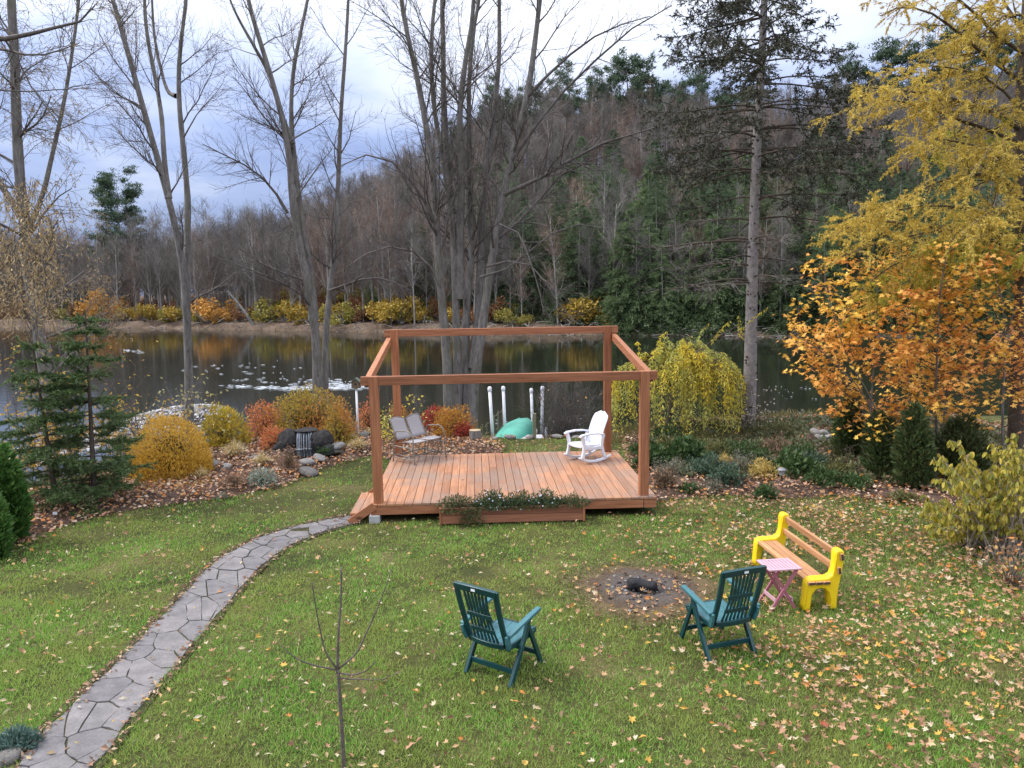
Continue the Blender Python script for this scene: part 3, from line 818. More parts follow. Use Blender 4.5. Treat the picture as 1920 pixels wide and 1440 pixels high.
for msk, tm, sz in ((~half, 'maple5', (.045, .105)), (half, 'blade', (.04, .09))):
    n_ = msk.sum(); nr = rdir(n_, .3); nr[:, 2] = np.abs(nr[:, 2]) + rng.uniform(.4, 1.6, n_)
    inp = in_poly(x[msk], y[msk], PATH_POLY)
    L = rng.uniform(*sz, n_)
    leaves(mb, np.stack([x[msk], y[msk], gz(x[msk], y[msk]) + np.where(inp, .035, .05) + .1 * L * rng.random(n_)], -1), rdir(n_, .15), nr, L, L * rng.uniform(.6, 1.0, n_) * (1 if tm != 'blade' else .5), tm, curl=rng.uniform(.1, 1.8, n_))
tag(mb.build('leaf_litter', M_LFALL), 'tan, cream and orange leaves thickly strewn over the farther lawn', 'leaves', kind='stuff')
# leaves caught along the edges of the path
n = 900; k_ = rng.integers(0, KP, n); sd_ = rng.random(n) < .68; e_ = np.where(sd_[:, None], PLs[k_], PRs[k_]) + rng.normal(0, .035, (n, 2)) + (PLs[np.minimum(k_ + 1, KP - 1)] - PLs[k_]) * rng.random((n, 1))
nr = rdir(n, .4); nr[:, 2] = np.abs(nr[:, 2]) + rng.uniform(.3, 1.2, n); L = rng.uniform(.025, .07, n); mb = MB()
leaves(mb, np.stack([e_[:, 0], e_[:, 1], gz(e_[:, 0], e_[:, 1]) + .035], -1), rdir(n, .2), nr, L, L * rng.uniform(.3, .7, n), 'blade', curl=rng.uniform(.1, 1.2, n))
tag(mb.build('path_leaf_litter', leaf_mat('path_edge_leaf', [(.20, .11, .07), (.33, .20, .13), (.14, .08, .055), (.42, .31, .21), (.25, .13, .08)], .1, .8, 'CONSTANT')), 'small brown leaves caught along the edges of the stone path', 'leaves', kind='stuff')
# narrow willow leaves blown over the left part of the lawn
n = 5200; y = rng.uniform(4.3, 14.5, n); x = rng.uniform(-1, 1, n) * (.7 * y + 1); ok = (rng.random(n) < sst((2.2 - x) / 4) * (.7 + .5 * snoise(x, y, 2, 8))) & (poly_dist(x, y, BED_L) < .1) & ~in_poly(x, y, DECK_POLY) & (bank_d(x, y) < -.2)
x, y = x[ok], y[ok]; k = len(x); inp = in_poly(x, y, PATH_POLY); kp = ~inp | (rng.random(k) < .3); x, y, inp = x[kp], y[kp], inp[kp]; k = len(x)
nr = rdir(k, .4); nr[:, 2] = np.abs(nr[:, 2]) + rng.uniform(.4, 1.5, k); L = rng.uniform(.035, .085, k); mb = MB()
leaves(mb, np.stack([x, y, gz(x, y) + np.where(inp, .034, .05)], -1), rdir(k, .2), nr, L, L * rng.uniform(.22, .5, k), 'blade', curl=rng.uniform(.1, 1.2, k))
tag(mb.build('willow_leaf_litter', leaf_mat('pale_narrow_leaf', [(.30, .22, .12), (.42, .34, .20), (.50, .43, .30), (.24, .15, .09), (.45, .33, .12), (.36, .33, .18)], .15, .7, 'CONSTANT')), 'small narrow pale leaves scattered over the left part of the lawn', 'leaves', kind='stuff')
# litter in the beds
POND_C = G(585, 862)
M_LBED = leaf_mat('bed_leaf_mix', [(.36, .21, .145), C_PINK, C_BRN, (.52, .40, .29), (.30, .17, .11), C_TAN, C_BRN, (.46, .32, .22), C_ORG, (.24, .14, .10)], .1, .75, 'CONSTANT')
mb = MB()
for pl, n, ymax in ((BED_L, 46000, 20.5), (BED_R, 34000, 20.6)):
    lo_, hi_ = pl.min(0), pl.max(0)
    x = rng.uniform(lo_[0], hi_[0], n); y = rng.uniform(lo_[1], hi_[1], n)
    d = poly_dist(x, y, pl)
    ok = (d > -.12) & ~in_poly(x, y, DECK_POLY) & (np.hypot((x - POND_C[0]) / .68, (y - POND_C[1]) / .48) > 1)
    if pl is BED_R: ok &= rng.random(n) < .25 + .75 * sst(1 - d / 1.4)
    x, y = x[ok], y[ok]; k = len(x); nr = rdir(k, .4); nr[:, 2] = np.abs(nr[:, 2]) + rng.uniform(.3, 1.3, k)
    L = rng.uniform(.035, .09, k)
    leaves(mb, np.stack([x, y, surf(x, y) + .03 + .05 * rng.random(k)], -1), rdir(k, .3), nr, L, L * rng.uniform(.5, .9, k), 'blade', curl=rng.uniform(.1, .8, k))
tag(mb.build('bed_leaf_litter', M_LBED), 'brown and pinkish fallen leaves covering the garden beds', 'leaves', kind='stuff')
# ================================================================ deck with the pergola frame
M_DECK = wood_mat('deck_board_wood', (.27, .118, .058), (.47, .235, .125), stain=(.24, .185, .15), axis=1, rough=.55)
M_CEDX = wood_mat('cedar_beam_wood', (.22, .08, .038), (.43, .185, .092), axis=0, rough=.6)
M_CEDY = wood_mat('cedar_side_wood', (.30, .12, .06), (.45, .20, .10), axis=1, rough=.6)
M_CEDZ = wood_mat('cedar_post_wood', (.22, .078, .036), (.42, .175, .082), axis=2, rough=.6)
deck = thing('pergola_deck', 'reddish cedar deck with an open pergola frame of four posts and beams', 'deck', DECK_O, DECK_YAW)
x0, x1, y0, y1 = -.15, DECK_W + .2, -.12, DECK_D + .1
NBRD = 33; pw = (x1 - x0) / NBRD
for i in range(NBRD):
    a, b = x0 + i * pw + .0035, x0 + (i + 1) * pw - .0035
    cuts = [y0 + rng.normal(0, .002), y0 + (y1 - y0) * rng.choice([.3, .45, .55, .66]) + rng.normal(0, .03), y1 + rng.normal(0, .006)]
    for c0, c1 in zip(cuts[:-1], cuts[1:]):
        mb = MB(); zt = rng.normal(0, .0012)
        lo = np.array([a, c0 + .0015, -.036 + zt]); hi = np.array([b, c1 - .0015, zt]); ct = (lo + hi) / 2
        box(mb, lo - ct, hi - ct)
        o = mb.build('board', M_DECK, parent=deck, world=False, bevel=.004); o.location = ct
def part_box(name, lo, hi, m, parent=deck, bevel=.006, rot=None):
    lo = np.array(lo, float); hi = np.array(hi, float); ct = (lo + hi) / 2
    mb = MB(); box(mb, lo - ct, hi - ct)
    o = mb.build(name, m, parent=parent, world=False, bevel=bevel); o.location = ct
    if rot: o.rotation_euler = rot
    return o
# joists, fascia
part_box('fascia_board', (x0 + .03, y0 + .012, -.178), (DECK_W - .02, y0 + .05, -.039), M_CEDX)
part_box('fascia_board', (DECK_W - .012, y0 + .010, -.180), (x1 - .012, y0 + .05, -.040), M_CEDX)
part_box('fascia_board', (x0 + .03, y1 - .05, -.178), (x1 - .02, y1 - .012, -.039), M_CEDX)
for xx in (x0 + .03, x1 - .065): part_box('fascia_board', (xx, y0 + .053, -.176), (xx + .038, y1 - .053, -.041), M_CEDY)
for q in range(1, 6):
    yy = y0 + (y1 - y0) * q / 6
    part_box('joist', (x0 + .07, yy - .02, -.175), (x1 - .07, yy + .02, -.038), M_CEDX)
for xx in (.5, 2.1, 3.7):
    for yy in (.75, 1.9, 3.2): part_box('footing', (xx - .1, yy - .1, -.36), (xx + .1, yy + .1, -.18), plain_mat('concrete', (.42, .41, .40), .9, nscale=12) if False else M_GRAVEL)
ZF, ZB = 2.03, 2.585; pz = .145
def post(x, y, h, lean=(0, 0)):
    mb = MB(); bar(mb, [(0, 0, 0.002), (lean[0] * .5, lean[1] * .5, h / 2), (lean[0], lean[1], h)], pz, pz, (1, 0, 0))
    o = mb.build('post', M_CEDZ, parent=deck, world=False, bevel=.006); o.location = (x, y, 0); return o
post(0, 0, ZF, (-.012, 0)); post(DECK_W, 0, ZF, (.012, 0)); post(0, DECK_D, ZB, (-.02, 0)); post(DECK_W, DECK_D, ZB, (.0, 0))
# front and rear beams are housed into the posts, side beams lie on their outer faces
part_box('beam', (-.215, -.045, ZF - .142), (DECK_W + .21, .062, ZF - .003), M_CEDX)
part_box('beam', (-.215, DECK_D - .045, ZB - .142), (DECK_W + .21, DECK_D + .062, ZB - .003), M_CEDX)
for xx in (-.125, DECK_W + .125):
    mb = MB(); a = np.array([xx, .066, ZF - .115]); b = np.array([xx, DECK_D + .10, ZB - .205])
    c = (a + b) / 2; bar(mb, [a - c, (b - a) * .0, b - c], .09, .14, (1, 0, 0))
    o = mb.build('beam', M_CEDY, parent=deck, world=False, bevel=.006); o.location = c
# metal base bracket of the right front post
M_STEEL = plain_mat('zinc_steel', (.45, .44, .43), .45, .8)
part_box('post_bracket', (DECK_W - .115, -.10, .002), (DECK_W + .115, -.074, .008), M_STEEL, bevel=.001)
# step on the left side
for j in range(2):
    part_box('step_tread', (x0 - .29 + j * .135, y0 - .005, -.165), (x0 - .29 + j * .135 + .130, y0 + 1.25, -.128), M_DECK)
part_box('step_riser', (x0 - .285, y0 + .0, -.205), (x0 - .25, y0 + 1.24, -.168), M_CEDY)
for yy in (y0 - .048, y0 + 1.258):
    mb = MB(); bar(mb, [(x0 + .10, 0, -.01), (x0 - .10, 0, -.14), (x0 - .30, 0, -.275)], .040, .125, (0, 1, 0))
    o = mb.build('stringer', M_CEDX, parent=deck, world=False, bevel=.004); o.location = (0, yy, 0)
M_CONC = plain_mat('concrete_block', (.40, .40, .40), .9, nscale=14, bmp=.5)
cbx = deck_xy(x0 + .09, y0 + .06)
mb = MB(); box(mb, (-.085, -.1, -.13), (.085, .1, .118))
cb = mb.build('concrete_block', M_CONC, world=False, bevel=.008); cb.location = (cbx[0], cbx[1], float(gz(*cbx))); cb.rotation_euler = (0, 0, DECK_YAW)
tag(cb, 'grey concrete block under the front left corner of the deck beside the step', 'concrete block')

# ---------------------------------------------------------------- planter box
pl0 = deck_xy(1.02, -.135)
planter = thing('planter_box', 'long low cedar planter box against the front edge of the deck', 'planter', (pl0[0], pl0[1], -.0), DECK_YAW)
PWd, PDp = 2.2, .27
M_PLK = wood_mat('planter_plank_wood', (.22, .085, .05), (.34, .15, .085), axis=0, rough=.65)
for k, (za, zb) in enumerate(((.035, .158), (.162, .285))):
    part_box('plank', (0, -PDp, za), (PWd, -PDp + .036, zb), M_PLK, planter)
    part_box('plank', (0, -.036, za), (PWd, -.002, zb), M_PLK, planter)
    for xx in (.002, PWd - .038): part_box('plank', (xx, -PDp + .038, za), (xx + .036, -.038, zb), M_CEDY, planter)
for xx in (-.04, PWd + .002): part_box('corner_board', (xx, -PDp - .004, .02), (xx + .038, -PDp + .10, .29), M_CEDZ, planter)
mb = MB(); box(mb, (.04, -PDp + .04, -.01), (PWd - .04, -.04, .23)); mb.build('soil', M_MULCH, planter, world=False)
M_ALY = leaf_mat('planter_foliage', [(.03, .055, .02), (.05, .085, .03), (.075, .11, .045), (.10, .13, .07)], .25)
M_ALY2 = leaf_mat('trailing_foliage', [(.05, .065, .02), (.075, .10, .03), (.11, .13, .05), (.06, .04, .025)], .25)
M_WFL = plain_mat('white_petal', (.62, .66, .78), .6)
M_STEM = plain_mat('plant_stem', (.09, .075, .04), .8)
def mound(name, ctr, rx, ry, h, n, mats, lsz, tm='blade', lab=None, cat='plant', group=None, flowers=0, stems=40, droop=.0, wf=.35, jag=.25, upb=.4, radw=.55, fsz=.015, flat=.0, parts=('foliage', 'stems'), radp=.3):
    """a leafy clump: stems from the crown, leaves through the volume"""
    ctr = np.asarray(ctr, float)
    t = thing(name, lab, cat, ctr, 0, group)
    mb = MB(); v = rdir(n); rad = rng.random(n) ** radp
    v[:, 2] = np.abs(v[:, 2]) * (1 - droop) + droop * v[:, 2]
    f = 1 + jag * snoise(v[:, 0] * 3 + ctr[0], v[:, 1] * 3 + v[:, 2] * 2.3, 1.6, ctr[1])
    p = v * (rad * f)[:, None] * np.array([rx, ry, h])
    d = unit(v * radw + rdir(n) * .8 + np.array([0, 0, upb])); nr = unit(rdir(n) + v * .5 + np.array([0, 0, .4]))
    L = rng.uniform(*lsz, n)
    leaves(mb, p, d, nr, L, L * wf * rng.uniform(.7, 1.2, n), tm)
    mb.build(parts[0], mats[0], t, world=False)['kind'] = 'stuff'
    if stems:
        v = rdir(stems); v[:, 2] = np.abs(v[:, 2]) + .35; v = unit(v); K = 4; q = np.linspace(0, 1, K)
        b = rng.normal(0, .12, (stems, 3)) * np.array([rx, ry, 0]); e_ = v * np.array([rx, ry, h]) * .74
        pts = b[:, None] * (1 - q)[None, :, None] + e_[:, None] * q[None, :, None]; pts[:, :, 2] += (h * .18 * np.sin(q * 3.14))[None]
        sb = MB(); tubes(sb, pts, np.linspace(.006, .0025, K)[None] * max(1, h / .5), 3); sb.build(parts[1], mats[1] if len(mats) > 1 else M_STEM, t, world=False)['kind'] = 'stuff'
    if flowers:
        v = rdir(flowers); v[:, 2] = np.abs(v[:, 2]); v[:, 1] = -np.abs(v[:, 1]) * .9; f = rng.uniform(.9, 1.08, (flowers, 1))
        fb = MB()
        c = v * np.array([rx, ry, h]) * f
        for k in range(5):
            a = k * 1.2566
            dd = np.array([math.cos(a), .3, math.sin(a)])
            leaves(fb, c, np.broadcast_to(dd, c.shape), unit(v + np.array([0, -.4, .3])), fsz, fsz * .8, 'blade')
        fb.build('flower', M_WFL, t, world=False)['kind'] = 'stuff'
    return t
def pl_pt(u, z=.25, v=-.17):
    return np.array([pl0[0] + u * _c - v * _s, pl0[1] + u * _s + v * _c, z])
mound('trailing_plant', pl_pt(.26, .26, -.19), .34, .24, .20, 1500, [M_ALY2], (.03, .06), lab='olive green trailing plant spilling over the left end of the planter box', group='plants in the planter box', droop=.6)
mound('trailing_plant', pl_pt(.45, .12, -.36), .19, .07, .17, 500, [M_ALY2], (.03, .055), lab='strand of olive foliage hanging down the front planks of the planter box', group='plants in the planter box', droop=1.0, stems=8)
mound('flowering_plant', pl_pt(.78), .30, .21, .27, 1700, [M_ALY], (.03, .06), lab='dark green clump with many tiny white flowers left of the middle of the planter', group='plants in the planter box', flowers=24, droop=.2)
mound('flowering_plant', pl_pt(1.22), .27, .19, .24, 1400, [M_ALY], (.03, .06), lab='dark green clump with hardly any flowers in the middle of the planter', group='plants in the planter box', droop=.2, flowers=6)
mound('flowering_plant', pl_pt(1.62), .25, .19, .27, 1400, [M_ALY], (.03, .06), lab='dark green clump with white flowers right of the middle of the planter', group='plants in the planter box', flowers=15, droop=.25)
mound('trailing_plant', pl_pt(2.02), .34, .19, .17, 1200, [M_ALY2], (.03, .055), lab='low olive green plant at the right end of the planter box', group='plants in the planter box', droop=.2)

# ================================================================ green reclining chairs
M_GRN = plain_mat('green_resin', (.004, .042, .047), .33, nscale=9, namp=.12, spec=.5)  # green darkened so the colour itself holds the shade on the chair backs
M_STK = plain_mat('white_sticker', (.7, .72, .74), .4)
M_GRN2 = plain_mat('sky_sheen_resin', (.035, .135, .155), .42, nscale=9, namp=.15, spec=.6)  # same resin painted lighter: sky reflection on seat slats and armrests
def green_chair(loc, rz, label):
    t = thing('garden_chair', label, 'chair', loc, rz, 'green chairs round the fire pit'); t.scale = (.9, .9, .9)
    # backrest curve (y backwards is negative, z up)
    def bk(s, x=0, cur=0.0):
        y = -.215 - .20 * s - .035 * math.sin(s * 2.2) - cur; z = .37 + .71 * s
        return np.array([x, y, z])
    ss = np.linspace(0, 1, 7)
    mb = MB()
    for sx in (-1, 1):
        bar(mb, [bk(s, sx * (.235 + .018 * s)) for s in ss], .058, .034, (1, 0, 0))
    xs = np.linspace(-.262, .262, 9)
    bar(mb, [bk(1.0, x) + np.array([0, -.018 * (1 - (x / .25) ** 2), .012 * (1 - (x / .25) ** 2) - .03]) for x in xs], .075, .040, (0, -.25, 1))
    bar(mb, [bk(.10, x) + np.array([0, -.045 * (1 - (x / .25) ** 2), -.02]) for x in np.linspace(-.215, .215, 9)], .06, .036, (0, -.2, 1))
    mb.build('back_frame', M_GRN, t, world=False, bevel=.007, smooth=False)
    for k in range(7):                                   # the slats fan and bow
        u = (k - 3) / 3
        mb = MB(); q = np.linspace(.12, .955, 9)
        xo = [.150 * u * (1 - .18 * math.sin((s - .1) * 3.3)) for s in q]
        wd = [.021 if .2 < s < .62 else (.030 if s < .88 else .017) for s in q]
        bar(mb, [bk(s, x, .025) for s, x in zip(q, xo)], wd, .014, (1, 0, 0))
        mb.build('back_slat', M_GRN, t, world=False, bevel=.003)
    for s in (.30, .55):
        mb = MB(); bar(mb, [bk(s, x, .032) for x in np.linspace(-.155, .155, 5)], .05, .016, (0, -.2, 1)); mb.build('back_crossbar', M_GRN, t, world=False, bevel=.004)
    # seat with a raised rim and slots between five bands
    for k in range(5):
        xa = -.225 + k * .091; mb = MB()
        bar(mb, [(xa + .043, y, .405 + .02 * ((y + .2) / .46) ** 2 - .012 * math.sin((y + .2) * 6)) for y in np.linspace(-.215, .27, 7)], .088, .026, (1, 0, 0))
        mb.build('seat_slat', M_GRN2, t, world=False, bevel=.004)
    mb = MB(); bar(mb, [(x, .283, .405) for x in np.linspace(-.245, .245, 5)], .05, .06, (0, 1, 0))
    for sx in (-1, 1): bar(mb, [(sx * .240, y, .395) for y in (-.20, .05, .26)], .03, .055, (1, 0, 0))
    mb.build('seat_frame', M_GRN, t, world=False, bevel=.008)
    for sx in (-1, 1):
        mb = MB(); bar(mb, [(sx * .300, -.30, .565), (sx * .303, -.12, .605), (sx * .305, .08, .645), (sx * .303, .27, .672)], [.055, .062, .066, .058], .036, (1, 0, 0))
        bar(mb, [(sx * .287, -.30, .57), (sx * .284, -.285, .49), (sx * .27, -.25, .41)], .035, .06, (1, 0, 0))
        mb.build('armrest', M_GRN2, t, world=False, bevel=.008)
        mb = MB(); bar(mb, [(sx * .292, .10, .63), (sx * .292, -.02, .40), (sx * .290, -.155, .18), (sx * .288, -.265, 0.0)], .040, [.05, .052, .06, .062], (1, 0, 0))
        mb.build('leg', M_GRN, t, world=False, bevel=.007)
        mb = MB(); bar(mb, [(sx * .268, .06, .63), (sx * .268, .17, .40), (sx * .266, .275, .18), (sx * .264, .36, 0.0)], .034, [.045, .05, .056, .058], (1, 0, 0))
        mb.build('leg', M_GRN, t, world=False, bevel=.007)
    mb = MB(); bar(mb, [(-.275, -.185, .135), (.275, -.185, .135)], .022, .058, (0, 1, 0)); mb.build('stretcher', M_GRN, t, world=False, bevel=.006)
    mb = MB(); bar(mb, [(-.255, .285, .155), (.255, .285, .155)], .022, .055, (0, 1, 0)); mb.build('stretcher', M_GRN, t, world=False, bevel=.006)
    mb = MB(); c = bk(1.0, 0.0) + np.array([0, -.041, -.022]); box(mb, c + np.array([-.025, -.003, -.012]), c + np.array([.025, .001, .012])); mb.build('sticker', M_STK, t, world=False)
    return t
g1 = (G(875, 1262) + G(958, 1285)) / 2
yaw1 = R(-35)
green_chair((-.135, 7.11, float(gz(-.1, 7.1))), yaw1, 'dark green reclining garden chair left of the fire pit, its back turned to us')
green_chair((2.06, 7.485, float(gz(2.0, 7.5))), R(19), 'dark green reclining garden chair right of the fire pit beside the pink table')

# ================================================================ yellow bench
M_YEL = plain_mat('yellow_plastic', (.80, .56, .012), .42, nscale=10, namp=.05, spec=.4, bmp=.08, bscale=60)
M_SLAT = wood_mat('bench_slat_wood', (.33, .16, .075), (.52, .29, .15), axis=0, rough=.6)
M_END = plain_mat('slat_end_grain', (.075, .045, .03), .8)
BS = .80
bA = G(1509, 1086, .45 * BS); bB = G(1413, 1008, .45 * BS)          # front top corners of the near and the far end frame
bdir = bA[:2] - bB[:2]; blen = np.linalg.norm(bdir); brz = math.atan2(bdir[1], bdir[0])
# local x runs along the bench towards us, local +y is the front of the seat (left in the photo)
bench = thing('park_bench', 'bright yellow plastic bench with brown wooden slats on the leaf-strewn lawn', 'bench', (bB[0], bB[1], 0), brz)
fy = 1
def end_outline():
    pts = [(-.03, 0), (.085, 0), (.095, .10), (.115, .23), (.16, .295), (.22, .31), (.28, .30), (.325, .255), (.345, .15), (.35, 0), (.475, 0),
           (.478, .14), (.49, .30), (.515, .45), (.54, .60), (.555, .74), (.557, .80), (.545, .845), (.51, .868), (.46, .87), (.425, .845), (.415, .80), (.415, .70), (.405, .58), (.375, .505), (.32, .472), (.22, .466), (.12, .466), (.055, .455), (.015, .42), (.002, .36), (-.005, .22), (-.015, .10)]
    return np.array(pts) * BS
def end_frame(x, name='end_frame'):
    ol = end_outline(); n = len(ol); th = .125
    import bmesh
    bm = bmesh.new()
    rows = []
    ctr = ol.mean(0)
    # inset rings give the rounded edge
    nrm = np.zeros_like(ol)
    for i in range(n):
        e1 = ol[i] - ol[i - 1]; e2 = ol[(i + 1) % n] - ol[i]
        n1 = np.array([-e1[1], e1[0]]) / (np.linalg.norm(e1) + 1e-9); n2 = np.array([-e2[1], e2[0]]) / (np.linalg.norm(e2) + 1e-9)
        v = n1 + n2; nrm[i] = v / (np.linalg.norm(v) + 1e-9)
    for dx, ins in ((-th / 2, .022), (-th / 2 + .008, .009), (-th / 2 + .024, 0), (th / 2 - .024, 0), (th / 2 - .008, .009), (th / 2, .022)):
        rows.append([bm.verts.new((x + dx, fy * (p[0] + nv[0] * ins), p[1] + nv[1] * ins)) for p, nv in zip(ol, nrm)])
    for a, b in zip(rows[:-1], rows[1:]):
        for i in range(n):
            j = (i + 1) % n; bm.faces.new((a[i], a[j], b[j], b[i]))
    f1 = bm.faces.new(rows[0][::-1]); f2 = bm.faces.new(rows[-1])
    bmesh.ops.triangulate(bm, faces=[f1, f2]); bmesh.ops.recalc_face_normals(bm, faces=bm.faces)
    me = bpy.data.meshes.new(name); bm.to_mesh(me); bm.free(); me.materials.append(M_YEL)
    for p_ in me.polygons: p_.use_smooth = len(p_.vertices) == 4
    return link(name, me, bench)
end_frame(blen - .03); end_frame(.03)
xa, xb = -.06, blen + .06
def slat(yc, zc, w, h, tilt=0.0):
    mb = MB(); box(mb, (-(xb - xa) / 2, -w / 2, -h / 2), ((xb - xa) / 2, w / 2, h / 2))
    o = mb.build('slat', M_SLAT, bench, world=False, bevel=.004); o.location = ((xa + xb) / 2, fy * yc, zc); o.rotation_euler = (tilt, 0, 0)
    for s in (-1, 1):
        mb = MB(); box(mb, (s * ((xb - xa) / 2 + .002) - .002, -w / 2 + .004, -h / 2 + .004), (s * ((xb - xa) / 2 + .002) + .002, w / 2 - .004, h / 2 - .004)); mb.build('end_grain', M_END, o, world=False)
for yc in (.075, .185, .295): slat(yc * BS, .405 * BS, .078, .034)
slat(.470 * BS, .575 * BS, .034, .078, R(9)); slat(.503 * BS, .77 * BS, .034, .078, R(9))
# walking stick leaning on the far end of the bench
st = thing('walking_stick', 'thin dark stick leaning against the backrest at the far end of the yellow bench', 'stick', (0, 0, 0))
mb = MB(); a = P(1432, 1022, bB[1] - .05); b = P(1484, 985, bB[1] + .1); a2 = a + (a - b) * 1.0
tubes(mb, resample([a + (a - b) * .1, (a + b) / 2 + np.array([0, 0, .005]), b], 6)[None], .011, 6, cap=True)
mb.build('shaft', M_END, st)

# ================================================================ pink folding table
M_PINK = plain_mat('pink_paint', (.50, .30, .35), .55, nscale=12, namp=.06)
M_PINK2 = plain_mat('dark_pink_paint', (.36, .12, .16), .6, nscale=12, namp=.08)
TZ = .50
tc_ = [G(a, b, TZ) for a, b in ((1417, 1048.5), (1475, 1044.5), (1507, 1064.5), (1444, 1068))]
tctr = sum(tc_) / 4; ux = (tc_[2] - tc_[3] + tc_[1] - tc_[0]) / 2; tl = np.linalg.norm(ux[:2]); trz = math.atan2(ux[1], ux[0])
uy = (tc_[0] - tc_[3] + tc_[1] - tc_[2]) / 2; tw = np.linalg.norm(uy[:2])
table = thing('folding_table', 'small pink folding table with a slatted top beside the yellow bench', 'table', (tctr[0], tctr[1], float(gz(tctr[0], tctr[1]))), trz)
hl, hw = tl / 2, min(tw, .42) / 2
mb = MB()
for sx in (-1, 1): box(mb, (sx * (hl - .02) - .02, -hw, TZ - .018), (sx * (hl - .02) + .02, hw, TZ))
for sy in (-1, 1): box(mb, (-hl + .042, sy * (hw - .018) - .018, TZ - .017), (hl - .042, sy * (hw - .018) + .018, TZ - .001))
mb.build('table_frame', M_PINK, table, world=False, bevel=.003)
ns = 7; wy_ = (2 * hw - .08) / ns
nsx = 7; wx_ = (2 * hl - .09) / nsx
for k in range(nsx):
    mb = MB(); xa_ = -hl + .045 + k * wx_; box(mb, (xa_ + .006, -hw + .038, TZ - .015), (xa_ + wx_ - .006, hw - .038, TZ - .002)); mb.build('slat', M_PINK, table, world=False, bevel=.002)
for sy, sg in ((-1, 1), (1, 1)):
    for s in (-1, 1):
        mb = MB(); yo = sy * (hw - .045) + s * .012 * sy
        bar(mb, [(s * (hl - .05), yo, TZ - .02), (0, yo, TZ * .5), (-s * (hl - .04), yo, .0)], .02, .036, (0, 1, 0)); mb.build('leg', M_PINK2, table, world=False, bevel=.003)
for s in (-1, 1):
    mb = MB(); xx = -s * (hl * .52); bar(mb, [(xx, -hw + .03, .125), (xx, hw - .03, .125)], .012, .045, (1, 0, 0)); mb.build('stretcher', M_PINK, table, world=False, bevel=.002)

# ================================================================ white rocking chair
M_WHT = plain_mat('white_resin', (.68, .70, .755), .38, spec=.5)
rk = G(1098, 857, .302)
def rocker(loc, rz):
    t = thing('rocking_chair', 'white resin rocking chair near the right rear post of the deck', 'rocking chair', loc, rz)
    # +y faces forward
    for sx in (-1, 1):
        xx = sx * .285
        mb = MB(); q = np.linspace(-1, 1, 11)
        bar(mb, [(xx, .46 * s - .04, .028 + .125 * s * s * (1.0 if s > 0 else .75)) for s in q], .055, [.03, .045, .055, .06, .06, .06, .06, .06, .055, .045, .03], (1, 0, 0)); mb.build('runner', M_WHT, t, world=False, bevel=.012)
        mb = MB(); bar(mb, [(xx, .33, .09), (xx, .285, .26), (xx, .27, .40), (xx, .30, .54), (xx, .325, .635)], .055, [.10, .075, .075, .08, .07], (1, 0, 0)); mb.build('leg', M_WHT, t, world=False, bevel=.012)
        mb = MB(); bar(mb, [(xx, -.34, .06), (xx, -.27, .20), (xx, -.22, .36), (xx, -.235, .50), (xx, -.28, .62)], .055, [.08, .07, .08, .085, .08], (1, 0, 0)); mb.build('leg', M_WHT, t, world=False, bevel=.012)
        mb = MB(); bar(mb, [(xx, .26, .36), (xx, .02, .325), (xx, -.22, .33)], .05, .085, (1, 0, 0)); mb.build('side_rail', M_WHT, t, world=False, bevel=.012)
        mb = MB(); bar(mb, [(xx, .40, .615), (xx, .33, .652), (xx, .10, .668), (xx, -.12, .652), (xx, -.30, .615)], [.075, .09, .085, .075, .06], .038, (1, 0, 0)); mb.build('armrest', M_WHT, t, world=False, bevel=.012)
    # seat and back: shaped shells
    def shell(rows, name):
        K = 9; V = []
        for (y, z, w, bow) in rows:
            for u in np.linspace(-1, 1, K): V.append((u * w, y - bow * (1 - u * u) * 0 + bow * u * u, z + (.02 * u * u)))
        V = np.array(V).reshape(len(rows), K, 3); th = np.array([0, -.012, -.022])
        i = np.arange(len(rows) * K).reshape(len(rows), K)
        Q = np.stack([i[:-1, :-1], i[:-1, 1:], i[1:, 1:], i[1:, :-1]], -1).reshape(-1, 4)
        n = len(rows) * K
        loop = np.r_[i[0, :], i[1:, -1], i[-1, -2::-1], i[-2:0:-1, 0]]; nx = np.roll(loop, -1)
        Q2 = np.stack([loop, nx, nx + n, loop + n], -1)
        mb = MB(); mb.add(np.vstack([V.reshape(-1, 3), V.reshape(-1, 3) + th]), np.vstack([Q, Q[:, ::-1] + n, Q2[:, ::-1]])); return mb.build(name, M_WHT, t, world=False, smooth=True)
    shell([(.32, .355, .255, 0), (.30, .395, .262, 0), (.20, .40, .265, 0), (.05, .385, .265, 0), (-.10, .37, .262, 0), (-.20, .375, .25, 0)], 'seat')
    rows = []
    for s in np.linspace(0, 1, 10):
        w = .235 + .03 * math.sin(s * 2.6) if s < .8 else .258 * math.sqrt(max(0.0, 1 - ((s - .8) / .205) ** 2)) + .002
        rows.append((-.20 - .30 * s, .37 + .72 * s, w, .035 * math.sin(s * 3)))
    shell(rows, 'backrest')
    return t
rkc = rocker((1.43, 14.86, .303), R(122)); rkc.scale = (.85, .85, .85)

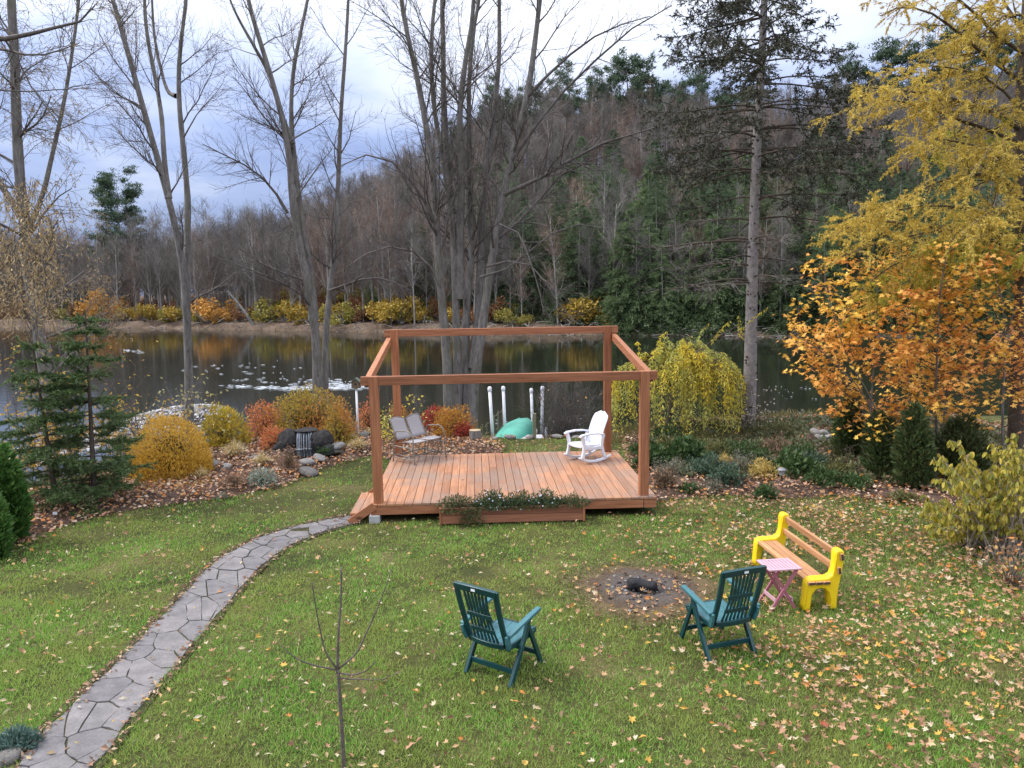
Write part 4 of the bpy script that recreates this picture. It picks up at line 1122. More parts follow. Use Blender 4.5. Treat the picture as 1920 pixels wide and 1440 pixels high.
# ================================================================ two-seat glider bench
M_TAUP = plain_mat('taupe_metal', (.20, .175, .15), .45, .2, nscale=9, namp=.1)
M_SLING = plain_mat('grey_sling_fabric', (.33, .31, .315), .8, nscale=220, namp=.12)
q_rl, q_fl, q_rr, q_fr = G(737, 865, .30), G(779, 872, .30), G(794, 850, .30), G(836, 858, .30)
fr = (q_fl - q_rl + q_fr - q_rr)[:2]; grz = math.atan2(-fr[0], fr[1])
gc = (q_rl + q_fl + q_rr + q_fr) / 4
def glider(loc, rz, wl):
    t = thing('glider_bench', 'two-seat metal glider bench with grey sling fabric on the left rear of the deck', 'bench', loc, rz)
    hw = wl / 2
    def tube_part(name, pts, r=.0125, K=14, parent=t):
        mb = MB(); tubes(mb, resample(pts, K)[None], r, 8, cap=True); return mb.build(name, M_TAUP, parent, world=False, smooth=True)
    for sx in (-1, 1):
        x = sx * hw
        # +y is the front
        tube_part('side_frame', [(x, -.30, 0), (x, -.27, .25), (x, -.24, .46), (x, -.20, .60), (x, -.05, .625), (x, .20, .62), (x, .265, .56), (x, .285, .40), (x, .305, .15), (x, .315, 0)], K=26)
        tube_part('rail', [(x, -.275, .10), (x, 0, .085), (x, .30, .10)])
        tube_part('rail', [(x, -.255, .32), (x, 0, .31), (x, .285, .32)])
        xi = x - sx * .045
        for yy in (-.13, .13): tube_part('hanger', [(xi, yy, .31), (xi, yy * 1.2, .11)], .010, 4)
        tube_part('seat_support', [(xi, -.24, .14), (xi, 0, .13), (xi, .24, .14), (xi, .25, .28), (xi, .23, .40)], .010, 12)
    tube_part('rail', [(-hw, -.285, .12), (hw, -.285, .12)], K=4); tube_part('rail', [(-hw, .0, .09), (hw, .0, .09)], K=4)
    tube_part('rail', [(-hw + .04, .235, .405), (0, .24, .40), (hw - .04, .235, .405)], K=5)
    # seat sling, sagging between the rails
    for k in (-1, 1):
        xs = np.linspace(.02, hw - .05, 6) * k; ys = np.linspace(-.20, .25, 8)
        X, Y = np.meshgrid(xs, ys); Z = .375 + .05 * ((Y + .2) / .45) + .03 * np.sin((Y + .2) * 8) * .5 - .012 * np.sin((np.abs(X) - .02) / (hw - .07) * 3.14)
        i = np.arange(X.size).reshape(X.shape); Q = np.stack([i[:-1, :-1], i[:-1, 1:], i[1:, 1:], i[1:, :-1]], -1).reshape(-1, 4)
        mb = MB(); mb.add(np.stack([X, Y, Z], -1), Q); o = mb.build('seat_sling', M_SLING, t, world=False, smooth=True); o.modifiers.new('thickness', 'SOLIDIFY').thickness = .006
        # back panel with a curved top rail
        ss = np.linspace(0, 1, 8); xs = np.linspace(.025, hw - .035, 8)
        V = np.array([[k * x, -.20 - .19 * s - .015 * math.sin(3 * s), .43 + (.37 + .05 * math.sin((x - .025) / (hw - .06) * 2.6)) * s] for s in ss for x in xs])
        mb = MB(); i = np.arange(64).reshape(8, 8); mb.add(V, np.stack([i[:-1, :-1], i[:-1, 1:], i[1:, 1:], i[1:, :-1]], -1).reshape(-1, 4))
        o = mb.build('back_sling', M_SLING, t, world=False, smooth=True); o.modifiers.new('thickness', 'SOLIDIFY').thickness = .006
        edge = np.vstack([V.reshape(8, 8, 3)[:, 0], V.reshape(8, 8, 3)[-1, 1:], V.reshape(8, 8, 3)[::-1, -1][1:], V.reshape(8, 8, 3)[0, ::-1][1:]])
        mb = MB(); tubes(mb, edge[None], .012, 8); mb.build('back_frame', M_TAUP, t, world=False, smooth=True)
    return t
glider((gc[0], gc[1], .302), grz, np.linalg.norm((q_rr - q_rl)[:2]) * .98)
# ================================================================ the wood across the river
frg = np.random.default_rng(5)
M_BARE = bark_mat('bare_wood', (.11, .10, .09), (.34, .32, .295), scale=1.6, zs=.2, bmp=.2, obj=True)
M_TWIG = leaf_mat('far_twigs', [(.10, .089, .08), (.145, .129, .115), (.21, .19, .17)], 0, .9, hue_obj=.25)
M_TWIGR = leaf_mat('far_twigs_russet', [(.14, .10, .075), (.20, .135, .10), (.25, .19, .15)], 0, .9, hue_obj=.25)
def bare_variant(h, seed, tw):
    rg = np.random.default_rng(seed)
    K = 9; t = np.linspace(0, 1, K)
    tr = np.stack([.35 * np.cumsum(rg.normal(0, .35, K)) * t, .35 * np.cumsum(rg.normal(0, .35, K)) * t, h * t * .96 - .4], -1)
    tr[0, :2] = 0
    rt = .15 * (h / 15) * (1 - .85 * t) + .015
    mb = MB(); tubes(mb, tr[None], rt[None], 6)
    a, ra, _ = spawn(tr[None], rt[None], 30, (2.8, 5.6), (28, 60), 5, .26, .97, up=.16, wob=.13, rr=.5, rmin=.022, rg=rg)
    tubes(mb, a, ra, 4)
    b, rb, _ = spawn(a, ra, 8, (1.2, 2.8), (25, 60), 4, .15, 1, up=.12, wob=.15, rr=.5, rmin=.014, rg=rg)
    tubes(mb, b, rb, 3, m=1)
    c, rc, _ = spawn(b, rb, 5.5, (.6, 1.6), (20, 60), 3, .1, 1, up=.1, wob=.15, rr=.6, rmin=.0105, rg=rg)
    tubes(mb, c, rc, 3, m=1)
    return mb.mesh('bare_tree', [M_BARE, tw])
BARE = [bare_variant(h, 20 + i, M_TWIGR if i % 4 == 3 else M_TWIG) for i, h in enumerate([15, 16, 14, 13, 17, 15, 12, 16])]

M_CED = leaf_mat('cedar_needles', [(.065, .11, .045), (.10, .155, .064), (.15, .205, .088), (.21, .25, .13)], .3, .7, hue_obj=.28)
M_HEM = leaf_mat('hemlock_needles', [(.06, .10, .056), (.098, .14, .074), (.155, .195, .10)], .3, .7, hue_obj=.25)
M_PIN = leaf_mat('pine_needles', [(.04, .075, .045), (.065, .11, .06), (.09, .14, .075), (.13, .17, .09)], .12, .7, hue_obj=.2)
def cone_variant(h, Rm, n, seed, mats, base=.04, pw=.75, blade=(.45, .9), wf=.30, droop=-.1, lumps=5):
    rg = np.random.default_rng(seed)
    mb = MB(); t = np.linspace(0, 1, 6)
    tubes(mb, np.stack([0 * t, 0 * t, h * t - .4], -1)[None], (.16 * (1 - .9 * t))[None], 5)
    # branch ends in whorls, foliage hanging round them
    nb = 210; zt = base + (1 - base) * rg.random(nb) ** 1.15; az = rg.uniform(0, 6.28, nb)
    rb = Rm * (1 - zt) ** pw * rg.uniform(.6, 1.12, nb) + .12
    q = rg.integers(0, nb, n); f = rg.random(n) ** .55
    p = np.stack([np.cos(az[q]) * rb[q] * f, np.sin(az[q]) * rb[q] * f, h * zt[q] - .35 * rb[q] * f ** 2 * .8 + .12 * f], -1)
    p += rg.normal(0, .16, p.shape) * (1 - zt[q] * .7)[:, None]
    out = np.stack([np.cos(az[q]), np.sin(az[q]), np.full(n, droop)], -1)
    d = unit(out + rdir(n, 1, rg) * .75); L = rg.uniform(*blade, n) * (1 - .45 * zt[q])
    leaves(mb, p, d, unit(rdir(n, 1, rg) + np.array([0, 0, .8])), L, L * wf, 'blade', m=1)
    return mb.mesh('conifer', mats)
CEDAR = [cone_variant(h, r_, 11500, 50 + i, [M_BARE, M_CED], base=.0, pw=.52, blade=(.28, .66), wf=.19) for i, (h, r_) in enumerate([(11, 3.0), (13, 3.3), (9, 3.0), (12, 2.7)])]
HEML = [cone_variant(h, r_, 11500, 60 + i, [M_BARE, M_HEM], base=.02, pw=.62, droop=-.25, blade=(.3, .7), wf=.19) for i, (h, r_) in enumerate([(16, 3.9), (18, 4.3), (13, 3.7)])]
def pine_variant(h, seed, mats, n=2600, spread=3.2, low=.42, nbr=42, nsub=8, jit=.28, bl=(.35, .75)):
    rg = np.random.default_rng(seed); K = 8; t = np.linspace(0, 1, K)
    tr = np.stack([.12 * np.cumsum(rg.normal(0, .5, K)), .12 * np.cumsum(rg.normal(0, .5, K)), h * t - .4], -1); rt = .2 * (1 - .85 * t)
    mb = MB(); tubes(mb, tr[None], rt[None], 6)
    a, ra, _ = spawn(tr[None], rt[None], nbr, (spread * .8, spread * 1.5), (60, 88), 5, low, .99, up=.05, wob=.1, rr=.4, rmin=.03, rg=rg, lpow=.66)
    tubes(mb, a, ra, 3)
    b, rb, _ = spawn(a, ra, nsub, (.6, 1.5), (25, 60), 3, .25, 1, up=.15, wob=.1, rr=.5, rmin=.015, rg=rg, flat=.5)
    tubes(mb, b, rb, 3)
    q = rg.integers(0, len(b), n); s = rg.random((n, 1)); p = b[q, 1] * (1 - s) + b[q, 2] * s + rg.normal(0, jit, (n, 3)) * np.array([1, 1, .5])
    d = unit(rdir(n, .7, rg) + np.array([0, 0, .55])); L = rg.uniform(*bl, n)
    leaves(mb, p, d, rdir(n, 1, rg), L, L * .22, 'blade', m=1)
    return mb.mesh('pine', mats)
PINE = [pine_variant(h, 80 + i, [M_BARE, M_PIN], 5200) for i, h in enumerate([17, 20, 15])]

def plant(name, me, x, y, s, label, cat, group, z=None, sz=None):
    o = link(name, me); o.location = (float(x), float(y), float(gz(x, y)) if z is None else z)
    o.rotation_euler = (frg.normal(0, .02), frg.normal(0, .02), frg.uniform(0, 6.28)); o.scale = (s, s, s * (sz or 1.0))
    return tag(o, label, cat, group)
def at_far(px, df):
    bb = (px - 960) / FPX; y_ = 90.0
    for _ in range(12): y_ = far_y(bb * y_) + df
    return bb * y_, y_
for px in np.arange(1010, 1580, 20):
    x_, y_ = at_far(px + frg.uniform(-8, 8), frg.uniform(7, 22)); u = frg.random()
    if px < 1130 and u < .45: continue
    if u < .6: plant('cedar_tree', CEDAR[int(frg.integers(0, 4))], x_, y_, frg.uniform(.9, 1.25), 'dense green cedar among the evergreens on the far bank', 'tree', 'cedars on the far bank')
    else: plant('hemlock_tree', HEML[int(frg.integers(0, 3))], x_, y_, frg.uniform(.8, 1.0), 'dark green hemlock among the evergreens on the far bank', 'tree', 'hemlocks on the far bank')
# single evergreens that stand out
# --- which ground carries conifers: bearing b = x/y, df = metres behind the far shore
def conif(b, df):
    """share of evergreens at a place of the hillside"""
    e = np.exp(-((b - .24) / .19) ** 2) * (df < 42) * 1.25 + (b > .22) * (df < 30) * 1.0
    return np.clip(e, 0, 1)
N = 9000
b = frg.uniform(-.74, .76, N); y = frg.uniform(60, 205, N) ; x = b * y; df = y - far_y(x)
ok = (df > 4.5) & (frg.random(N) < np.where(df < 105, .28, .05)) & ((b > -.3) | (df < 85))
x, y, b, df = x[ok], y[ok], b[ok], df[ok]
is_c = frg.random(len(x)) < conif(b, df) * .9
bx, by = x[~is_c], y[~is_c]; od = np.argsort(np.hypot(bx, by)); bx, by = bx[od], by[od]
NB = 250
for i in range(min(NB, len(bx))):
    plant('bare_tree', BARE[int(frg.integers(0, 8))], bx[i], by[i], frg.uniform(.72, 1.08), 'leafless grey-brown tree in the wood on the far bank', 'tree', 'leafless trees of the wood across the river', sz=frg.uniform(.9, 1.1))
# the rest of the wood: one object, trees instanced on its points
def instanced_wood(name, label, pts, scl, rot, src):
    me = bpy.data.meshes.new(name); me.vertices.add(len(pts)); me.vertices.foreach_set('co', pts.astype(np.float32).ravel())
    for nm, arr in (('scl', scl), ('rot', rot)):
        at = me.attributes.new(nm, 'FLOAT', 'POINT'); at.data.foreach_set('value', arr.astype(np.float32))
    o = link(name, me)
    ng = bpy.data.node_groups.new(name, 'GeometryNodeTree')
    ng.interface.new_socket('Geometry', in_out='INPUT', socket_type='NodeSocketGeometry'); ng.interface.new_socket('Geometry', in_out='OUTPUT', socket_type='NodeSocketGeometry')
    N_ = ng.nodes; Lk = ng.links
    gi = N_.new('NodeGroupInput'); go = N_.new('NodeGroupOutput'); m2p = N_.new('GeometryNodeMeshToPoints'); iop = N_.new('GeometryNodeInstanceOnPoints'); jn = N_.new('GeometryNodeJoinGeometry')
    for s_ in src:
        oi = N_.new('GeometryNodeObjectInfo'); oi.inputs['Object'].default_value = s_; oi.inputs['As Instance'].default_value = True
        oi.transform_space = 'ORIGINAL'; Lk.new(oi.outputs['Geometry'], jn.inputs[0])
    Lk.new(gi.outputs[0], m2p.inputs[0]); Lk.new(m2p.outputs[0], iop.inputs['Points']); Lk.new(jn.outputs[0], iop.inputs['Instance'])
    iop.inputs['Pick Instance'].default_value = True
    ri = N_.new('FunctionNodeRandomValue'); ri.data_type = 'INT'
    ri.inputs[4].default_value = 0; ri.inputs[5].default_value = len(src) - 1; Lk.new(ri.outputs[2], iop.inputs['Instance Index'])
    ns = N_.new('GeometryNodeInputNamedAttribute'); ns.data_type = 'FLOAT'; ns.inputs[0].default_value = 'scl'
    Lk.new(ns.outputs['Attribute'], iop.inputs['Scale'])
    nr = N_.new('GeometryNodeInputNamedAttribute'); nr.data_type = 'FLOAT'; nr.inputs[0].default_value = 'rot'
    cv = N_.new('ShaderNodeCombineXYZ'); Lk.new(nr.outputs['Attribute'], cv.inputs[2]); Lk.new(cv.outputs[0], iop.inputs['Rotation'])
    Lk.new(iop.outputs[0], go.inputs[0])
    o.modifiers.new('wood', 'NODES').node_group = ng
    return tag(o, label, 'wood', kind='stuff')
srcs = []
seen = set()
for o in col.objects:
    if o.name.startswith('bare_tree') and o.data.name not in seen: seen.add(o.data.name); srcs.append(o)
rx, ry = bx[NB:], by[NB:]; k = len(rx)
instanced_wood('bare_wood', 'leafless wood covering the upper hillside across the river', np.stack([rx, ry, gz(rx, ry)], -1), frg.uniform(.75, 1.1, k), frg.uniform(0, 6.28, k), srcs)
print('bare trees', NB, 'stuff', k)
# evergreens of the right-hand shore
cx_, cy_ = x[is_c], y[is_c]
for i in range(len(cx_)):
    u = frg.random()
    if u < .62: plant('cedar_tree', CEDAR[int(frg.integers(0, 4))], cx_[i], cy_[i], frg.uniform(.8, 1.15), 'dense green cedar among the evergreens on the far bank', 'tree', 'cedars on the far bank')
    else: plant('hemlock_tree', HEML[int(frg.integers(0, 3))], cx_[i], cy_[i], frg.uniform(.75, 1.05), 'dark green hemlock among the evergreens on the far bank', 'tree', 'hemlocks on the far bank')
# leafless trees standing in front of the evergreens
for px in list(np.arange(1040, 1560, 24)) + list(np.arange(130, 1000, 26)):
    x_, y_ = at_far(px + frg.uniform(-9, 9), frg.uniform(1.5, 6)); plant('bare_tree', BARE[int(frg.integers(0, 8))], x_, y_, frg.uniform(.5, .8), 'slim leafless tree at the water edge of the far bank', 'tree', 'leafless trees along the far water edge', sz=frg.uniform(1.0, 1.3))
# the front row along the right-hand shore
for px in np.arange(1145, 1930, 15):
    x_ = (px - 960) / FPX * far_y((px - 960) / FPX * 75); y_ = far_y(x_) + frg.uniform(1.2, 5)
    plant('cedar_tree', CEDAR[int(frg.integers(0, 4))], x_, y_, frg.uniform(.62, 1.0), 'dense green cedar at the water edge of the far bank', 'tree', 'cedars along the far water edge', z=float(gz(x_, y_)) - .5)
for px, df, me, s, name, lab in [
    (1155, 34, HEML[1], .98, 'hemlock_tree', 'tall pointed hemlock standing out of the bare hillside behind the pergola corner'),
    (1245, 22, HEML[0], .95, 'hemlock_tree', 'broad hemlock right of and below the pointed one on the hillside'),
    (1215, 12, CEDAR[1], 1.25, 'cedar_tree', 'tall cedar just in front of the broad hemlock on the far bank'),
    (985, 22, HEML[2], 1.0, 'hemlock_tree', 'thin green hemlock half hidden behind the many-stemmed maple'),
    (1000, 10, CEDAR[2], 1.0, 'cedar_tree', 'cedar on the far bank just right of the many-stemmed maple'),
    (790, 12, HEML[2], .9, 'hemlock_tree', 'dark hemlock behind the left stems of the many-stemmed maple'),
    (700, 8, CEDAR[2], .55, 'cedar_tree', 'small grey-green cedar left of the many-stemmed maple on the far bank'),
    (1060, 14, HEML[0], .7, 'hemlock_tree', 'short hemlock behind the yellow bush on the far bank'),
    (150, 16, HEML[1], .8, 'hemlock_tree', 'dark evergreen at the left end of the far bank'),
    (95, 10, HEML[0], .8, 'hemlock_tree', 'dark evergreen behind the willow leaves at the left edge'),
    (110, 26, PINE[0], .95, 'pine_tree', 'hazy pine behind the tan willow leaves on the left')]:
    x_, y_ = at_far(px, df); plant(name, me, x_, y_, s, lab, 'tree', None)
x_, y_ = at_far(240, 17); plant('pine_tree', pine_variant(25, 97, [M_BARE, M_PIN], 22000, 6.6, .30, 110, 9, .34), x_, y_, 1.0, 'large white pine rising above the bare wood left of the twin-stemmed tree', 'tree', None)
x_, y_ = at_far(175, 20); plant('pine_tree', PINE[2], x_, y_, .8, 'smaller pine beside the large white pine', 'tree', None)
# pines along the ridge
for px, df, s in [(895, 96, .8), (925, 92, .95), (950, 96, 1.0), (980, 100, .9), (1010, 94, 1.0), (1040, 100, .95), (1075, 95, 1.05), (1110, 100, .95), (1145, 96, 1.0), (1180, 100, 1.3), (1205, 98, 1.35), (1235, 104, 1.1), (1275, 100, 1.05), (1300, 97, 1.1), (1345, 100, .9), (1395, 100, .9), (1560, 95, 1.0), (1590, 92, 1.1), (1640, 95, 1.25), (1670, 92, 1.2), (1720, 90, 1.1), (1760, 92, 1.2), (1800, 92, 1.15), (1850, 95, 1.3), (1895, 92, 1.2), (845, 90, .7), (870, 93, .75)]:
    x_, y_ = at_far(px, df); plant('pine_tree', PINE[int(frg.integers(0, 3))], x_, y_, s * 1.12, 'pine on the ridge of the wooded hill', 'tree', 'pines along the ridge')
for px in np.arange(850, 1420, 19):
    x_, y_ = at_far(px + frg.uniform(-6, 6), frg.uniform(84, 92)); plant('pine_tree', PINE[int(frg.integers(0, 3))], x_, y_, frg.uniform(.75, 1.0) * (1.0 if px > 930 else .8), 'pine on the ridge of the wooded hill', 'tree', 'pines along the ridge')
# --- shrubs in yellow leaf along the far water edge
M_YSH = [leaf_mat('far_shrub_yellow', [(.30, .20, .03), (.40, .27, .04), (.48, .33, .06), (.28, .22, .05)], .25, hue_obj=.2),
         leaf_mat('far_shrub_orange', [(.42, .20, .04), (.52, .28, .06), (.58, .33, .09)], .25, hue_obj=.15),
         leaf_mat('far_shrub_olive', [(.18, .17, .04), (.26, .23, .05), (.32, .25, .05)], .25, hue_obj=.2),
         leaf_mat('far_shrub_russet', [(.22, .10, .045), (.28, .14, .06), (.20, .11, .06)], .2, hue_obj=.2)]
def shrub_variant(seed, m, n=1300):
    rg = np.random.default_rng(seed); mb = MB()
    k = 16; v = rdir(k, 1, rg); v[:, 2] = np.abs(v[:, 2]) + .7; v = unit(v); q = np.linspace(0, 1, 4)
    st = v[:, None] * q[None, :, None] * np.array([1.4, 1.4, 1.15]); tubes(mb, st, np.linspace(.035, .01, 4)[None], 3)
    lob = rg.normal(0, .55, (9, 3)) * np.array([1.1, 1.1, .7]) + np.array([0, 0, .95])
    q_ = rg.integers(0, 9, n); p = lob[q_] + rdir(n, 1, rg) * (rg.random((n, 1)) ** .45) * .52
    p[:, 2] = np.abs(p[:, 2])
    leaves(mb, p, rdir(n, 1, rg), rdir(n, 1, rg), rg.uniform(.14, .26, n), rg.uniform(.10, .17, n), 'blade', m=1)
    return mb.mesh('far_shrub', [M_BARE, m])
SHR = [[shrub_variant(130 + 10 * i + j, M_YSH[i], 1000) for j in range(2)] for i in range(4)]
for px, df, kd, s, lab in [(125, 3, 2, 1.2, None), (170, 3, 1, 1.4, None), (200, 3.2, 1, 2.1, 'tall bright orange-yellow bush on the far bank left of the twin-stemmed tree'), (222, 2.5, 1, 1.3, None), (250, 3, 0, 1.3, None), (280, 3, 0, 1.4, None), (312, 3, 2, 1.3, None), (335, 3, 0, 1.1, None),
        (375, 3, 2, 1.1, None), (398, 3.5, 1, 1.7, 'orange bush on the far bank between the twin-stemmed tree and the leaning trunk'), (425, 3, 1, 1.3, None), (445, 3, 3, 1.0, None), (500, 3, 2, 1.6, 'yellow-green bush on the far bank just right of the leaning trunk'), (540, 3, 0, 1.5, None), (565, 3, 0, 1.3, None), (620, 3, 0, 1.3, None), (640, 3, 2, 1.3, None), (665, 4, 3, 1.2, None),
        (725, 3, 0, 1.5, 'bright yellow bush on the far bank left of the many-stemmed maple'), (750, 3.4, 0, 1.6, None), (788, 3, 0, 1.4, None), (770, 5, 2, 1.3, None), (850, 3, 0, 1.3, None), (885, 4, 3, 1.4, None), (930, 3, 3, 1.2, None), (955, 3, 2, 1.3, None), (985, 3, 2, 1.0, None),
        (1075, 2.4, 0, 1.3, None), (1098, 2.6, 0, 1.5, 'bright yellow bush on the far bank behind the right rear pergola post'), (1112, 3.2, 0, 1.9, 'tall narrow yellow bush on the far bank beside the cedars'), (1128, 2.2, 0, 1.1, None),
        (830, 9, 3, 1.5, None), (905, 9, 3, 1.5, None), (600, 8, 3, 1.4, None), (465, 8, 3, 1.3, None)]:
    x_, y_ = at_far(px + frg.uniform(-7, 7), df * .55 + frg.uniform(0, 2.2))
    plant('far_shrub', SHR[kd][int(frg.integers(0, 2))], x_, y_, s * (1.18 if lab else frg.uniform(.7, 1.4)), lab or ['yellow bush in the row along the far water edge', 'orange bush in the row along the far water edge', 'olive-yellow bush in the row along the far water edge', 'russet bush in the row along the far water edge'][kd], 'bush', 'bushes along the far water edge', z=float(gz(x_, y_)) - .1)
# undergrowth of the wood
k = 900; ub = frg.uniform(-.72, .3, k); ud = frg.uniform(4, 60, k); ux, uy = np.zeros(k), np.zeros(k)
for q_ in range(k): ux[q_], uy[q_] = at_far(960 + ub[q_] * FPX, ud[q_])
sh = {}
for o in col.objects:
    if o.name.startswith('far_shrub'): sh.setdefault(o.data.materials[1].name, o)
instanced_wood('undergrowth', 'russet and olive undergrowth between the trees of the far wood', np.stack([ux, uy, gz(ux, uy) - .1], -1), frg.uniform(.6, 1.4, k), frg.uniform(0, 6.28, k), [sh['far_shrub_russet'], sh['far_shrub_russet'], sh['far_shrub_olive']])
x_, y_ = at_far(965, 70)
for q_ in range(3): plant('bare_tree', BARE[3], x_ + q_ * 4, y_ + q_, .8, 'leafless tree near the ridge with russet twigs', 'tree', 'leafless trees of the wood across the river')
# leaning old trunk at the far water edge
x_, y_ = at_far(478, 1.0); z_ = float(gz(x_, y_))
lt = thing('leaning_tree', 'dead trunk leaning to the left on the far bank', 'tree', (x_, y_, z_))
mb = MB(); K = 7; t = np.linspace(0, 1, K)
tubes(mb, np.stack([-2.6 * t - .8 * t * t, .5 * t, -.2 + 4.6 * t], -1)[None], (.26 * (1 - .6 * t))[None], 7); mb.build('trunk', M_BARE, lt, world=False, smooth=True)
mb = MB(); tr = np.stack([-2.6 * t - .8 * t * t, .5 * t, -.2 + 4.6 * t], -1)[None]
a, ra, _ = spawn(tr, np.full((1, K), .1), 14, (.8, 2.2), (30, 70), 4, .3, 1, up=.1, rmin=.02, rg=frg); tubes(mb, a, ra, 3); mb.build('branches', M_BARE, lt, world=False)
# driftwood and brush along the far water line
mb = MB(); n = 420; px = frg.uniform(60, 1500, n)
pts = []
for p_ in px:
    x_, y_ = at_far(p_, frg.uniform(-.9, 1.6)); L_ = frg.uniform(.5, 2.0); d = rdir(1, .25, frg)[0]
    c = np.array([x_, y_, float(gz(x_, y_)) + frg.uniform(.05, .5)]); pts.append([c - d * L_ / 2, c + d * .1 + np.array([0, 0, .1]), c + d * L_ / 2])
tubes(mb, np.array(pts), np.array([.04, .03, .015])[None], 3)
tag(mb.build('driftwood_brush', M_BARE), 'tangled dead branches along the far water line', 'brush', kind='stuff')
# pale birch trunks on the hillside
M_BIR = bark_mat('birch_bark', (.34, .32, .30), (.62, .60, .57), scale=3, zs=1.5, bmp=.1)
for px, df, h in [(1142, 11, 11), (1240, 9, 8), (1255, 9.5, 8), (1618, 30, 12), (700, 40, 10), (430, 25, 9), (660, 22, 9)]:
    x_, y_ = at_far(px, df); t = np.linspace(0, 1, 7)
    bt = thing('birch_tree', 'slim pale-barked birch among the darker trees of the far bank', 'tree', (x_, y_, float(gz(x_, y_))), 0, 'birches on the far bank')
    tr = np.stack([.5 * t * t, .2 * t, h * t], -1)[None]; rt = (.11 * (1 - .8 * t))[None]
    mb = MB(); tubes(mb, tr, rt, 6); mb.build('trunk', M_BIR, bt, world=False, smooth=True)
    a, ra, _ = spawn(tr, rt, 22, (1.0, 3.0), (30, 65), 4, .3, 1, up=.15, rmin=.02, rg=frg); mb = MB(); tubes(mb, a, ra, 3)
    b2, rb2, _ = spawn(a, ra, 6, (.5, 1.4), (30, 65), 3, .2, 1, up=.1, rmin=.012, rg=frg); tubes(mb, b2, rb2, 3); mb.build('branches', M_BIR, bt, world=False)
# ================================================================ trees on our bank
trg = np.random.default_rng(21)
M_BARK = bark_mat('grey_bark', (.08, .072, .066), (.255, .237, .218), scale=9, zs=.22, moss=(.12, .12, .08))
M_BARKT = bark_mat('twig_bark', (.072, .062, .056), (.185, .162, .15), scale=6, zs=.5, bmp=.2)
M_BARKS = bark_mat('spruce_bark', (.15, .135, .13), (.34, .31, .30), scale=10, zs=.9, bmp=.7)
M_BARKD = bark_mat('dark_bark', (.045, .035, .028), (.12, .095, .075), scale=9, zs=.3)
def px_line(pts, Y0, Y1, K=12):
    """a stem given by photo points, standing at the distance Y0 at its foot and Y1 at its top"""
    n = len(pts); W = [P(a, b_, Y0 + (Y1 - Y0) * i / max(n - 1, 1)) for i, (a, b_) in enumerate(pts)]
    return resample(np.array(W), K)
def stem_set(stems, K=14):
    Ps, Rs = [], []
    for (pts, Y0, Y1, r0, r1) in stems:
        Ps.append(px_line(pts, Y0, Y1, K)); Rs.append(r0 + (r1 - r0) * np.linspace(0, 1, K) ** .8)
    return np.array(Ps), np.array(Rs)
def bare_tree(name, label, base, stems, n1=15, L1=(1.4, 3.6), n2=9, L2=(.7, 1.9), n3=6, L3=(.3, .9), t0=.3, up=(.11, .06, .04), ang=(32, 70), bark=None, seed=1, limbs=(), cat='tree', group=None, root=.35):
    rg = np.random.default_rng(seed); bark = bark or M_BARK
    t = thing(name, label, cat, base, 0, group)
    Ps, Rs = stem_set(stems)
    for p_, r_ in zip(Ps, Rs):
        rr2 = r_.copy(); rr2[0] *= 1.0 + root
        p2 = resample(p_, 30); r2 = np.interp(np.linspace(0, 1, 30), np.linspace(0, 1, len(rr2)), rr2) * (1 + rg.normal(0, .035, 30))
        mb = MB(); tubes(mb, p2[None], r2[None], 10); mb.build('trunk' if len(Ps) == 1 else 'stem', bark, t, smooth=True)
    a, ra, _ = spawn(Ps, Rs, n1, L1, ang, 6, t0, .98, up=up[0], wob=.12, rr=.36, rmin=.010, rg=rg)
    if len(limbs):
        lp, lr = stem_set(limbs, 6); a = np.concatenate([a, lp]); ra = np.concatenate([ra, lr])
    mb = MB(); tubes(mb, a, ra, 5); mb.build('branches', M_BARKT if bark is M_BARK else bark, t, smooth=True)['kind'] = 'stuff'
    b2, rb2, _ = spawn(a, ra, n2, L2, (22, 60), 5, .12, 1, up=up[1], wob=.14, rr=.5, rmin=.0062, rg=rg)
    c2, rc2, _ = spawn(b2, rb2, n3, L3, (22, 60), 4, .1, 1, up=up[2], wob=.14, rr=.6, rmin=.0042, rg=rg)
    mb = MB(); tubes(mb, b2, rb2, 3); tubes(mb, c2, rc2, 3); tw = mb.build('twigs', M_BARKT if bark is M_BARK else bark, t); tw['kind'] = 'stuff'
    return t, a, ra, b2, c2
def base_of(x, Y): 
    p_ = P(x, 720, Y); return (p_[0], Y, float(gz(p_[0], Y)) - .15)
def drop(x, Y): 
    """photo height of the ground under column x at distance Y"""
    p_ = P(x, 720, Y); z = float(gz(p_[0], Y)) - .2
    return 720 + FPX * (P(x, 720, Y)[2] - z) / (Y / AX_F[1]) * .985
# twin-stemmed tree on the left
Yb = 24.0
bare_tree('twin_stem_tree', 'leafless tree on the left whose grey trunk splits into slim stems above the river', base_of(352, Yb), [
    ([(356, drop(356, Yb)), (352, 640), (347, 540), (338, 470), (315, 370), (286, 265), (262, 180), (243, 110), (212, 0), (180, -120), (160, -260)], Yb, 23, .165, .042),
    ([(316, 372), (308, 300), (303, 220), (288, 130), (275, 60), (270, -20), (262, -140), (250, -250)], 23.6, 24.5, .085, .026),
    ([(349, 560), (351, 460), (352, 380), (344, 280), (336, 190), (337, 100), (347, 20), (352, -100), (350, -240)], 24, 25, .12, .03),
    ([(330, 180), (318, 175), (302, 130), (290, 70), (285, 0), (280, -100)], 24.6, 25.5, .06, .02)], seed=3, n1=13, t0=.30, group='leafless trees on the near bank')
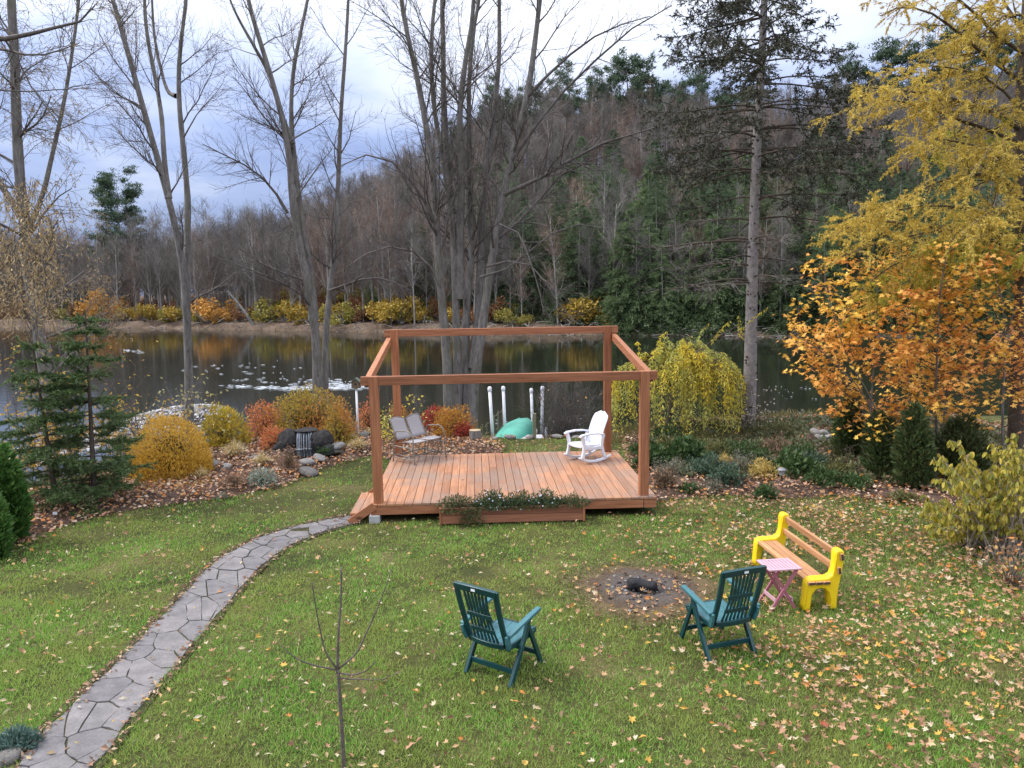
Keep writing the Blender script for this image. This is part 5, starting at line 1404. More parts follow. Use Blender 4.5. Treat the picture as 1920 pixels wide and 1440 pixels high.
# tree with two trunks left of the pergola
Yc = 23.2
bare_tree('twin_trunk_tree', 'leafless tree with two grey trunks grown together just left of the pergola', base_of(598, Yc), [
    ([(596, drop(596, Yc)), (594, 690), (590, 610), (577, 530), (560, 450), (549, 380), (543, 300), (528, 220), (505, 130), (480, 60), (462, -20), (440, -160), (420, -280)], Yc, 22.4, .18, .03),
    ([(610, drop(610, Yc)), (610, 690), (612, 600), (622, 520), (630, 440), (634, 340), (640, 200), (650, 60), (655, -60), (660, -240)], Yc + .1, 24.4, .135, .026),
    ([(588, 600), (583, 520), (566, 420), (556, 330), (550, 280), (546, 200), (552, 120), (566, 50), (580, -20), (590, -180)], 23.1, 23.6, .12, .026),
    ([(548, 270), (520, 190), (500, 130), (478, 90), (440, 20), (410, -60)], 23.1, 22.4, .08, .02)], seed=5, n1=14, t0=.28, group='leafless trees on the near bank',
    limbs=[([(578, 560), (530, 530), (480, 510), (430, 490), (395, 480)], 23, 22, .05, .01), ([(618, 545), (660, 530), (700, 520), (740, 530), (770, 545)], 23.4, 22.5, .045, .01), ([(540, 400), (500, 340), (460, 310), (420, 290), (380, 270)], 23, 22, .05, .012)])
# the big many-stemmed maple behind the deck
Yd = 21.6
bare_tree('many_stem_maple', 'big leafless maple of many grey stems rising behind the pergola', base_of(862, Yd), [
    ([(842, drop(842, Yd)), (840, 720), (833, 610), (822, 490), (816, 390), (806, 290), (791, 190), (772, 100), (757, 30), (745, -60), (730, -220)], Yd, 20.8, .165, .035),
    ([(857, drop(857, Yd)), (858, 700), (855, 600), (850, 450), (842, 360), (826, 280), (812, 180), (808, 90), (816, 0), (822, -200)], Yd + .2, 21.6, .15, .032),
    ([(845, 400), (838, 300), (832, 190), (831, 90), (829, 0), (832, -200)], 22, 22.8, .12, .04),
    ([(872, drop(872, Yd)), (874, 720), (873, 610), (884, 470), (882, 370), (880, 270), (880, 150), (889, 50), (903, -30), (920, -180)], Yd + .3, 22.4, .145, .03),
    ([(885, drop(885, Yd)), (890, 720), (905, 610), (925, 470), (945, 360), (966, 268), (988, 180), (1003, 80), (1012, 0), (1030, -180)], Yd - .1, 21.4, .155, .05),
    ([(862, 560), (862, 440), (866, 330), (862, 220), (872, 120), (885, 40), (890, -40), (900, -200)], 21.8, 21.2, .14, .03),
    ([(888, 690), (899, 560), (903, 430), (914, 300), (928, 200), (936, 100), (936, 0), (940, -180)], 21.9, 23, .14, .035)],
    seed=9, n1=18, L1=(1.8, 4.4), n2=10, n3=5.5, t0=.34, ang=(26, 64), group='leafless trees on the near bank',
    limbs=[([(945, 365), (1000, 340), (1070, 300), (1140, 265), (1210, 245), (1275, 225)], 21.4, 20.6, .07, .012), ([(930, 450), (990, 400), (1050, 330), (1110, 300), (1160, 285)], 21.5, 21, .06, .012),
           ([(935, 420), (975, 440), (990, 480), (1010, 540), (1020, 590)], 21, 20, .035, .008), ([(820, 430), (780, 350), (730, 300), (690, 290), (640, 310)], 21, 20.4, .06, .012),
           ([(828, 540), (790, 480), (740, 462), (700, 470), (650, 500)], 21, 20.2, .045, .01), ([(912, 500), (950, 490), (1000, 500), (1040, 560), (1075, 600)], 21, 20, .035, .008),
           ([(900, 520), (960, 500), (1030, 440), (1090, 420), (1140, 430)], 21, 20.4, .04, .009), ([(960, 300), (1040, 190), (1120, 110), (1190, 50), (1260, 10)], 21.4, 21, .06, .014), ([(990, 180), (1060, 110), (1130, 60), (1220, 30)], 21.4, 21, .05, .012)])
# left-edge tree with a pale trunk, tan willow-like leaves hanging round it
Ya = 17.5
tA, a_, ra_, b_, c_ = bare_tree('willow_tree', 'tall tree at the left edge with narrow tan leaves still hanging on drooping twigs', base_of(92, Ya), [
    ([(96, drop(96, Ya)), (88, 720), (72, 620), (55, 520), (46, 420), (36, 320), (30, 200), (26, 80), (20, -20), (16, -200)], Ya, 17.5, .17, .07),
    ([(48, 440), (75, 380), (98, 290), (118, 200), (135, 100), (150, -20), (160, -160)], 17.5, 18, .06, .02),
    ([(40, 400), (10, 360), (-20, 300), (-50, 200), (-70, 60)], 17.4, 16.8, .07, .03)], seed=13, n1=16, L1=(1.2, 2.8), n2=9, n3=6, t0=.28, up=(.05, -.10, -.16),
    limbs=[([(-40, 70), (20, 72), (70, 60), (110, 50), (150, 40), (178, 10)], 13, 13.5, .055, .012), ([(-30, 90), (20, 95), (60, 105), (110, 95), (150, 80)], 13.5, 14, .03, .008), ([(-30, 165), (40, 172), (110, 168), (180, 165)], 14, 14.6, .02, .006)])
M_WLF = leaf_mat('tan_willow_leaf', [(.24, .17, .09), (.34, .25, .13), (.42, .33, .18), (.30, .19, .07)], .3)
n = 5200; tw = np.concatenate([b_[:, :4], c_]) ; q = trg.integers(0, len(tw), n * 3); s = trg.integers(1, 4, n * 3)
p_ = tw[q, s]; sy = 720 - (p_ - CAM) @ AX_U / ((p_ - CAM) @ AX_F) * FPX
ok = trg.random(n * 3) < np.where(sy > 330, .85, np.where(sy > 200, .22, .10)) * (sy < 640); p_ = p_[ok][:n]
d = unit(rdir(len(p_), .7, trg) + np.array([0, 0, -.9])); L = trg.uniform(.06, .12, len(p_))
mb = MB(); leaves(mb, p_, d, rdir(len(p_), 1, trg), L, L * .2, 'blade', curl=trg.uniform(-.6, .6, len(p_)))
# hanging leafy twigs of the lower crown
ns = 210; sx = trg.uniform(-20, 132, ns); sy = trg.uniform(330, 560, ns)
st = []
for i in range(ns):
    if sx[i] > 60 + trg.random() * 80: sx[i] *= .6
    Y_ = trg.uniform(12.2, 16); a = P(sx[i], sy[i], Y_); L_ = trg.uniform(.35, 1.0); dd = trg.normal(0, .25, 2)
    st.append([a, a + np.array([dd[0] * L_ * .7, dd[1] * L_ * .7, -L_ * .35]), a + np.array([dd[0] * L_, dd[1] * L_, -L_])])
st = np.array(st)
for k in range(13):
    f = k / 12; p2 = st[:, 0] * (1 - f) ** 2 + 2 * st[:, 1] * f * (1 - f) + st[:, 2] * f * f
    d = unit(rdir(ns, .5, trg) + np.array([0, 0, -.8])); L = trg.uniform(.07, .125, ns); leaves(mb, p2, d, rdir(ns, 1, trg), L, L * .21, 'blade', curl=trg.uniform(-.5, .5, ns))
lv = mb.build('foliage', M_WLF, tA); lv['kind'] = 'stuff'
mb = MB(); tubes(mb, st, np.array([.006, .004, .002])[None], 3); mb.build('drooping_twigs', M_BARKD, tA)['kind'] = 'stuff'

# ---------------------------------------------------------------- old spruce
def needles(mb, tw, n, L=(.05, .10), wf=.3, rg=trg, m=0, t0=0.0, spread=.9, sag=0.0):
    K = tw.shape[1]; q = rg.integers(0, len(tw), n); f = t0 + (1 - t0) * rg.random(n); f = f * (K - 1); i = np.minimum(f.astype(int), K - 2); s = (f - i)[:, None]
    p_ = tw[q, i] * (1 - s) + tw[q, i + 1] * s; d0 = unit(tw[q, i + 1] - tw[q, i])
    d = unit(d0 * .8 + rdir(n, 1, rg) * spread + np.array([0, 0, -sag])); ln = rg.uniform(*L, n)
    leaves(mb, p_, d, rdir(n, 1, rg), ln, ln * wf, 'tri', m=m)
M_SPN = leaf_mat('old_spruce_needles', [(.028, .034, .018), (.045, .05, .026), (.06, .066, .036), (.075, .07, .045)], .15)
Ye = 18.8
spr = thing('spruce_tree', 'tall old spruce with a bare grey trunk and sparse drooping branches right of the pergola', 'tree', base_of(1405, Ye))
p_, r_ = stem_set([([(1402, drop(1402, Ye)), (1406, 720), (1408, 620), (1411, 500), (1415, 380), (1420, 250), (1428, 120), (1433, 0), (1440, -160), (1448, -380), (1452, -560)], Ye, Ye, .18, .03)], 24)
mb = MB(); r_[0, 0] *= 1.35; tubes(mb, p_, r_, 14); mb.build('trunk', M_BARKS, spr, smooth=True)
# knots left where branches broke off
kb = MB(); nk = 150
fz = trg.uniform(.04, .5, nk); az = trg.uniform(0, 6.28, nk); i = np.minimum((fz * 23).astype(int), 22); s = (fz * 23 - i)[:, None]
c = p_[0][i] * (1 - s) + p_[0][i + 1] * s; rr_ = r_[0][i]; o_ = np.stack([np.cos(az), np.sin(az), np.full(nk, .15)], -1)
tubes(kb, np.stack([c + o_ * (rr_ * .9)[:, None], c + o_ * (rr_ + trg.uniform(.01, .05, nk))[:, None]], 1), np.array([.028, .012])[None], 5, cap=True); kb.build('branch_stubs', M_BARKD, spr)['kind'] = 'stuff'
zf = trg.random(175) ** .95; f0 = .235 + .765 * (np.round(zf * 25) / 25 + trg.normal(0, .004, 175)); az = trg.uniform(0, 6.28, 175); K = 8
i = np.minimum((f0 * 23).astype(int), 22); s = (f0 * 23 - i)[:, None]; b0 = p_[0][i] * (1 - s) + p_[0][i + 1] * s
ln = (3.2 * (1 - .82 * zf) + .2) * trg.uniform(.75, 1.15, 175); f0 = np.clip(f0, .23, .995); ln[f0 < .325] *= trg.uniform(.4, .95, (f0 < .325).sum())
t = np.linspace(0, 1, K)
br = b0[:, None] + np.stack([np.cos(az)[:, None] * ln[:, None] * t, np.sin(az)[:, None] * ln[:, None] * t, ln[:, None] * (.16 * t - .42 * t ** 2 + .24 * t ** 4)], -1) + np.cumsum(trg.normal(0, .012, (175, K, 3)), 1)
rb = np.linspace(.026, .006, K)[None] * (.5 + .5 * ln[:, None] / 2.5)
mb = MB(); tubes(mb, br, rb, 5); mb.build('branches', M_BARKD, spr, smooth=True)['kind'] = 'stuff'
lo_m = f0 < .325
tw, rt, pid = spawn(br, rb, 17, (.35, .85), (40, 75), 5, .30, 1, up=-.06, wob=.10, rr=.5, rmin=.005, rg=trg, flat=.8, lpow=.5)
tw3, rt3, pid3 = spawn(tw, rt, 3.2, (.12, .4), (30, 60), 3, .2, 1, up=-.1, wob=.1, rmin=.0035, rg=trg, flat=.5)
mb = MB(); tubes(mb, tw, rt, 3); tubes(mb, tw3, rt3, 3); mb.build('twigs', bark_mat('dead_twig', (.12, .11, .10), (.26, .24, .22), 6, bmp=.1), spr)['kind'] = 'stuff'
live = ~lo_m[pid]; live3 = live[pid3]
mb = MB(); needles(mb, tw[live], 44000, (.06, .115), .30, sag=.1); needles(mb, tw3[live3], 40000, (.055, .105), .30, sag=.1); mb.build('needles', M_SPN, spr)['kind'] = 'stuff'
# vine with seed heads climbing its foot
vt = thing('vine', 'withered vine with pale seed heads climbing the foot of the old spruce', 'vine', base_of(1405, 18.4))
mb = MB(); hb = MB()
for k in range(26):
    a = P(1375 + trg.uniform(0, 60), 825, 18.4); a[2] = 0; hgt = trg.uniform(.5, 1.5); q = np.linspace(0, 1, 6)
    pts = a[None] + np.stack([trg.normal(0, .2) * q + .08 * np.sin(q * 7 + k), -.1 * q + .05 * np.cos(q * 5), hgt * q], -1)
    tubes(mb, pts[None], np.linspace(.008, .004, 6)[None], 3)
    pebbles(hb, pts[2:] + trg.normal(0, .06, (4, 3)), trg.uniform(.02, .035, 4), 1.0)
mb.build('stems', M_BARKD, vt)['kind'] = 'stuff'; hb.build('seed_head', plain_mat('seed_fluff', (.36, .33, .27), .9), vt)['kind'] = 'stuff'

# ---------------------------------------------------------------- larch on the right
M_LAR = leaf_mat('larch_gold', [(.54, .39, .06), (.64, .47, .08), (.74, .56, .13), (.58, .47, .10)], .35, .6)
M_LAR2 = leaf_mat('larch_green_gold', [(.36, .38, .05), (.48, .46, .06), (.56, .52, .08), (.62, .50, .08)], .35, .6)
Yl = 15.0
lar = thing('larch_tree', 'large golden larch spreading its limbs from the right edge', 'tree', base_of(1912, Yl))
ps, rs = stem_set([([(1905, drop(1905, Yl)), (1908, 720), (1914, 600), (1918, 480), (1916, 380), (1912, 260), (1918, 120), (1926, 0), (1935, -160), (1940, -400)], Yl, Yl, .17, .05)], 16)
mb = MB(); tubes(mb, ps, rs, 12); mb.build('trunk', M_BARKD, lar, smooth=True)
LIMBS = [([(1918, 100), (1870, 60), (1820, 15), (1770, -25), (1700, -50)], 15, 14, .05), ([(1915, 150), (1850, 110), (1790, 60), (1745, 30), (1690, 20), (1650, 40)], 15, 14.2, .05),
         ([(1914, 245), (1860, 215), (1810, 195), (1740, 178), (1660, 168), (1590, 162)], 15, 13.4, .05), ([(1914, 268), (1850, 240), (1800, 225), (1740, 200), (1680, 187), (1620, 190), (1575, 215)], 15, 14.4, .045),
         ([(1915, 330), (1860, 290), (1800, 270), (1740, 260), (1690, 290)], 15, 13.5, .035), ([(1917, 470), (1850, 445), (1760, 425), (1680, 415), (1610, 420), (1560, 450)], 15, 13.6, .04), ([(1917, 490), (1830, 470), (1740, 470), (1670, 500), (1610, 545)], 15, 14.2, .035), ([(1917, 360), (1870, 330), (1820, 325), (1760, 340), (1700, 365), (1650, 380)], 15, 13.2, .04),
         ([(1917, 430), (1870, 415), (1820, 395), (1760, 385), (1690, 395), (1630, 410)], 15, 14, .04), ([(1917, 460), (1860, 440), (1790, 430), (1710, 440), (1640, 455), (1580, 480)], 15, 13, .04),
         ([(1916, 210), (1880, 170), (1830, 140), (1780, 125), (1720, 120)], 15, 14.5, .035), ([(1920, 60), (1890, 10), (1850, -40), (1800, -80)], 15, 15.5, .04),
         ([(1917, 300), (1900, 290), (1870, 270), (1850, 290), (1820, 330)], 15, 12.6, .03), ([(1917, 390), (1890, 390), (1850, 400), (1800, 440)], 15, 12.4, .03),
         ([(1917, 250), (1960, 200), (2000, 180)], 15, 14, .04), ([(1917, 350), (1960, 330), (2000, 350)], 15, 14, .04), ([(1919, 30), (1880, 40), (1840, 70), (1800, 90)], 15, 14, .03)]
GREEN = [([(1917, 500), (1880, 470), (1840, 460), (1790, 475), (1740, 500), (1690, 530)], 15.2, 15.6, .035), ([(1917, 480), (1890, 450), (1860, 430), (1820, 440), (1780, 470)], 15, 14.2, .03), ([(1917, 540), (1880, 510), (1830, 505), (1780, 530)], 15.2, 15.4, .03),
         ([(1914, 330), (1850, 280), (1790, 255), (1750, 270)], 15, 15.4, .03), ([(1917, 520), (1940, 480), (1980, 470)], 15, 12.8, .03), ([(1917, 470), (1800, 500), (1700, 540), (1620, 560)], 15.2, 14.4, .03)]
for lst, mm, nm, nn in ((LIMBS, M_LAR, 'gold_foliage', 84000), (GREEN, M_LAR2, 'green_gold_foliage', 36000)):
    lp, lr = stem_set([(a, b1, b2_, r0, .008) for a, b1, b2_, r0 in lst], 10)
    lp += np.cumsum(trg.normal(0, .012, lp.shape), 1)
    mb = MB(); tubes(mb, lp, lr, 6); mb.build('limbs', M_BARKD, lar, smooth=True)['kind'] = 'stuff'
    t1, r1, _ = spawn(lp, lr, 24, (.5, 1.3), (35, 75), 6, .12, 1, up=-.07, wob=.08, rr=.5, rmin=.005, rg=trg, flat=.8, lpow=.35)
    t2, r2, _ = spawn(t1, r1, 6.5, (.15, .5), (30, 60), 5, .1, 1, up=-.17, wob=.1, rr=.6, rmin=.003, rg=trg)
    mb = MB(); tubes(mb, t1, r1, 3); tubes(mb, t2, r2, 3); mb.build('twigs', M_BARKD, lar)['kind'] = 'stuff'
    mb = MB(); needles(mb, t1, nn // 3, (.03, .06), .30, spread=1.2); needles(mb, t2, nn, (.035, .065), .28, spread=1.3, sag=.3); needles(mb, lp, nn // 12, (.03, .06), .3, spread=1.5, t0=.4)
    mb.build(nm, mm, lar)['kind'] = 'stuff'

# ---------------------------------------------------------------- orange maples
def maple(label, base, stems, seed, cols, n1, nl, xr, yr, sub=300):
    rg = np.random.default_rng(seed)
    t = thing('maple_tree', label, 'tree', base, 0, 'young orange maples by the river')
    Ps, Rs = stem_set(stems, 10)
    for p_, r_ in zip(Ps, Rs):
        mb = MB(); tubes(mb, p_[None], r_[None], 7); mb.build('stem', M_BARK, t, smooth=True)
    a, ra, _ = spawn(Ps, Rs, n1, (.7, 1.7), (45, 80), 5, .22, .98, up=.03, wob=.10, rr=.5, rmin=.006, rg=rg, flat=.2, lpow=.45)
    b2, rb2, _ = spawn(a, ra, 6, (.3, .8), (30, 65), 4, .2, 1, up=.02, wob=.1, rmin=.004, rg=rg, flat=.6)
    mb = MB(); tubes(mb, a, ra, 4); tubes(mb, b2, rb2, 3); mb.build('branches', M_BARKD, t)['kind'] = 'stuff'
    al = np.concatenate([b2[:, 1:].reshape(-1, 3), a[:, 2:].reshape(-1, 3)])
    # drop branch points outside the crown seen in the photo
    dv = al - CAM; z = dv @ AX_F; sx = 960 + FPX * (dv @ AX_R) / z; sy = 720 - FPX * (dv @ AX_U) / z
    al = al[(sx > xr[0]) & (sx < xr[1]) & (sy > yr[0]) & (sy < yr[1])]
    q = rg.integers(0, len(al), nl); p_ = al[q] + rg.normal(0, .09, (nl, 3)) * np.array([1, 1, .35])
    d = unit(rdir(nl, .25, rg) + np.array([0, 0, -.35])); nr = unit(rdir(nl, .5, rg) * .75 + np.array([0, 0, 1.0]))
    L = rg.uniform(.085, .165, nl); cu = rg.uniform(-.5, .4, nl)
    m = leaf_mat('maple_leaf', cols[0], .3, .5, big=cols[1])
    dep = np.linalg.norm(p_ - CAM, axis=1); od = np.argsort(dep / L)
    for k in od[:sub]:
        mb = MB(); leaves(mb, np.zeros((1, 3)), d[k:k + 1], nr[k:k + 1], L[k], L[k] * 1.02, 'maple', curl=cu[k:k + 1])
        o = mb.build('leaf', m, t, world=False); o.location = p_[k] - np.array(t.location)
    r_ = od[sub:]; mb = MB(); leaves(mb, p_[r_], d[r_], nr[r_], L[r_], L[r_] * 1.02, 'maple5', curl=cu[r_])
    mb.build('foliage', m, t)['kind'] = 'stuff'
    return t
Ym = 14.5
maple('young maple in golden orange leaf in front of the river right of the old spruce', base_of(1650, Ym), [
    ([(1632, drop(1632, Ym)), (1633, 760), (1638, 690), (1643, 610), (1645, 540), (1640, 480), (1600, 470)], Ym, 14.6, .028, .008),
    ([(1655, drop(1655, Ym)), (1640, 760), (1600, 690), (1570, 620), (1555, 560), (1545, 500)], Ym, 14.0, .022, .007),
    ([(1650, drop(1650, Ym)), (1620, 740), (1575, 690), (1530, 650), (1490, 630)], Ym, 13.9, .018, .006),
    ([(1700, drop(1700, Ym)), (1705, 740), (1700, 640), (1710, 560), (1700, 500)], Ym + .4, 15, .026, .008)], 31,
    ([(.80, .45, .06), (.84, .53, .07), (.86, .60, .10), (.82, .40, .06)], (.9, (.82, .38, .08))), 26, 2700, (1478, 1780), (478, 830))
maple('taller young maple in orange-red leaf under the larch at the right', base_of(1760, 14.9), [
    ([(1757, drop(1757, 14.9)), (1755, 740), (1758, 640), (1762, 560), (1775, 480), (1795, 430)], 14.6, 13.4, .035, .008),
    ([(1882, drop(1882, 14.2)), (1880, 760), (1884, 660), (1880, 570), (1862, 500), (1850, 450)], 14.2, 13.8, .032, .008),
    ([(1880, 640), (1900, 590), (1920, 540), (1940, 500)], 14.2, 13.6, .02, .006),
    ([(1765, drop(1765, 14.9)), (1780, 720), (1810, 640), (1830, 560), (1820, 490)], 14.9, 14, .025, .007)], 37,
    ([(.80, .35, .09), (.84, .42, .10), (.86, .48, .11), (.78, .27, .07)], (.8, (.84, .52, .08))), 28, 2900, (1640, 1940), (455, 815))

# ---------------------------------------------------------------- weeping willow
M_WIL = leaf_mat('willow_leaf', [(.56, .50, .08), (.72, .58, .06), (.82, .66, .065), (.84, .68, .08), (.76, .60, .08)], .45, big=(1.5, (.52, .54, .15)))
Yw = 18.6
wil = thing('weeping_willow', 'small weeping willow in yellow-green leaf between the deck and the old spruce', 'tree', base_of(1255, Yw))
ps, rs = stem_set([([(1248, drop(1248, Yw)), (1255, 790), (1265, 720), (1280, 670), (1290, 640)], Yw, Yw, .075, .03), ([(1262, 735), (1240, 690), (1215, 660)], Yw, Yw - .3, .04, .02), ([(1272, 700), (1310, 660), (1350, 630), (1385, 610)], Yw, Yw + .2, .04, .012)], 10)
for p_, r_ in zip(ps, rs):
    mb = MB(); tubes(mb, p_[None], r_[None], 8); mb.build('trunk', M_BARKD, wil, smooth=True)
ns = 520; K = 12; wc = P(1275, 690, Yw)
gb = trg.integers(0, 64, ns); az = trg.uniform(0, 6.28, 64)[gb] + trg.normal(0, .10, ns); rr_ = np.clip(np.sqrt(trg.random(64))[gb] + trg.normal(0, .05, ns), 0, 1); rx, ry = 1.42, 1.25
top = np.stack([wc[0] + rr_ * rx * np.cos(az), Yw + rr_ * ry * np.sin(az), wc[2] + .75 * (1 - rr_ ** 2.2) - .1 + trg.normal(0, .10, ns)], -1)
ctr = np.array([wc[0], Yw, wc[2] + .15])
end = np.stack([wc[0] + rr_ * rx * 1.10 * np.cos(az), Yw + rr_ * ry * 1.1 * np.sin(az), np.maximum(top[:, 2] - trg.uniform(.5, 2.3, ns), .15 + .35 * trg.random(ns))], -1)
t = np.linspace(0, 1, K)[None, :, None]
st = ((1 - t) ** 2 * (ctr * .3 + top * .7)[:, None] + 2 * t * (1 - t) * (top + (top - ctr) * .30 + np.array([0, 0, .1]))[:, None] + t ** 2 * end[:, None])
# a few upright wild shoots above the crown
mb = MB(); tubes(mb, st, np.linspace(.006, .002, K)[None], 3)
ex = []
for (x0, y0, x1, y1) in [(1330, 650, 1370, 600), (1300, 650, 1330, 605), (1370, 640, 1440, 575), (1230, 655, 1250, 620), (1200, 660, 1195, 640), (1390, 640, 1385, 590)]:
    ex.append(px_line([(x0, y0), ((x0 + x1) / 2, (y0 + y1) / 2 - 5), (x1, y1)], Yw, Yw - .2, K))
ex = np.array(ex); tubes(mb, ex, np.linspace(.01, .003, K)[None], 3); mb.build('hanging_twigs', M_BARKD, wil)['kind'] = 'stuff'
mb = MB(); alls = np.concatenate([st, ex]); n = 22000; q = trg.integers(0, len(alls), n); f = (.15 + .85 * trg.random(n)) * (K - 1); i = np.minimum(f.astype(int), K - 2); s = (f - i)[:, None]
p_ = alls[q, i] * (1 - s) + alls[q, i + 1] * s; d = unit(rdir(n, .6, trg) * .8 + np.array([0, 0, -.75])); L = trg.uniform(.06, .12, n)
leaves(mb, p_, d, rdir(n, 1, trg), L, L * .24, 'blade', curl=trg.uniform(-.4, .4, n)); mb.build('foliage', M_WIL, wil)['kind'] = 'stuff'

# ---------------------------------------------------------------- young spruces on the left
M_YSP = leaf_mat('young_spruce_needles', [(.05, .092, .034), (.08, .135, .048), (.115, .175, .06), (.16, .21, .075)], .15)
def young_spruce(label, base, top, Rm, nb, seed, nn, low=.12, gap=()):
    rg = np.random.default_rng(seed); base = np.array(base); h = top[2] - base[2]
    t = thing('spruce_tree', label, 'tree', base, 0, 'young spruces on the left')
    K = 8; q = np.linspace(0, 1, K)
    tr = base[None] * (1 - q)[:, None] + np.array(top)[None] * q[:, None]; rt = .05 * (1 - .9 * q) + .004
    mb = MB(); tubes(mb, tr[None], rt[None], 8); mb.build('trunk', M_BARKD, t, smooth=True)
    nwh = int(nb / 6); zw = np.repeat(np.linspace(low, .97, nwh), 6) + rg.normal(0, .012, nwh * 6); nb = nwh * 6
    keep = np.ones(nb, bool)
    for g0, g1, pr in gap: keep &= ~((zw > g0) & (zw < g1) & (rg.random(nb) < pr))
    zw = zw[keep]; nb = len(zw); az = rg.uniform(0, 6.28, nb)
    ln = (Rm * (1 - zw) ** .8 + .08) * rg.uniform(.65, 1.15, nb)
    b0 = base[None] * (1 - zw)[:, None] + np.array(top)[None] * zw[:, None]
    br = b0[:, None] + np.stack([np.cos(az)[:, None] * ln[:, None] * q, np.sin(az)[:, None] * ln[:, None] * q, ln[:, None] * (.05 * q - .28 * q ** 2 + .22 * q ** 3.5)], -1)
    rb = np.linspace(.012, .003, K)[None] * np.ones((nb, 1))
    tw, rw, _ = spawn(br, rb, 15, (.18, .46), (35, 60), 4, .18, 1, up=-.03, wob=.06, rr=.5, rmin=.002, rg=rg, flat=.85, lpow=.5)
    mb = MB(); tubes(mb, br, rb, 4); tubes(mb, tw, rw, 3); mb.build('branches', M_BARKD, t)['kind'] = 'stuff'
    mb = MB(); needles(mb, br, nn // 3, (.045, .08), .24, rg=rg, t0=.25, spread=.8); needles(mb, tw, nn, (.04, .075), .24, rg=rg, spread=.75)
    mb.build('needles', M_YSP, t)['kind'] = 'stuff'
bs = G(178, 945); young_spruce('young green spruce with open layered branches beside the round yellow bush', (bs[0], bs[1], -.02), P(160, 585, bs[1]), .98, 84, 41, 46000, .05, gap=((.22, .5, .35),))
bs = G(105, 965); tp = P(60, 640, bs[1] + .3); young_spruce('young spruce behind the cedar hedge at the left edge', (bs[0] - .15, bs[1] + .3, -.02), tp, 1.05, 66, 43, 34000, .15, gap=((.2, .42, .5),))
# ---------------------------------------------------------------- twiggy saplings with last yellow leaves, left bank
M_YLF = leaf_mat('yellow_leaf_hanging', [(.50, .32, .04), (.60, .40, .07), (.44, .28, .05), (.56, .33, .10)], .35)
def sapling(label, px, py, Y, toppx, nst, seed, nl, lm=None, ls=(.05, .085), tm='oval', name='sapling', z0=None, L1=(.5, 1.2), spread=60, group='twiggy saplings on the left bank', r0=.014, bark=None):
    rg = np.random.default_rng(seed); b_ = P(px, py, Y); zg = float(gz(b_[0], Y)) if z0 is None else z0
    t = thing(name, label, 'sapling', (b_[0], Y, zg), 0, group)
    stems = []
    for k in range(nst):
        e_ = P(toppx[0] + rg.normal(0, spread), toppx[1] + abs(rg.normal(0, 40)), Y + rg.normal(0, .4)); s_ = np.array([b_[0] + rg.normal(0, .05), Y, zg - .05])
        m_ = (s_ + e_) / 2 + rg.normal(0, .12, 3); stems.append(resample(np.array([s_, m_, e_]), 9))
    stems = np.array(stems); rs_ = np.linspace(r0, .004, 9)[None] * np.ones((nst, 1))
    a, ra, _ = spawn(stems, rs_, 8, L1, (30, 65), 5, .25, 1, up=.05, wob=.14, rmin=.003, rg=rg); b2, rb2, _ = spawn(a, ra, 5, (.2, .6), (30, 65), 4, .1, 1, up=.03, wob=.14, rmin=.0025, rg=rg)
    mb = MB(); tubes(mb, stems, rs_, 5); tubes(mb, a, ra, 3); tubes(mb, b2, rb2, 3); mb.build('stems', bark or M_BARKT, t)['kind'] = 'stuff'
    if nl:
        al = np.concatenate([b2[:, 1:].reshape(-1, 3), a[:, 2:].reshape(-1, 3)]); p_ = al[rg.integers(0, len(al), nl)]
        d = unit(rdir(nl, .6, rg) + np.array([0, 0, -.4])); L = rg.uniform(*ls, nl); mb = MB(); leaves(mb, p_, d, rdir(nl, 1, rg), L, L * .6, tm); mb.build('foliage', lm or M_YLF, t)['kind'] = 'stuff'
    return t
sapling('thin sapling with yellow leaves at the left edge above the young spruces', 40, 900, 15.5, (35, 640), 6, 51, 900, spread=45)
sapling('low yellow-leaved sapling between the two young spruces', 130, 850, 15.0, (105, 700), 6, 52, 800, spread=45, L1=(.3, .8))
sapling('yellow-leaved sapling behind the trunk of the layered young spruce', 215, 840, 16.5, (225, 730), 6, 53, 650, spread=40, L1=(.3, .7))
sapling('bare arching sapling over the water left of the twin-stemmed tree', 275, 800, 18.5, (250, 640), 4, 54, 60, spread=70, L1=(.8, 1.9), r0=.022)
sapling('sapling with a few pale curled leaves in front of the twin-stemmed tree', 345, 780, 17.5, (380, 690), 4, 55, 150, spread=60, L1=(.5, 1.3), tm='blade', ls=(.07, .12), lm=leaf_mat('pale_curled_leaf', [(.42, .40, .20), (.52, .45, .22), (.38, .38, .12)], .35))
sapling('low shrub with sparse yellow leaves behind the round yellow bush', 270, 790, 17.0, (275, 755), 6, 56, 260, spread=45, L1=(.2, .5))
sapling('slim sapling with one tuft of yellow leaves left of the birdhouse', 620, 760, 19.6, (632, 715), 1, 57, 26, spread=4, L1=(.1, .25))
sapling('thin bare stem with pale leaves left of the glider bench', 765, 800, 18.5, (790, 735), 3, 58, 60, spread=25, L1=(.2, .5), tm='blade', lm=M_WIL)
sapling('small yellow-green shoot beside the left rear pergola post', 728, 800, 18.2, (728, 735), 5, 59, 260, spread=8, L1=(.1, .25), tm='blade', lm=M_WIL)
# many-stemmed bare bush at the water behind the rocking chair
sapling('bare brown many-stemmed bush at the water edge behind the rocking chair', 1062, 812, 20.2, (1065, 700), 60, 61, 50, spread=40, L1=(.3, .9), name='bare_bush', group=None, r0=.012, lm=M_LFALL)
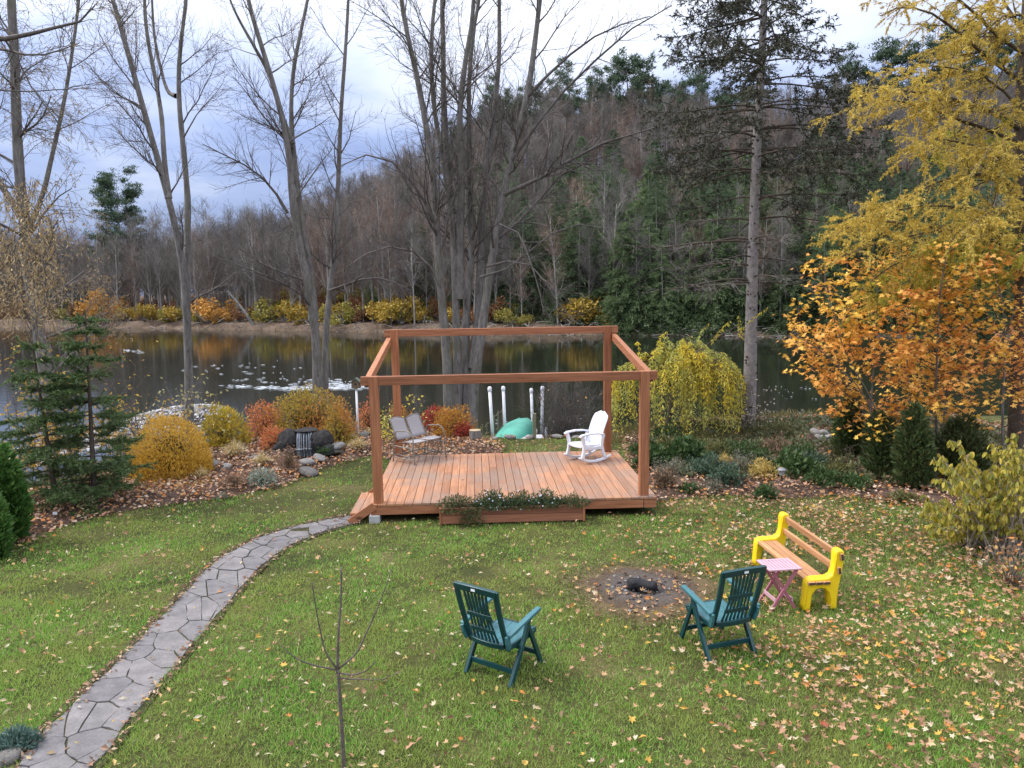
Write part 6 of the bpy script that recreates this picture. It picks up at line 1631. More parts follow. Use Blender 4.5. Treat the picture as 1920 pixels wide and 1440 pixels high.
# ---------------------------------------------------------------- sapling on the lawn
sb = G(645, 1450); Ys = sb[1]
sp = thing('lawn_sapling', 'thin leafless young tree standing in the lawn in the foreground', 'sapling', (sb[0], sb[1], 0))
M_SAP = bark_mat('sapling_bark', (.06, .048, .042), (.17, .14, .125), scale=30, zs=.4, bmp=.3)
def spx(pts, dy, r0, r1, name):
    a = px_line(pts, Ys, Ys + dy, 14); mb = MB(); tubes(mb, a[None], (r0 + (r1 - r0) * np.linspace(0, 1, 14))[None] * (1 + trg.normal(0, .05, (1, 14))), 8, cap=True); mb.build(name, M_SAP, sp, smooth=True)
spx([(645, 1452), (643, 1400), (638, 1320), (634, 1255)], 0, .0165, .0125, 'trunk')
spx([(633, 1262), (634, 1200), (639, 1130), (640, 1064)], .05, .0115, .006, 'trunk')
spx([(632, 1254), (612, 1225), (600, 1180), (590, 1125), (585, 1092)], -.1, .008, .004, 'branch')
spx([(636, 1253), (665, 1228), (690, 1180), (712, 1130), (735, 1066)], .12, .008, .003, 'branch')
spx([(632, 1256), (600, 1250), (560, 1237), (526, 1210)], -.15, .007, .003, 'branch')
spx([(636, 1262), (660, 1265), (685, 1258), (705, 1240)], -.12, .007, .004, 'branch')
spx([(637, 1272), (680, 1274), (715, 1274), (752, 1260)], .1, .006, .002, 'branch')
# ================================================================ garden beds
grg = np.random.default_rng(77); rng = np.random.default_rng(78)
def gp(px, py):
    c = G(px, py); return np.array([c[0], c[1], S1(c[0], c[1]) - .02])
M_RND = leaf_mat('golden_spirea_leaf', [(.52, .29, .035), (.62, .38, .05), (.68, .45, .07), (.44, .25, .04)], .3, big=(2.6, (.58, .36, .055)))
M_YBU = leaf_mat('yellow_shrub_leaf', [(.42, .33, .04), (.54, .40, .05), (.36, .32, .05), (.58, .36, .06)], .35)
M_DKG = leaf_mat('dark_green_leaf', [(.025, .06, .015), (.04, .09, .02), (.06, .11, .03)], .2)
M_HDG = leaf_mat('hedge_olive_leaf', [(.28, .23, .04), (.38, .28, .045), (.46, .30, .05), (.30, .27, .06)], .3, big=(1.2, (.48, .22, .06)))
M_HRD = leaf_mat('hedge_red_leaf', [(.46, .12, .07), (.56, .19, .09), (.60, .27, .09), (.46, .20, .07)], .3)
M_RED = leaf_mat('red_shrub_leaf', [(.34, .045, .035), (.44, .08, .05), (.30, .05, .04)], .3)
M_ORB = leaf_mat('orange_shrub_leaf', [(.40, .18, .035), (.50, .26, .04), (.46, .20, .04), (.36, .24, .05)], .3)
M_STR = leaf_mat('straw_blade', [(.44, .33, .14), (.54, .43, .22), (.60, .50, .30)], .3)
M_SLV = leaf_mat('silver_leaf', [(.17, .21, .16), (.25, .29, .23), (.33, .37, .31)], .2)
M_BRS = leaf_mat('brown_seed_head', [(.20, .12, .075), (.28, .17, .10), (.24, .15, .11)], .2)
M_JUN = leaf_mat('juniper_needle', [(.06, .12, .095), (.10, .17, .14), (.14, .21, .18)], .15)
M_ARB = leaf_mat('arborvitae_scale', [(.035, .09, .018), (.06, .145, .03), (.09, .19, .04), (.13, .23, .055)], .2)
M_ARB2 = leaf_mat('arborvitae_dark', [(.045, .075, .026), (.07, .11, .036), (.10, .14, .048), (.12, .12, .045)], .2)
def hscale(Y): return Y / FPX
def clump_px(name, cxp, basep, wpx, hpx, n, mats, lsz, label, cat='shrub', group=None, depth=.8, **kw):
    c = gp(cxp, basep); w = wpx / 2 * c[1] / FPX; h = hpx * c[1] / FPX
    return mound(name, c + np.array([0, w * depth * .5, 0]), w, w * depth, h, n, mats, lsz, lab=label, cat=cat, group=group, **kw)
clump_px('round_bush', 305, 905, 158, 116, 15000, [M_RND], (.04, .075), 'round golden-orange bush beside the young spruce', jag=.06, depth=1.0, stems=200, droop=.25, wf=.38, radp=.16, upb=.7)
clump_px('yellow_shrub', 415, 850, 100, 78, 2400, [M_YBU], (.07, .13), 'bright yellow-green shrub right of the round golden bush', wf=.42, jag=.2)
clump_px('green_shrub', 405, 812, 100, 52, 1800, [M_DKG], (.07, .13), 'dark green shrub behind the bright yellow-green one', wf=.45)
clump_px('spirea_hedge', 575, 832, 175, 98, 7000, [M_HDG], (.05, .09), 'broad olive and rust coloured hedge above the waterfall', jag=.18, depth=.5, stems=90, wf=.42)
clump_px('red_shrub', 492, 832, 80, 74, 1800, [M_HRD], (.05, .09), 'coral red shrub at the left end of the hedge', wf=.42)
clump_px('red_shrub', 512, 852, 60, 44, 1300, [M_HRD], (.05, .09), 'low rust red shrub hanging over the left side of the waterfall', wf=.42)
clump_px('olive_shrub', 635, 842, 70, 84, 2000, [M_HDG], (.05, .09), 'olive shrub at the right end of the hedge', wf=.42)
clump_px('red_shrub', 692, 815, 60, 60, 900, [M_HRD, ], (.05, .09), 'thin red shrub behind the white birdhouse pole', wf=.4)
clump_px('green_shrub', 715, 818, 44, 46, 900, [M_DKG], (.05, .09), 'small dark green shrub behind the left front pergola post', wf=.4)
clump_px('orange_shrub', 850, 828, 84, 62, 2400, [M_ORB], (.05, .09), 'orange shrub between the glider bench and the tree stump', wf=.42)
clump_px('red_shrub', 815, 815, 56, 48, 1100, [M_RED], (.05, .09), 'deep red shrub just behind the right arm of the glider bench', wf=.42)
clump_px('red_shrub', 868, 830, 40, 32, 700, [M_RED], (.05, .09), 'deep red shrub beside the tree stump', wf=.42)
clump_px('green_shrub', 800, 800, 40, 42, 700, [M_DKG], (.05, .09), 'dark shrub behind the deep red one at the glider bench', wf=.4)
clump_px('yellow_shrub', 826, 812, 28, 44, 500, [M_YBU], (.05, .08), 'slim yellow-green shrub between the deep red and the orange shrub', wf=.4)
clump_px('orange_shrub', 745, 812, 60, 50, 900, [M_ORB], (.05, .09), 'thin orange shrub at the left rear pergola post', wf=.4)
def grass_tuft(name, px, py, w, h, n, label, m=None, group='grass tufts in the left bed', cat='grass tuft', L=None):
    c = gp(px, py); wd = w / 2 * c[1] / FPX; hh = h * c[1] / FPX
    t = thing(name, label, cat, c, 0, group); K = 5; q = np.linspace(0, 1, K)
    az = rng.uniform(0, 6.28, n); ln = rng.uniform(.5, 1.0, n); tilt = rng.random(n) ** .6
    r_ = tilt[:, None] * wd * ln[:, None] * (q[None] ** 1.2); zz = hh * ln[:, None] * (q[None] * 1.45 - (q[None] ** 2) * (.3 + .75 * tilt[:, None]))
    pts = np.stack([r_ * np.cos(az)[:, None], r_ * np.sin(az)[:, None], zz], -1) + rng.normal(0, .02, (n, 1, 3)) * np.array([1, 1, 0])
    s = np.stack([-np.sin(az), np.cos(az), 0 * az], -1)[:, None] * np.linspace(.008, .002, K)[None, :, None]
    V = np.stack([pts - s, pts + s], 2).reshape(n, K * 2, 3); i = np.arange(K - 1)[:, None] * 2
    Q = np.concatenate([i, i + 1, i + 3, i + 2], 1); mb = MB(); mb.add(V.reshape(-1, 3), (Q[None] + (np.arange(n) * K * 2)[:, None, None]).reshape(-1, 4)); mb.build('blades', m or M_STR, t, world=False)
grass_tuft('grass_tuft', 440, 868, 74, 42, 420, 'straw coloured grass tuft beside the yellow-green shrub')
grass_tuft('grass_tuft', 492, 882, 62, 30, 340, 'straw coloured grass tuft below the waterfall pond')
grass_tuft('grass_tuft', 672, 850, 68, 30, 360, 'straw coloured grass tuft left of the left front pergola post')
grass_tuft('grass_tuft', 690, 826, 40, 22, 160, 'small straw coloured grass tuft near the birdhouse pole')
grass_tuft('grass_tuft', 380, 905, 50, 28, 220, 'pale yellow grass tuft at the right foot of the round golden bush')
clump_px('silver_plant', 488, 918, 62, 36, 1500, [M_SLV], (.03, .06), 'silvery grey-green cushion plant at the lawn edge', cat='plant', wf=.4)
clump_px('brown_plant', 540, 893, 52, 46, 1400, [M_BRS], (.02, .04), 'brown withered plant below the waterfall pond', cat='plant', wf=.5, stems=90)
clump_px('brown_plant', 435, 922, 60, 30, 800, [M_BRS], (.02, .05), 'low russet withered plant left of the silvery cushion', cat='plant', wf=.5, stems=60)
clump_px('green_plant', 606, 862, 34, 16, 300, [M_DKG], (.04, .07), 'small green plant at the right edge of the pond', cat='plant')
clump_px('green_plant', 416, 935, 22, 12, 200, [M_SLV], (.03, .05), 'tiny blue-green plant at the lawn edge', cat='plant', stems=0)
clump_px('green_plant', 652, 865, 16, 9, 120, [M_SLV], (.03, .05), 'tiny blue-green plant in the mulch left of the deck', cat='plant', stems=0)
# withered hosta fronds under the round bush
for k, px in enumerate(range(250, 400, 14)):
    grass_tuft('withered_fronds', px, 925 - (px - 250) * .06 + rng.normal(0, 3), 34, 18, 16, 'tuft of orange withered fronds in front of the round golden bush', leaf_mat('orange_frond', [(.42, .22, .04), (.50, .30, .08)], .3) if k == 0 else bpy.data.materials['orange_frond'], 'orange fronds under the round golden bush', 'fronds')
# ---------------------------------------------------------------- pond, waterfall and rocks
M_ROCK = bark_mat('garden_rock', (.10, .096, .092), (.26, .25, .235), scale=6, zs=1, bmp=.6, obj=True)
M_DRK = bark_mat('dark_rock', (.018, .017, .018), (.055, .052, .05), scale=6, zs=1, bmp=.6)
def rock_mesh(seed, m, flat=.6):
    import bmesh
    rg = np.random.default_rng(seed); bm = bmesh.new(); bmesh.ops.create_icosphere(bm, subdivisions=2, radius=.5)
    f = rg.normal(size=(7, 3)); f /= np.linalg.norm(f, axis=1)[:, None]; c = rg.uniform(.30, .46, 7)
    for v in bm.verts:
        p_ = np.array(v.co)
        for k in range(7):
            e_ = p_ @ f[k] - c[k]
            if e_ > 0: p_ = p_ - f[k] * e_ * .85
        p_ = p_ * (1 + .05 * math.sin(9 * p_[0] + seed) * math.sin(8 * p_[1])); v.co = (p_[0], p_[1], p_[2] * flat)
    me = bpy.data.meshes.new('rock'); bm.to_mesh(me); bm.free(); me.materials.append(m)
    for p_ in me.polygons: p_.use_smooth = True
    return me
ROCKS = [rock_mesh(200 + i, M_ROCK, [.55, .7, .35, .8][i % 4]) for i in range(8)]; DROCKS = [rock_mesh(220 + i, M_DRK, [.6, .45][i % 2]) for i in range(4)]
for _m in DROCKS:
    for p_ in _m.polygons: p_.use_smooth = False
def rock(px, py, wpx, label, me, Y=None, z=None, sink=.15, group=None, rz=None, name='rock', hs=1.0):
    if Y is None: c = gp(px, py)
    else: c = P(px, py, Y)
    if z is not None: c[2] = z
    s = wpx * c[1] / FPX; o = link(name, me); o.location = (c[0], c[1], c[2] + s * .22 * hs); o.scale = (s, s * .8, s * hs); o.rotation_euler = (rng.normal(0, .12), rng.normal(0, .12), rng.uniform(0, 6.28) if rz is None else rz)
    return tag(o, label, 'rock', group)
pc = gp(585, 862)
pond = thing('garden_pond', 'small dark garden pond below the waterfall', 'pond', pc)
M_POND = plain_mat('pond_water', (.008, .009, .009), .06)
an = np.linspace(0, 6.283, 25)[:-1]; wv = np.stack([.62 * np.cos(an) * (1 + .12 * np.sin(3 * an)) + .05, .42 * np.sin(an), 0 * an + .085], -1)
mb = MB(); mb.add(np.vstack([wv, [[0, 0, .085]]]), None, [[i, (i + 1) % 24, 24] for i in range(24)]); mb.build('water', M_POND, pond, world=False)
WFY = pc[1] + .55
for (px, py, w, hs, lab) in [(532, 838, 46, 1.3, 'dark wet boulder left of the waterfall'), (565, 822, 36, 1.0, 'dark boulder over the left lip of the waterfall'), (597, 826, 40, 1.3, 'dark boulder right of the waterfall'), (615, 842, 40, 1.2, 'dark boulder at the right of the pond'), (580, 812, 44, 1.0, 'dark slab above the waterfall'), (545, 855, 34, .9, 'dark flat stone at the left side of the pond'), (510, 850, 48, .7, 'dark slanting stone with a mossy top left of the pond')]:
    rock(px, py + 4, w, lab, DROCKS[int(rng.integers(0, 4))], Y=WFY + .25 - (py - 812) * .012, z=.0 if py > 830 else .22, hs=hs)
M_FALL = plain_mat('falling_water', (.50, .55, .60), .2, nscale=None)
wf_ = thing('waterfall', 'thin curtain of white water falling into the small pond', 'waterfall', (P(572, 840, WFY)[0], WFY, .14))
hw_, hh_ = 15 * WFY / FPX, 33 * WFY / FPX
o = link('stone_lip', DROCKS[1], wf_, (0, .16, hh_ + .01)); o.scale = (hw_ * 3.2, .55, .20)
o = link('stone_side', DROCKS[0], wf_, (-hw_ * 2.15, .04, hh_ * .42)); o.scale = (hw_ * 2.9, .55, hh_ * 2.6)
o = link('stone_side', DROCKS[2], wf_, (hw_ * 2.2, .03, hh_ * .40)); o.scale = (hw_ * 3.0, .55, hh_ * 2.5)
box2 = MB(); box(box2, (-hw_ * 1.2, .10, -.05), (hw_ * 1.2, .22, hh_ - .03)); box2.build('stone_back', M_DRK, wf_, world=False)
mb = MB(); nst = 30
for k in range(nst):
    x = rng.uniform(-hw_, hw_); q = np.linspace(0, 1, 5); w = rng.uniform(.0015, .0045) * (1 - .5 * q)[:, None]; top_ = hh_ * rng.uniform(.9, 1.0)
    pts = np.stack([x + .01 * q * rng.normal(), -.03 - .10 * q ** .6 + 0 * q, top_ * (1 - q ** 1.6)], -1); V = np.stack([pts - w * np.array([[1, 0, 0]]), pts + w * np.array([[1, 0, 0]])], 1).reshape(-1, 3); mb.add(V, [[2 * i, 2 * i + 1, 2 * i + 3, 2 * i + 2] for i in range(4)])
mb.build('water_curtain', M_FALL, wf_, world=False)
mb = MB(); pebbles(mb, np.stack([rng.normal(0, hw_ * .9, 90), -.16 + rng.normal(0, .05, 90), .012 + 0 * rng.random(90)], -1), rng.uniform(.008, .03, 90), .4); mb.build('splash', M_FOAM, wf_, world=False)['kind'] = 'stuff'
for (px, py, w, me, lab) in [(400, 885, 34, 0, 'grey garden rock left of the straw tuft under the round bush'), (424, 888, 26, 1, 'small square grey rock beside the straw tuft'), (470, 820, 26, 3, 'grey rock at the foot of the coral shrub'), (480, 872, 30, 2, 'flat grey stone between two straw tufts'), (575, 880, 40, 2, 'flat pale stone at the near rim of the pond'), (600, 872, 34, 6, 'pale flat stone at the right near rim of the pond'), (630, 852, 44, 2, 'long flat pale stone right of the pond'), (655, 832, 36, 6, 'flat pale stone behind the straw tuft'), (580, 893, 44, 2, 'wide flat grey stone at the lawn edge below the pond'), (682, 828, 30, 0, 'pale rock beside the birdhouse pole')]:
    rock(px, py, w, lab, ROCKS[me])
rock(455, 822, 20, 'black rounded stone left of the coral shrub', DROCKS[0])
# edge of flat stones along the back of the lawn
for k, (px, w) in enumerate([(912, 30), (945, 44), (985, 34), (1040, 40), (1075, 30), (1100, 34), (1130, 30)]):
    c = G(px, 826 - (px - 912) * .012); rock(px, 0, w * .66, ['low grey edging stone at the back of the lawn, left of the boat', 'flat edging stone in front of the green boat', 'flat edging stone by the wooden stake', 'long flat edging stone in front of the bare bush', 'edging stone in front of the bare bush, right part', 'edging stone left of the rocking chair back', 'edging stone behind the rocking chair'][k], ROCKS[2 if k % 2 else 6], Y=c[1] + .1, z=float(gz(c[0], c[1])) - .03)
# heap of round stones by the river on the right
M_HEAP = bark_mat('river_stone', (.15, .14, .13), (.30, .285, .27), scale=5, zs=1, bmp=.3, obj=True)
HP = [rock_mesh(240 + i, M_HEAP, [.75, .6, .85][i % 3]) for i in range(5)]
hc = G(1528, 846); hz0 = 0.0
STN = [(1500, 838, 22), (1512, 842, 22), (1524, 846, 22), (1536, 848, 22), (1548, 846, 22), (1556, 842, 20), (1508, 830, 22), (1520, 834, 24), (1533, 838, 24), (1546, 836, 24), (1556, 832, 20), (1522, 822, 24), (1536, 824, 24), (1548, 822, 22), (1532, 811, 24), (1545, 812, 20), (1556, 820, 18)]
for k, (px, py, w) in enumerate(STN):
    Yk = hc[1] + (846 - py) * .02; c = P(px, py, Yk); s = w * 1.15 * Yk / FPX
    o = link('stone', HP[k % 5]); o.location = tuple(c); o.scale = (s, s * .85, s * .9); o.rotation_euler = tuple(rng.uniform(-.5, .5, 3)); tag(o, 'rounded grey stone in the stone heap by the river', 'stone', 'stones heaped by the river on the right')
mb = MB(); # earth under the heap
an = np.linspace(0, 6.283, 17)[:-1]; c = np.array([G(1530, 846)[0], hc[1] + .35])
V = [[c[0], c[1], .36]] + [[c[0] + .42 * math.cos(a), c[1] + .35 * math.sin(a), -.05] for a in an]; mb.add(np.array(V), None, [[0, 1 + i, 1 + (i + 1) % 16] for i in range(16)]); tag(mb.build('earth_mound', M_MULCH), kind='structure')
# ---------------------------------------------------------------- cedars (clipped arborvitae)
def arbor(px, basepx, toppx, wpx, n, label, m=M_ARB, seed=1, Y=None, group=None, pw=.55):
    rg = np.random.default_rng(seed); c = gp(px, basepx); Y = c[1]; h = (basepx - toppx) * Y / FPX * 1.02; R_ = wpx / 2 * Y / FPX
    t = thing('cedar_shrub', label, 'shrub', c, 0, group)
    mb = MB(); q = np.linspace(0, 1, 5); tubes(mb, np.stack([0 * q, 0 * q, h * .9 * q], -1)[None], (.03 * (1 - .8 * q))[None], 6); mb.build('trunk', M_BARKD, t, world=False)
    mb = MB(); zt = rg.random(n) ** 1.05; az = rg.uniform(0, 6.28, n)
    prof = np.clip(np.sin(np.clip(zt * .86 + .14, 0, 1) * 3.1416) ** pw, .03, 1)
    lump = .95 + .26 * snoise(az * 2.2, zt * h * 4.2, 1.5, seed) + .17 * snoise(az * 6, zt * h * 10, 1.5, seed + 3)
    # several leaders side by side give the ragged outline
    nl_ = 6; lx, ly = rg.normal(0, .25, nl_) * R_, rg.normal(0, .25, nl_) * R_; lh = np.r_[1.0, rg.uniform(.66, .96, nl_ - 1)]; lr = np.r_[.78, rg.uniform(.5, .75, nl_ - 1)]; lx[0] = ly[0] = 0; li = rg.integers(0, nl_, n)
    r_ = R_ * prof * lump * lr[li] * rg.random(n) ** .22
    p_ = np.stack([lx[li] + r_ * np.cos(az), ly[li] + r_ * np.sin(az), h * zt * lh[li]], -1)
    d = unit(np.stack([np.cos(az) * .7, np.sin(az) * .7, np.full(n, .75)], -1) + rdir(n, 1, rg) * .55); L = rg.uniform(.06, .13, n)
    leaves(mb, p_, d, rdir(n, 1, rg), L, L * .36, 'blade'); mb.build('foliage', m, t, world=False)['kind'] = 'stuff'
arbor(22, 1018, 838, 78, 9000, 'bright green cedar shrub at the left edge of the lawn', seed=71, group='clipped cedars at the left edge')
arbor(-14, 1046, 905, 70, 6000, 'green cedar shrub cut off by the left picture edge', seed=72, group='clipped cedars at the left edge')
arbor(1588, 866, 745, 58, 6000, 'slim dark green cedar under the left end of the orange maple', M_ARB2, 73, group='dark cedars under the maples')
arbor(1642, 894, 778, 58, 6000, 'dark green cedar second from the left under the orange maple', M_ARB2, 74, group='dark cedars under the maples')
arbor(1710, 918, 765, 82, 9000, 'broad dark green cedar in the middle of the row under the maples', M_ARB2, 75, group='dark cedars under the maples')
arbor(1802, 905, 785, 110, 6500, 'loose olive green cedar at the right end of the row under the maples', leaf_mat('arborvitae_olive', [(.04, .06, .018), (.06, .085, .025), (.08, .10, .035), (.07, .065, .03)], .2), 76, group='dark cedars under the maples')
# juniper with edging stone bottom left
clump_px('juniper', 22, 1418, 92, 46, 3000, [M_JUN], (.03, .06), 'blue-green juniper in the lower left corner beside the path', wf=.22, jag=.3, stems=60)
rock(14, 1432, 70, 'dark edging stone under the juniper in the lower left corner', ROCKS[2], rz=.6)
rock(50, 1424, 40, 'small dark stone right of the juniper by the path', ROCKS[6], rz=.3)
# ---------------------------------------------------------------- right edge: arching shrub with drooping yellow leaves
M_HYD = leaf_mat('drooping_olive_leaf', [(.30, .29, .04), (.44, .37, .05), (.54, .43, .07), (.20, .24, .06), (.40, .30, .05)], .35)
hb_ = gp(1880, 1035); hy = thing('arching_shrub', 'arching shrub with drooping yellow-green leaves at the right edge', 'shrub', hb_)
K = 9; ns = 95; t = np.linspace(0, 1, K); ends = []
for k in range(ns):
    ex_, ey_ = rng.uniform(1722, 1990), rng.uniform(808, 1010)
    if ex_ < 1790: ey_ = max(ey_, 1010 - (ex_ - 1715) * 2.6)
    e_ = P(ex_, ey_, hb_[1] + rng.uniform(-.7, .9)); s_ = np.array([hb_[0] + rng.normal(0, .25), hb_[1] + rng.normal(0, .25), 0.0])
    m_ = (s_ + e_) / 2 + np.array([0, 0, rng.uniform(.15, .45)]); ends.append((1 - t)[:, None] ** 2 * s_ + 2 * (t * (1 - t))[:, None] * m_ + (t ** 2)[:, None] * e_)
st = np.array(ends); rs_ = np.linspace(.009, .003, K)[None] * np.ones((ns, 1)); a, ra, _ = spawn(st, rs_, 8, (.12, .4), (30, 60), 4, .35, 1, up=-.05, wob=.1, rmin=.0025, rg=grg)
mb = MB(); tubes(mb, st, rs_, 4); tubes(mb, a, ra, 3); mb.build('stems', leaf_mat('pale_twig', [(.20, .16, .13), (.30, .25, .22)], 0, .8), hy)
al = np.concatenate([st[:, 4:].reshape(-1, 3), a[:, 1:].reshape(-1, 3)]); n = 4600; p_ = al[grg.integers(0, len(al), n)]
d = unit(rdir(n, .4, grg) * .6 + np.array([0, 0, -1.0])); L = grg.uniform(.06, .11, n); mb = MB(); leaves(mb, p_, d, rdir(n, .5, grg), L, L * .55, 'oval'); mb.build('foliage', M_HYD, hy)['kind'] = 'stuff'
# blurry-looking bare twigs at the lower right edge
bb = gp(1900, 1100); bw = thing('bare_bush', 'low tangle of brown twigs with clinging leaves at the right edge', 'bush', bb)
v = rdir(60, 1, grg); v[:, 2] = np.abs(v[:, 2]) + .3; v = unit(v); q = np.linspace(0, 1, 5); pts = bb[None, None] + v[:, None] * q[None, :, None] * np.array([.55, .5, .6]) + np.cumsum(grg.normal(0, .02, (60, 5, 3)), 1)
mb = MB(); tubes(mb, pts, np.linspace(.005, .002, 5)[None], 3); mb.build('stems', M_BARKT, bw)
mb = MB(); p_ = pts[:, 1:].reshape(-1, 3); p_ = p_[grg.integers(0, len(p_), 260)]; leaves(mb, p_, rdir(260, 1, grg), rdir(260, 1, grg), grg.uniform(.04, .08, 260), .04, 'oval'); mb.build('foliage', M_LFALL, bw)['kind'] = 'stuff'
# ---------------------------------------------------------------- right bed: perennials
PM = [leaf_mat('perennial_green', [(.035, .075, .02), (.055, .10, .03), (.08, .125, .04)], .25), leaf_mat('perennial_olive', [(.09, .10, .03), (.13, .13, .045), (.18, .17, .06)], .25), leaf_mat('perennial_grey', [(.12, .12, .085), (.17, .165, .12), (.22, .20, .15)], .2),
      leaf_mat('perennial_blue', [(.045, .08, .05), (.07, .115, .07), (.10, .15, .09)], .2), leaf_mat('perennial_yellow', [(.40, .32, .08), (.52, .40, .14), (.46, .28, .06)], .3), leaf_mat('perennial_brown', [(.15, .10, .06), (.21, .14, .085), (.17, .13, .09)], .2)]
def bed_plants(pts, group):
    for k, (px, py, w, h, mi, sz, lab) in enumerate(pts):
        clump_px('garden_plant', px, py, w * 1.1, h * .82, int(320 + w * h * .5), [PM[mi]], sz, lab, 'plant', group, stems=24, wf=.5 if sz[1] > .1 else .34, jag=.6, depth=1.0, radp=.45, radw=.35, upb=.55)
big, med, sml = (.08, .16), (.05, .10), (.03, .06)
bed_plants([
    (1252, 832, 66, 40, 0, med, 'bright green fern-like plant under the left side of the willow'), (1310, 838, 70, 26, 1, med, 'pale olive plant under the willow'), (1365, 836, 70, 26, 1, sml, 'olive plant at the foot of the old spruce on its left'),
    (1425, 828, 60, 36, 1, sml, 'feathery olive plant just right of the old spruce'), (1470, 826, 70, 34, 1, sml, 'feathery olive plant between the old spruce and the stone heap'), (1260, 866, 60, 34, 1, big, 'yellow-olive plant behind the right front pergola post'),
    (1225, 888, 46, 44, 0, big, 'dark green leafy plant touching the right front pergola post'), (1290, 878, 76, 44, 0, big, 'broad green leafy plant right of the pergola post'), (1345, 868, 70, 40, 1, med, 'olive plant in the middle of the right bed'),
    (1400, 872, 78, 40, 0, med, 'green leafy plant in front of the old spruce'), (1455, 862, 70, 34, 5, med, 'brown withered plant below the feathery olive ones'), (1505, 868, 60, 30, 0, med, 'green plant in front of the stone heap'),
    (1262, 904, 66, 38, 2, sml, 'grey brown withered plant beside the pergola post'), (1330, 908, 76, 46, 3, med, 'blue-green plant in the middle of the right bed'), (1392, 902, 70, 44, 2, sml, 'grey twiggy plant in the right bed'), (1365, 922, 66, 42, 3, med, 'dark blue-green plant near the lawn edge of the right bed'),
    (1340, 930, 34, 34, 2, sml, 'small grey twiggy plant at the lawn edge'), (1362, 886, 40, 22, 4, med, 'small yellow plant among the green ones of the right bed'), (1432, 908, 60, 30, 4, med, 'pale yellow plant left of the garden light'), (1446, 900, 34, 22, 4, sml, 'orange-yellow plant behind the garden light'),
    (1438, 938, 42, 28, 0, med, 'small dark green tuft in front of the garden light'), (1496, 905, 66, 42, 0, big, 'dark green plant right of the garden light'), (1530, 888, 54, 34, 3, med, 'blue-green plant below the stone heap'), (1548, 920, 60, 36, 0, med, 'low green plant at the right end of the bed'),
    (1580, 905, 50, 30, 1, med, 'olive plant beside the slim dark cedar'), (1250, 925, 34, 40, 5, med, 'withered brown stalks beside the right front corner of the deck'), (1610, 925, 50, 26, 0, med, 'low green plant in the leaves under the dark cedars'), (1700, 945, 44, 22, 1, med, 'low olive plant in front of the broad dark cedar'), (1296, 930, 30, 18, 0, med, 'small green plant among fallen leaves near the deck corner'),
    (1470, 888, 40, 26, 5, sml, 'brown withered plant above the garden light'), (1215, 862, 40, 30, 0, big, 'green plant beside the right side of the deck'), (1205, 848, 40, 26, 5, med, 'brown leafy plant at the right rear corner of the deck')], 'perennials in the right bed')
fl = gp(1240, 818); mb = MB(); 
pk = thing('red_flower', 'single crimson flower above the bright green plant under the willow', 'flower', fl)
tubes(mb, np.array([[0, 0, 0], [0, .01, .3], [.01, 0, .5]])[None], .005, 4); mb.build('stem', PM[0], pk, world=False)
mb = MB(); a_ = np.arange(10) * .628; leaves(mb, np.tile([.01, 0, .5], (10, 1)), np.stack([np.cos(a_), np.sin(a_), .4 + 0 * a_], -1), np.tile([0, 0, 1.], (10, 1)), .06, .035, 'blade'); mb.build('petal', plain_mat('crimson_petal', (.42, .03, .09), .6), pk, world=False)
# ground cover between the plants
mb = MB(); n = 42000; lo_, hi_ = BED_R.min(0), BED_R.max(0); x = grg.uniform(lo_[0], hi_[0], n); y = grg.uniform(lo_[1], hi_[1], n); d_ = poly_dist(x, y, BED_R); ok = (d_ > .75) & (snoise(x, y, 2.2, 5) > -.45) & ~in_poly(x, y, DECK_POLY) & (x < .62 * y + 1); x, y = x[ok], y[ok]; k = len(x)
L = grg.uniform(.05, .17, k); leaves(mb, np.stack([x, y, surf(x, y) + .10 * grg.random(k)], -1), unit(rdir(k, .4, grg) + np.array([0, 0, .7])), rdir(k, 1, grg), L, L * .4, 'blade')
tag(mb.build('ground_cover', leaf_mat('ground_cover_leaf', [(.05, .075, .025), (.09, .105, .04), (.14, .135, .06), (.07, .09, .05), (.20, .17, .09)], .25)), 'low mixed green and brown ground cover of the right bed', 'ground cover', kind='stuff')
# ground cover on the river bank behind the left bed
mb = MB(); n = 9000; x = grg.uniform(-12, 9, n); y = bank_y(x) + grg.uniform(-.8, 1.6, n); ok = ~((x > -.9) & (x < 2.2)); x, y = x[ok], y[ok]; k = len(x); L = grg.uniform(.10, .35, k); leaves(mb, np.stack([x, y, gz(x, y) - .02], -1), unit(rdir(k, .4, grg) * .5 + np.array([0, 0, .8])), rdir(k, .3, grg), L, L * .12, 'blade')
tag(mb.build('bank_grass', leaf_mat('bank_grass_blade', [(.13, .13, .045), (.20, .18, .07), (.28, .22, .10), (.10, .12, .04)], .3)), 'tall withered grass along the top of the near river bank', 'grass', kind='stuff')

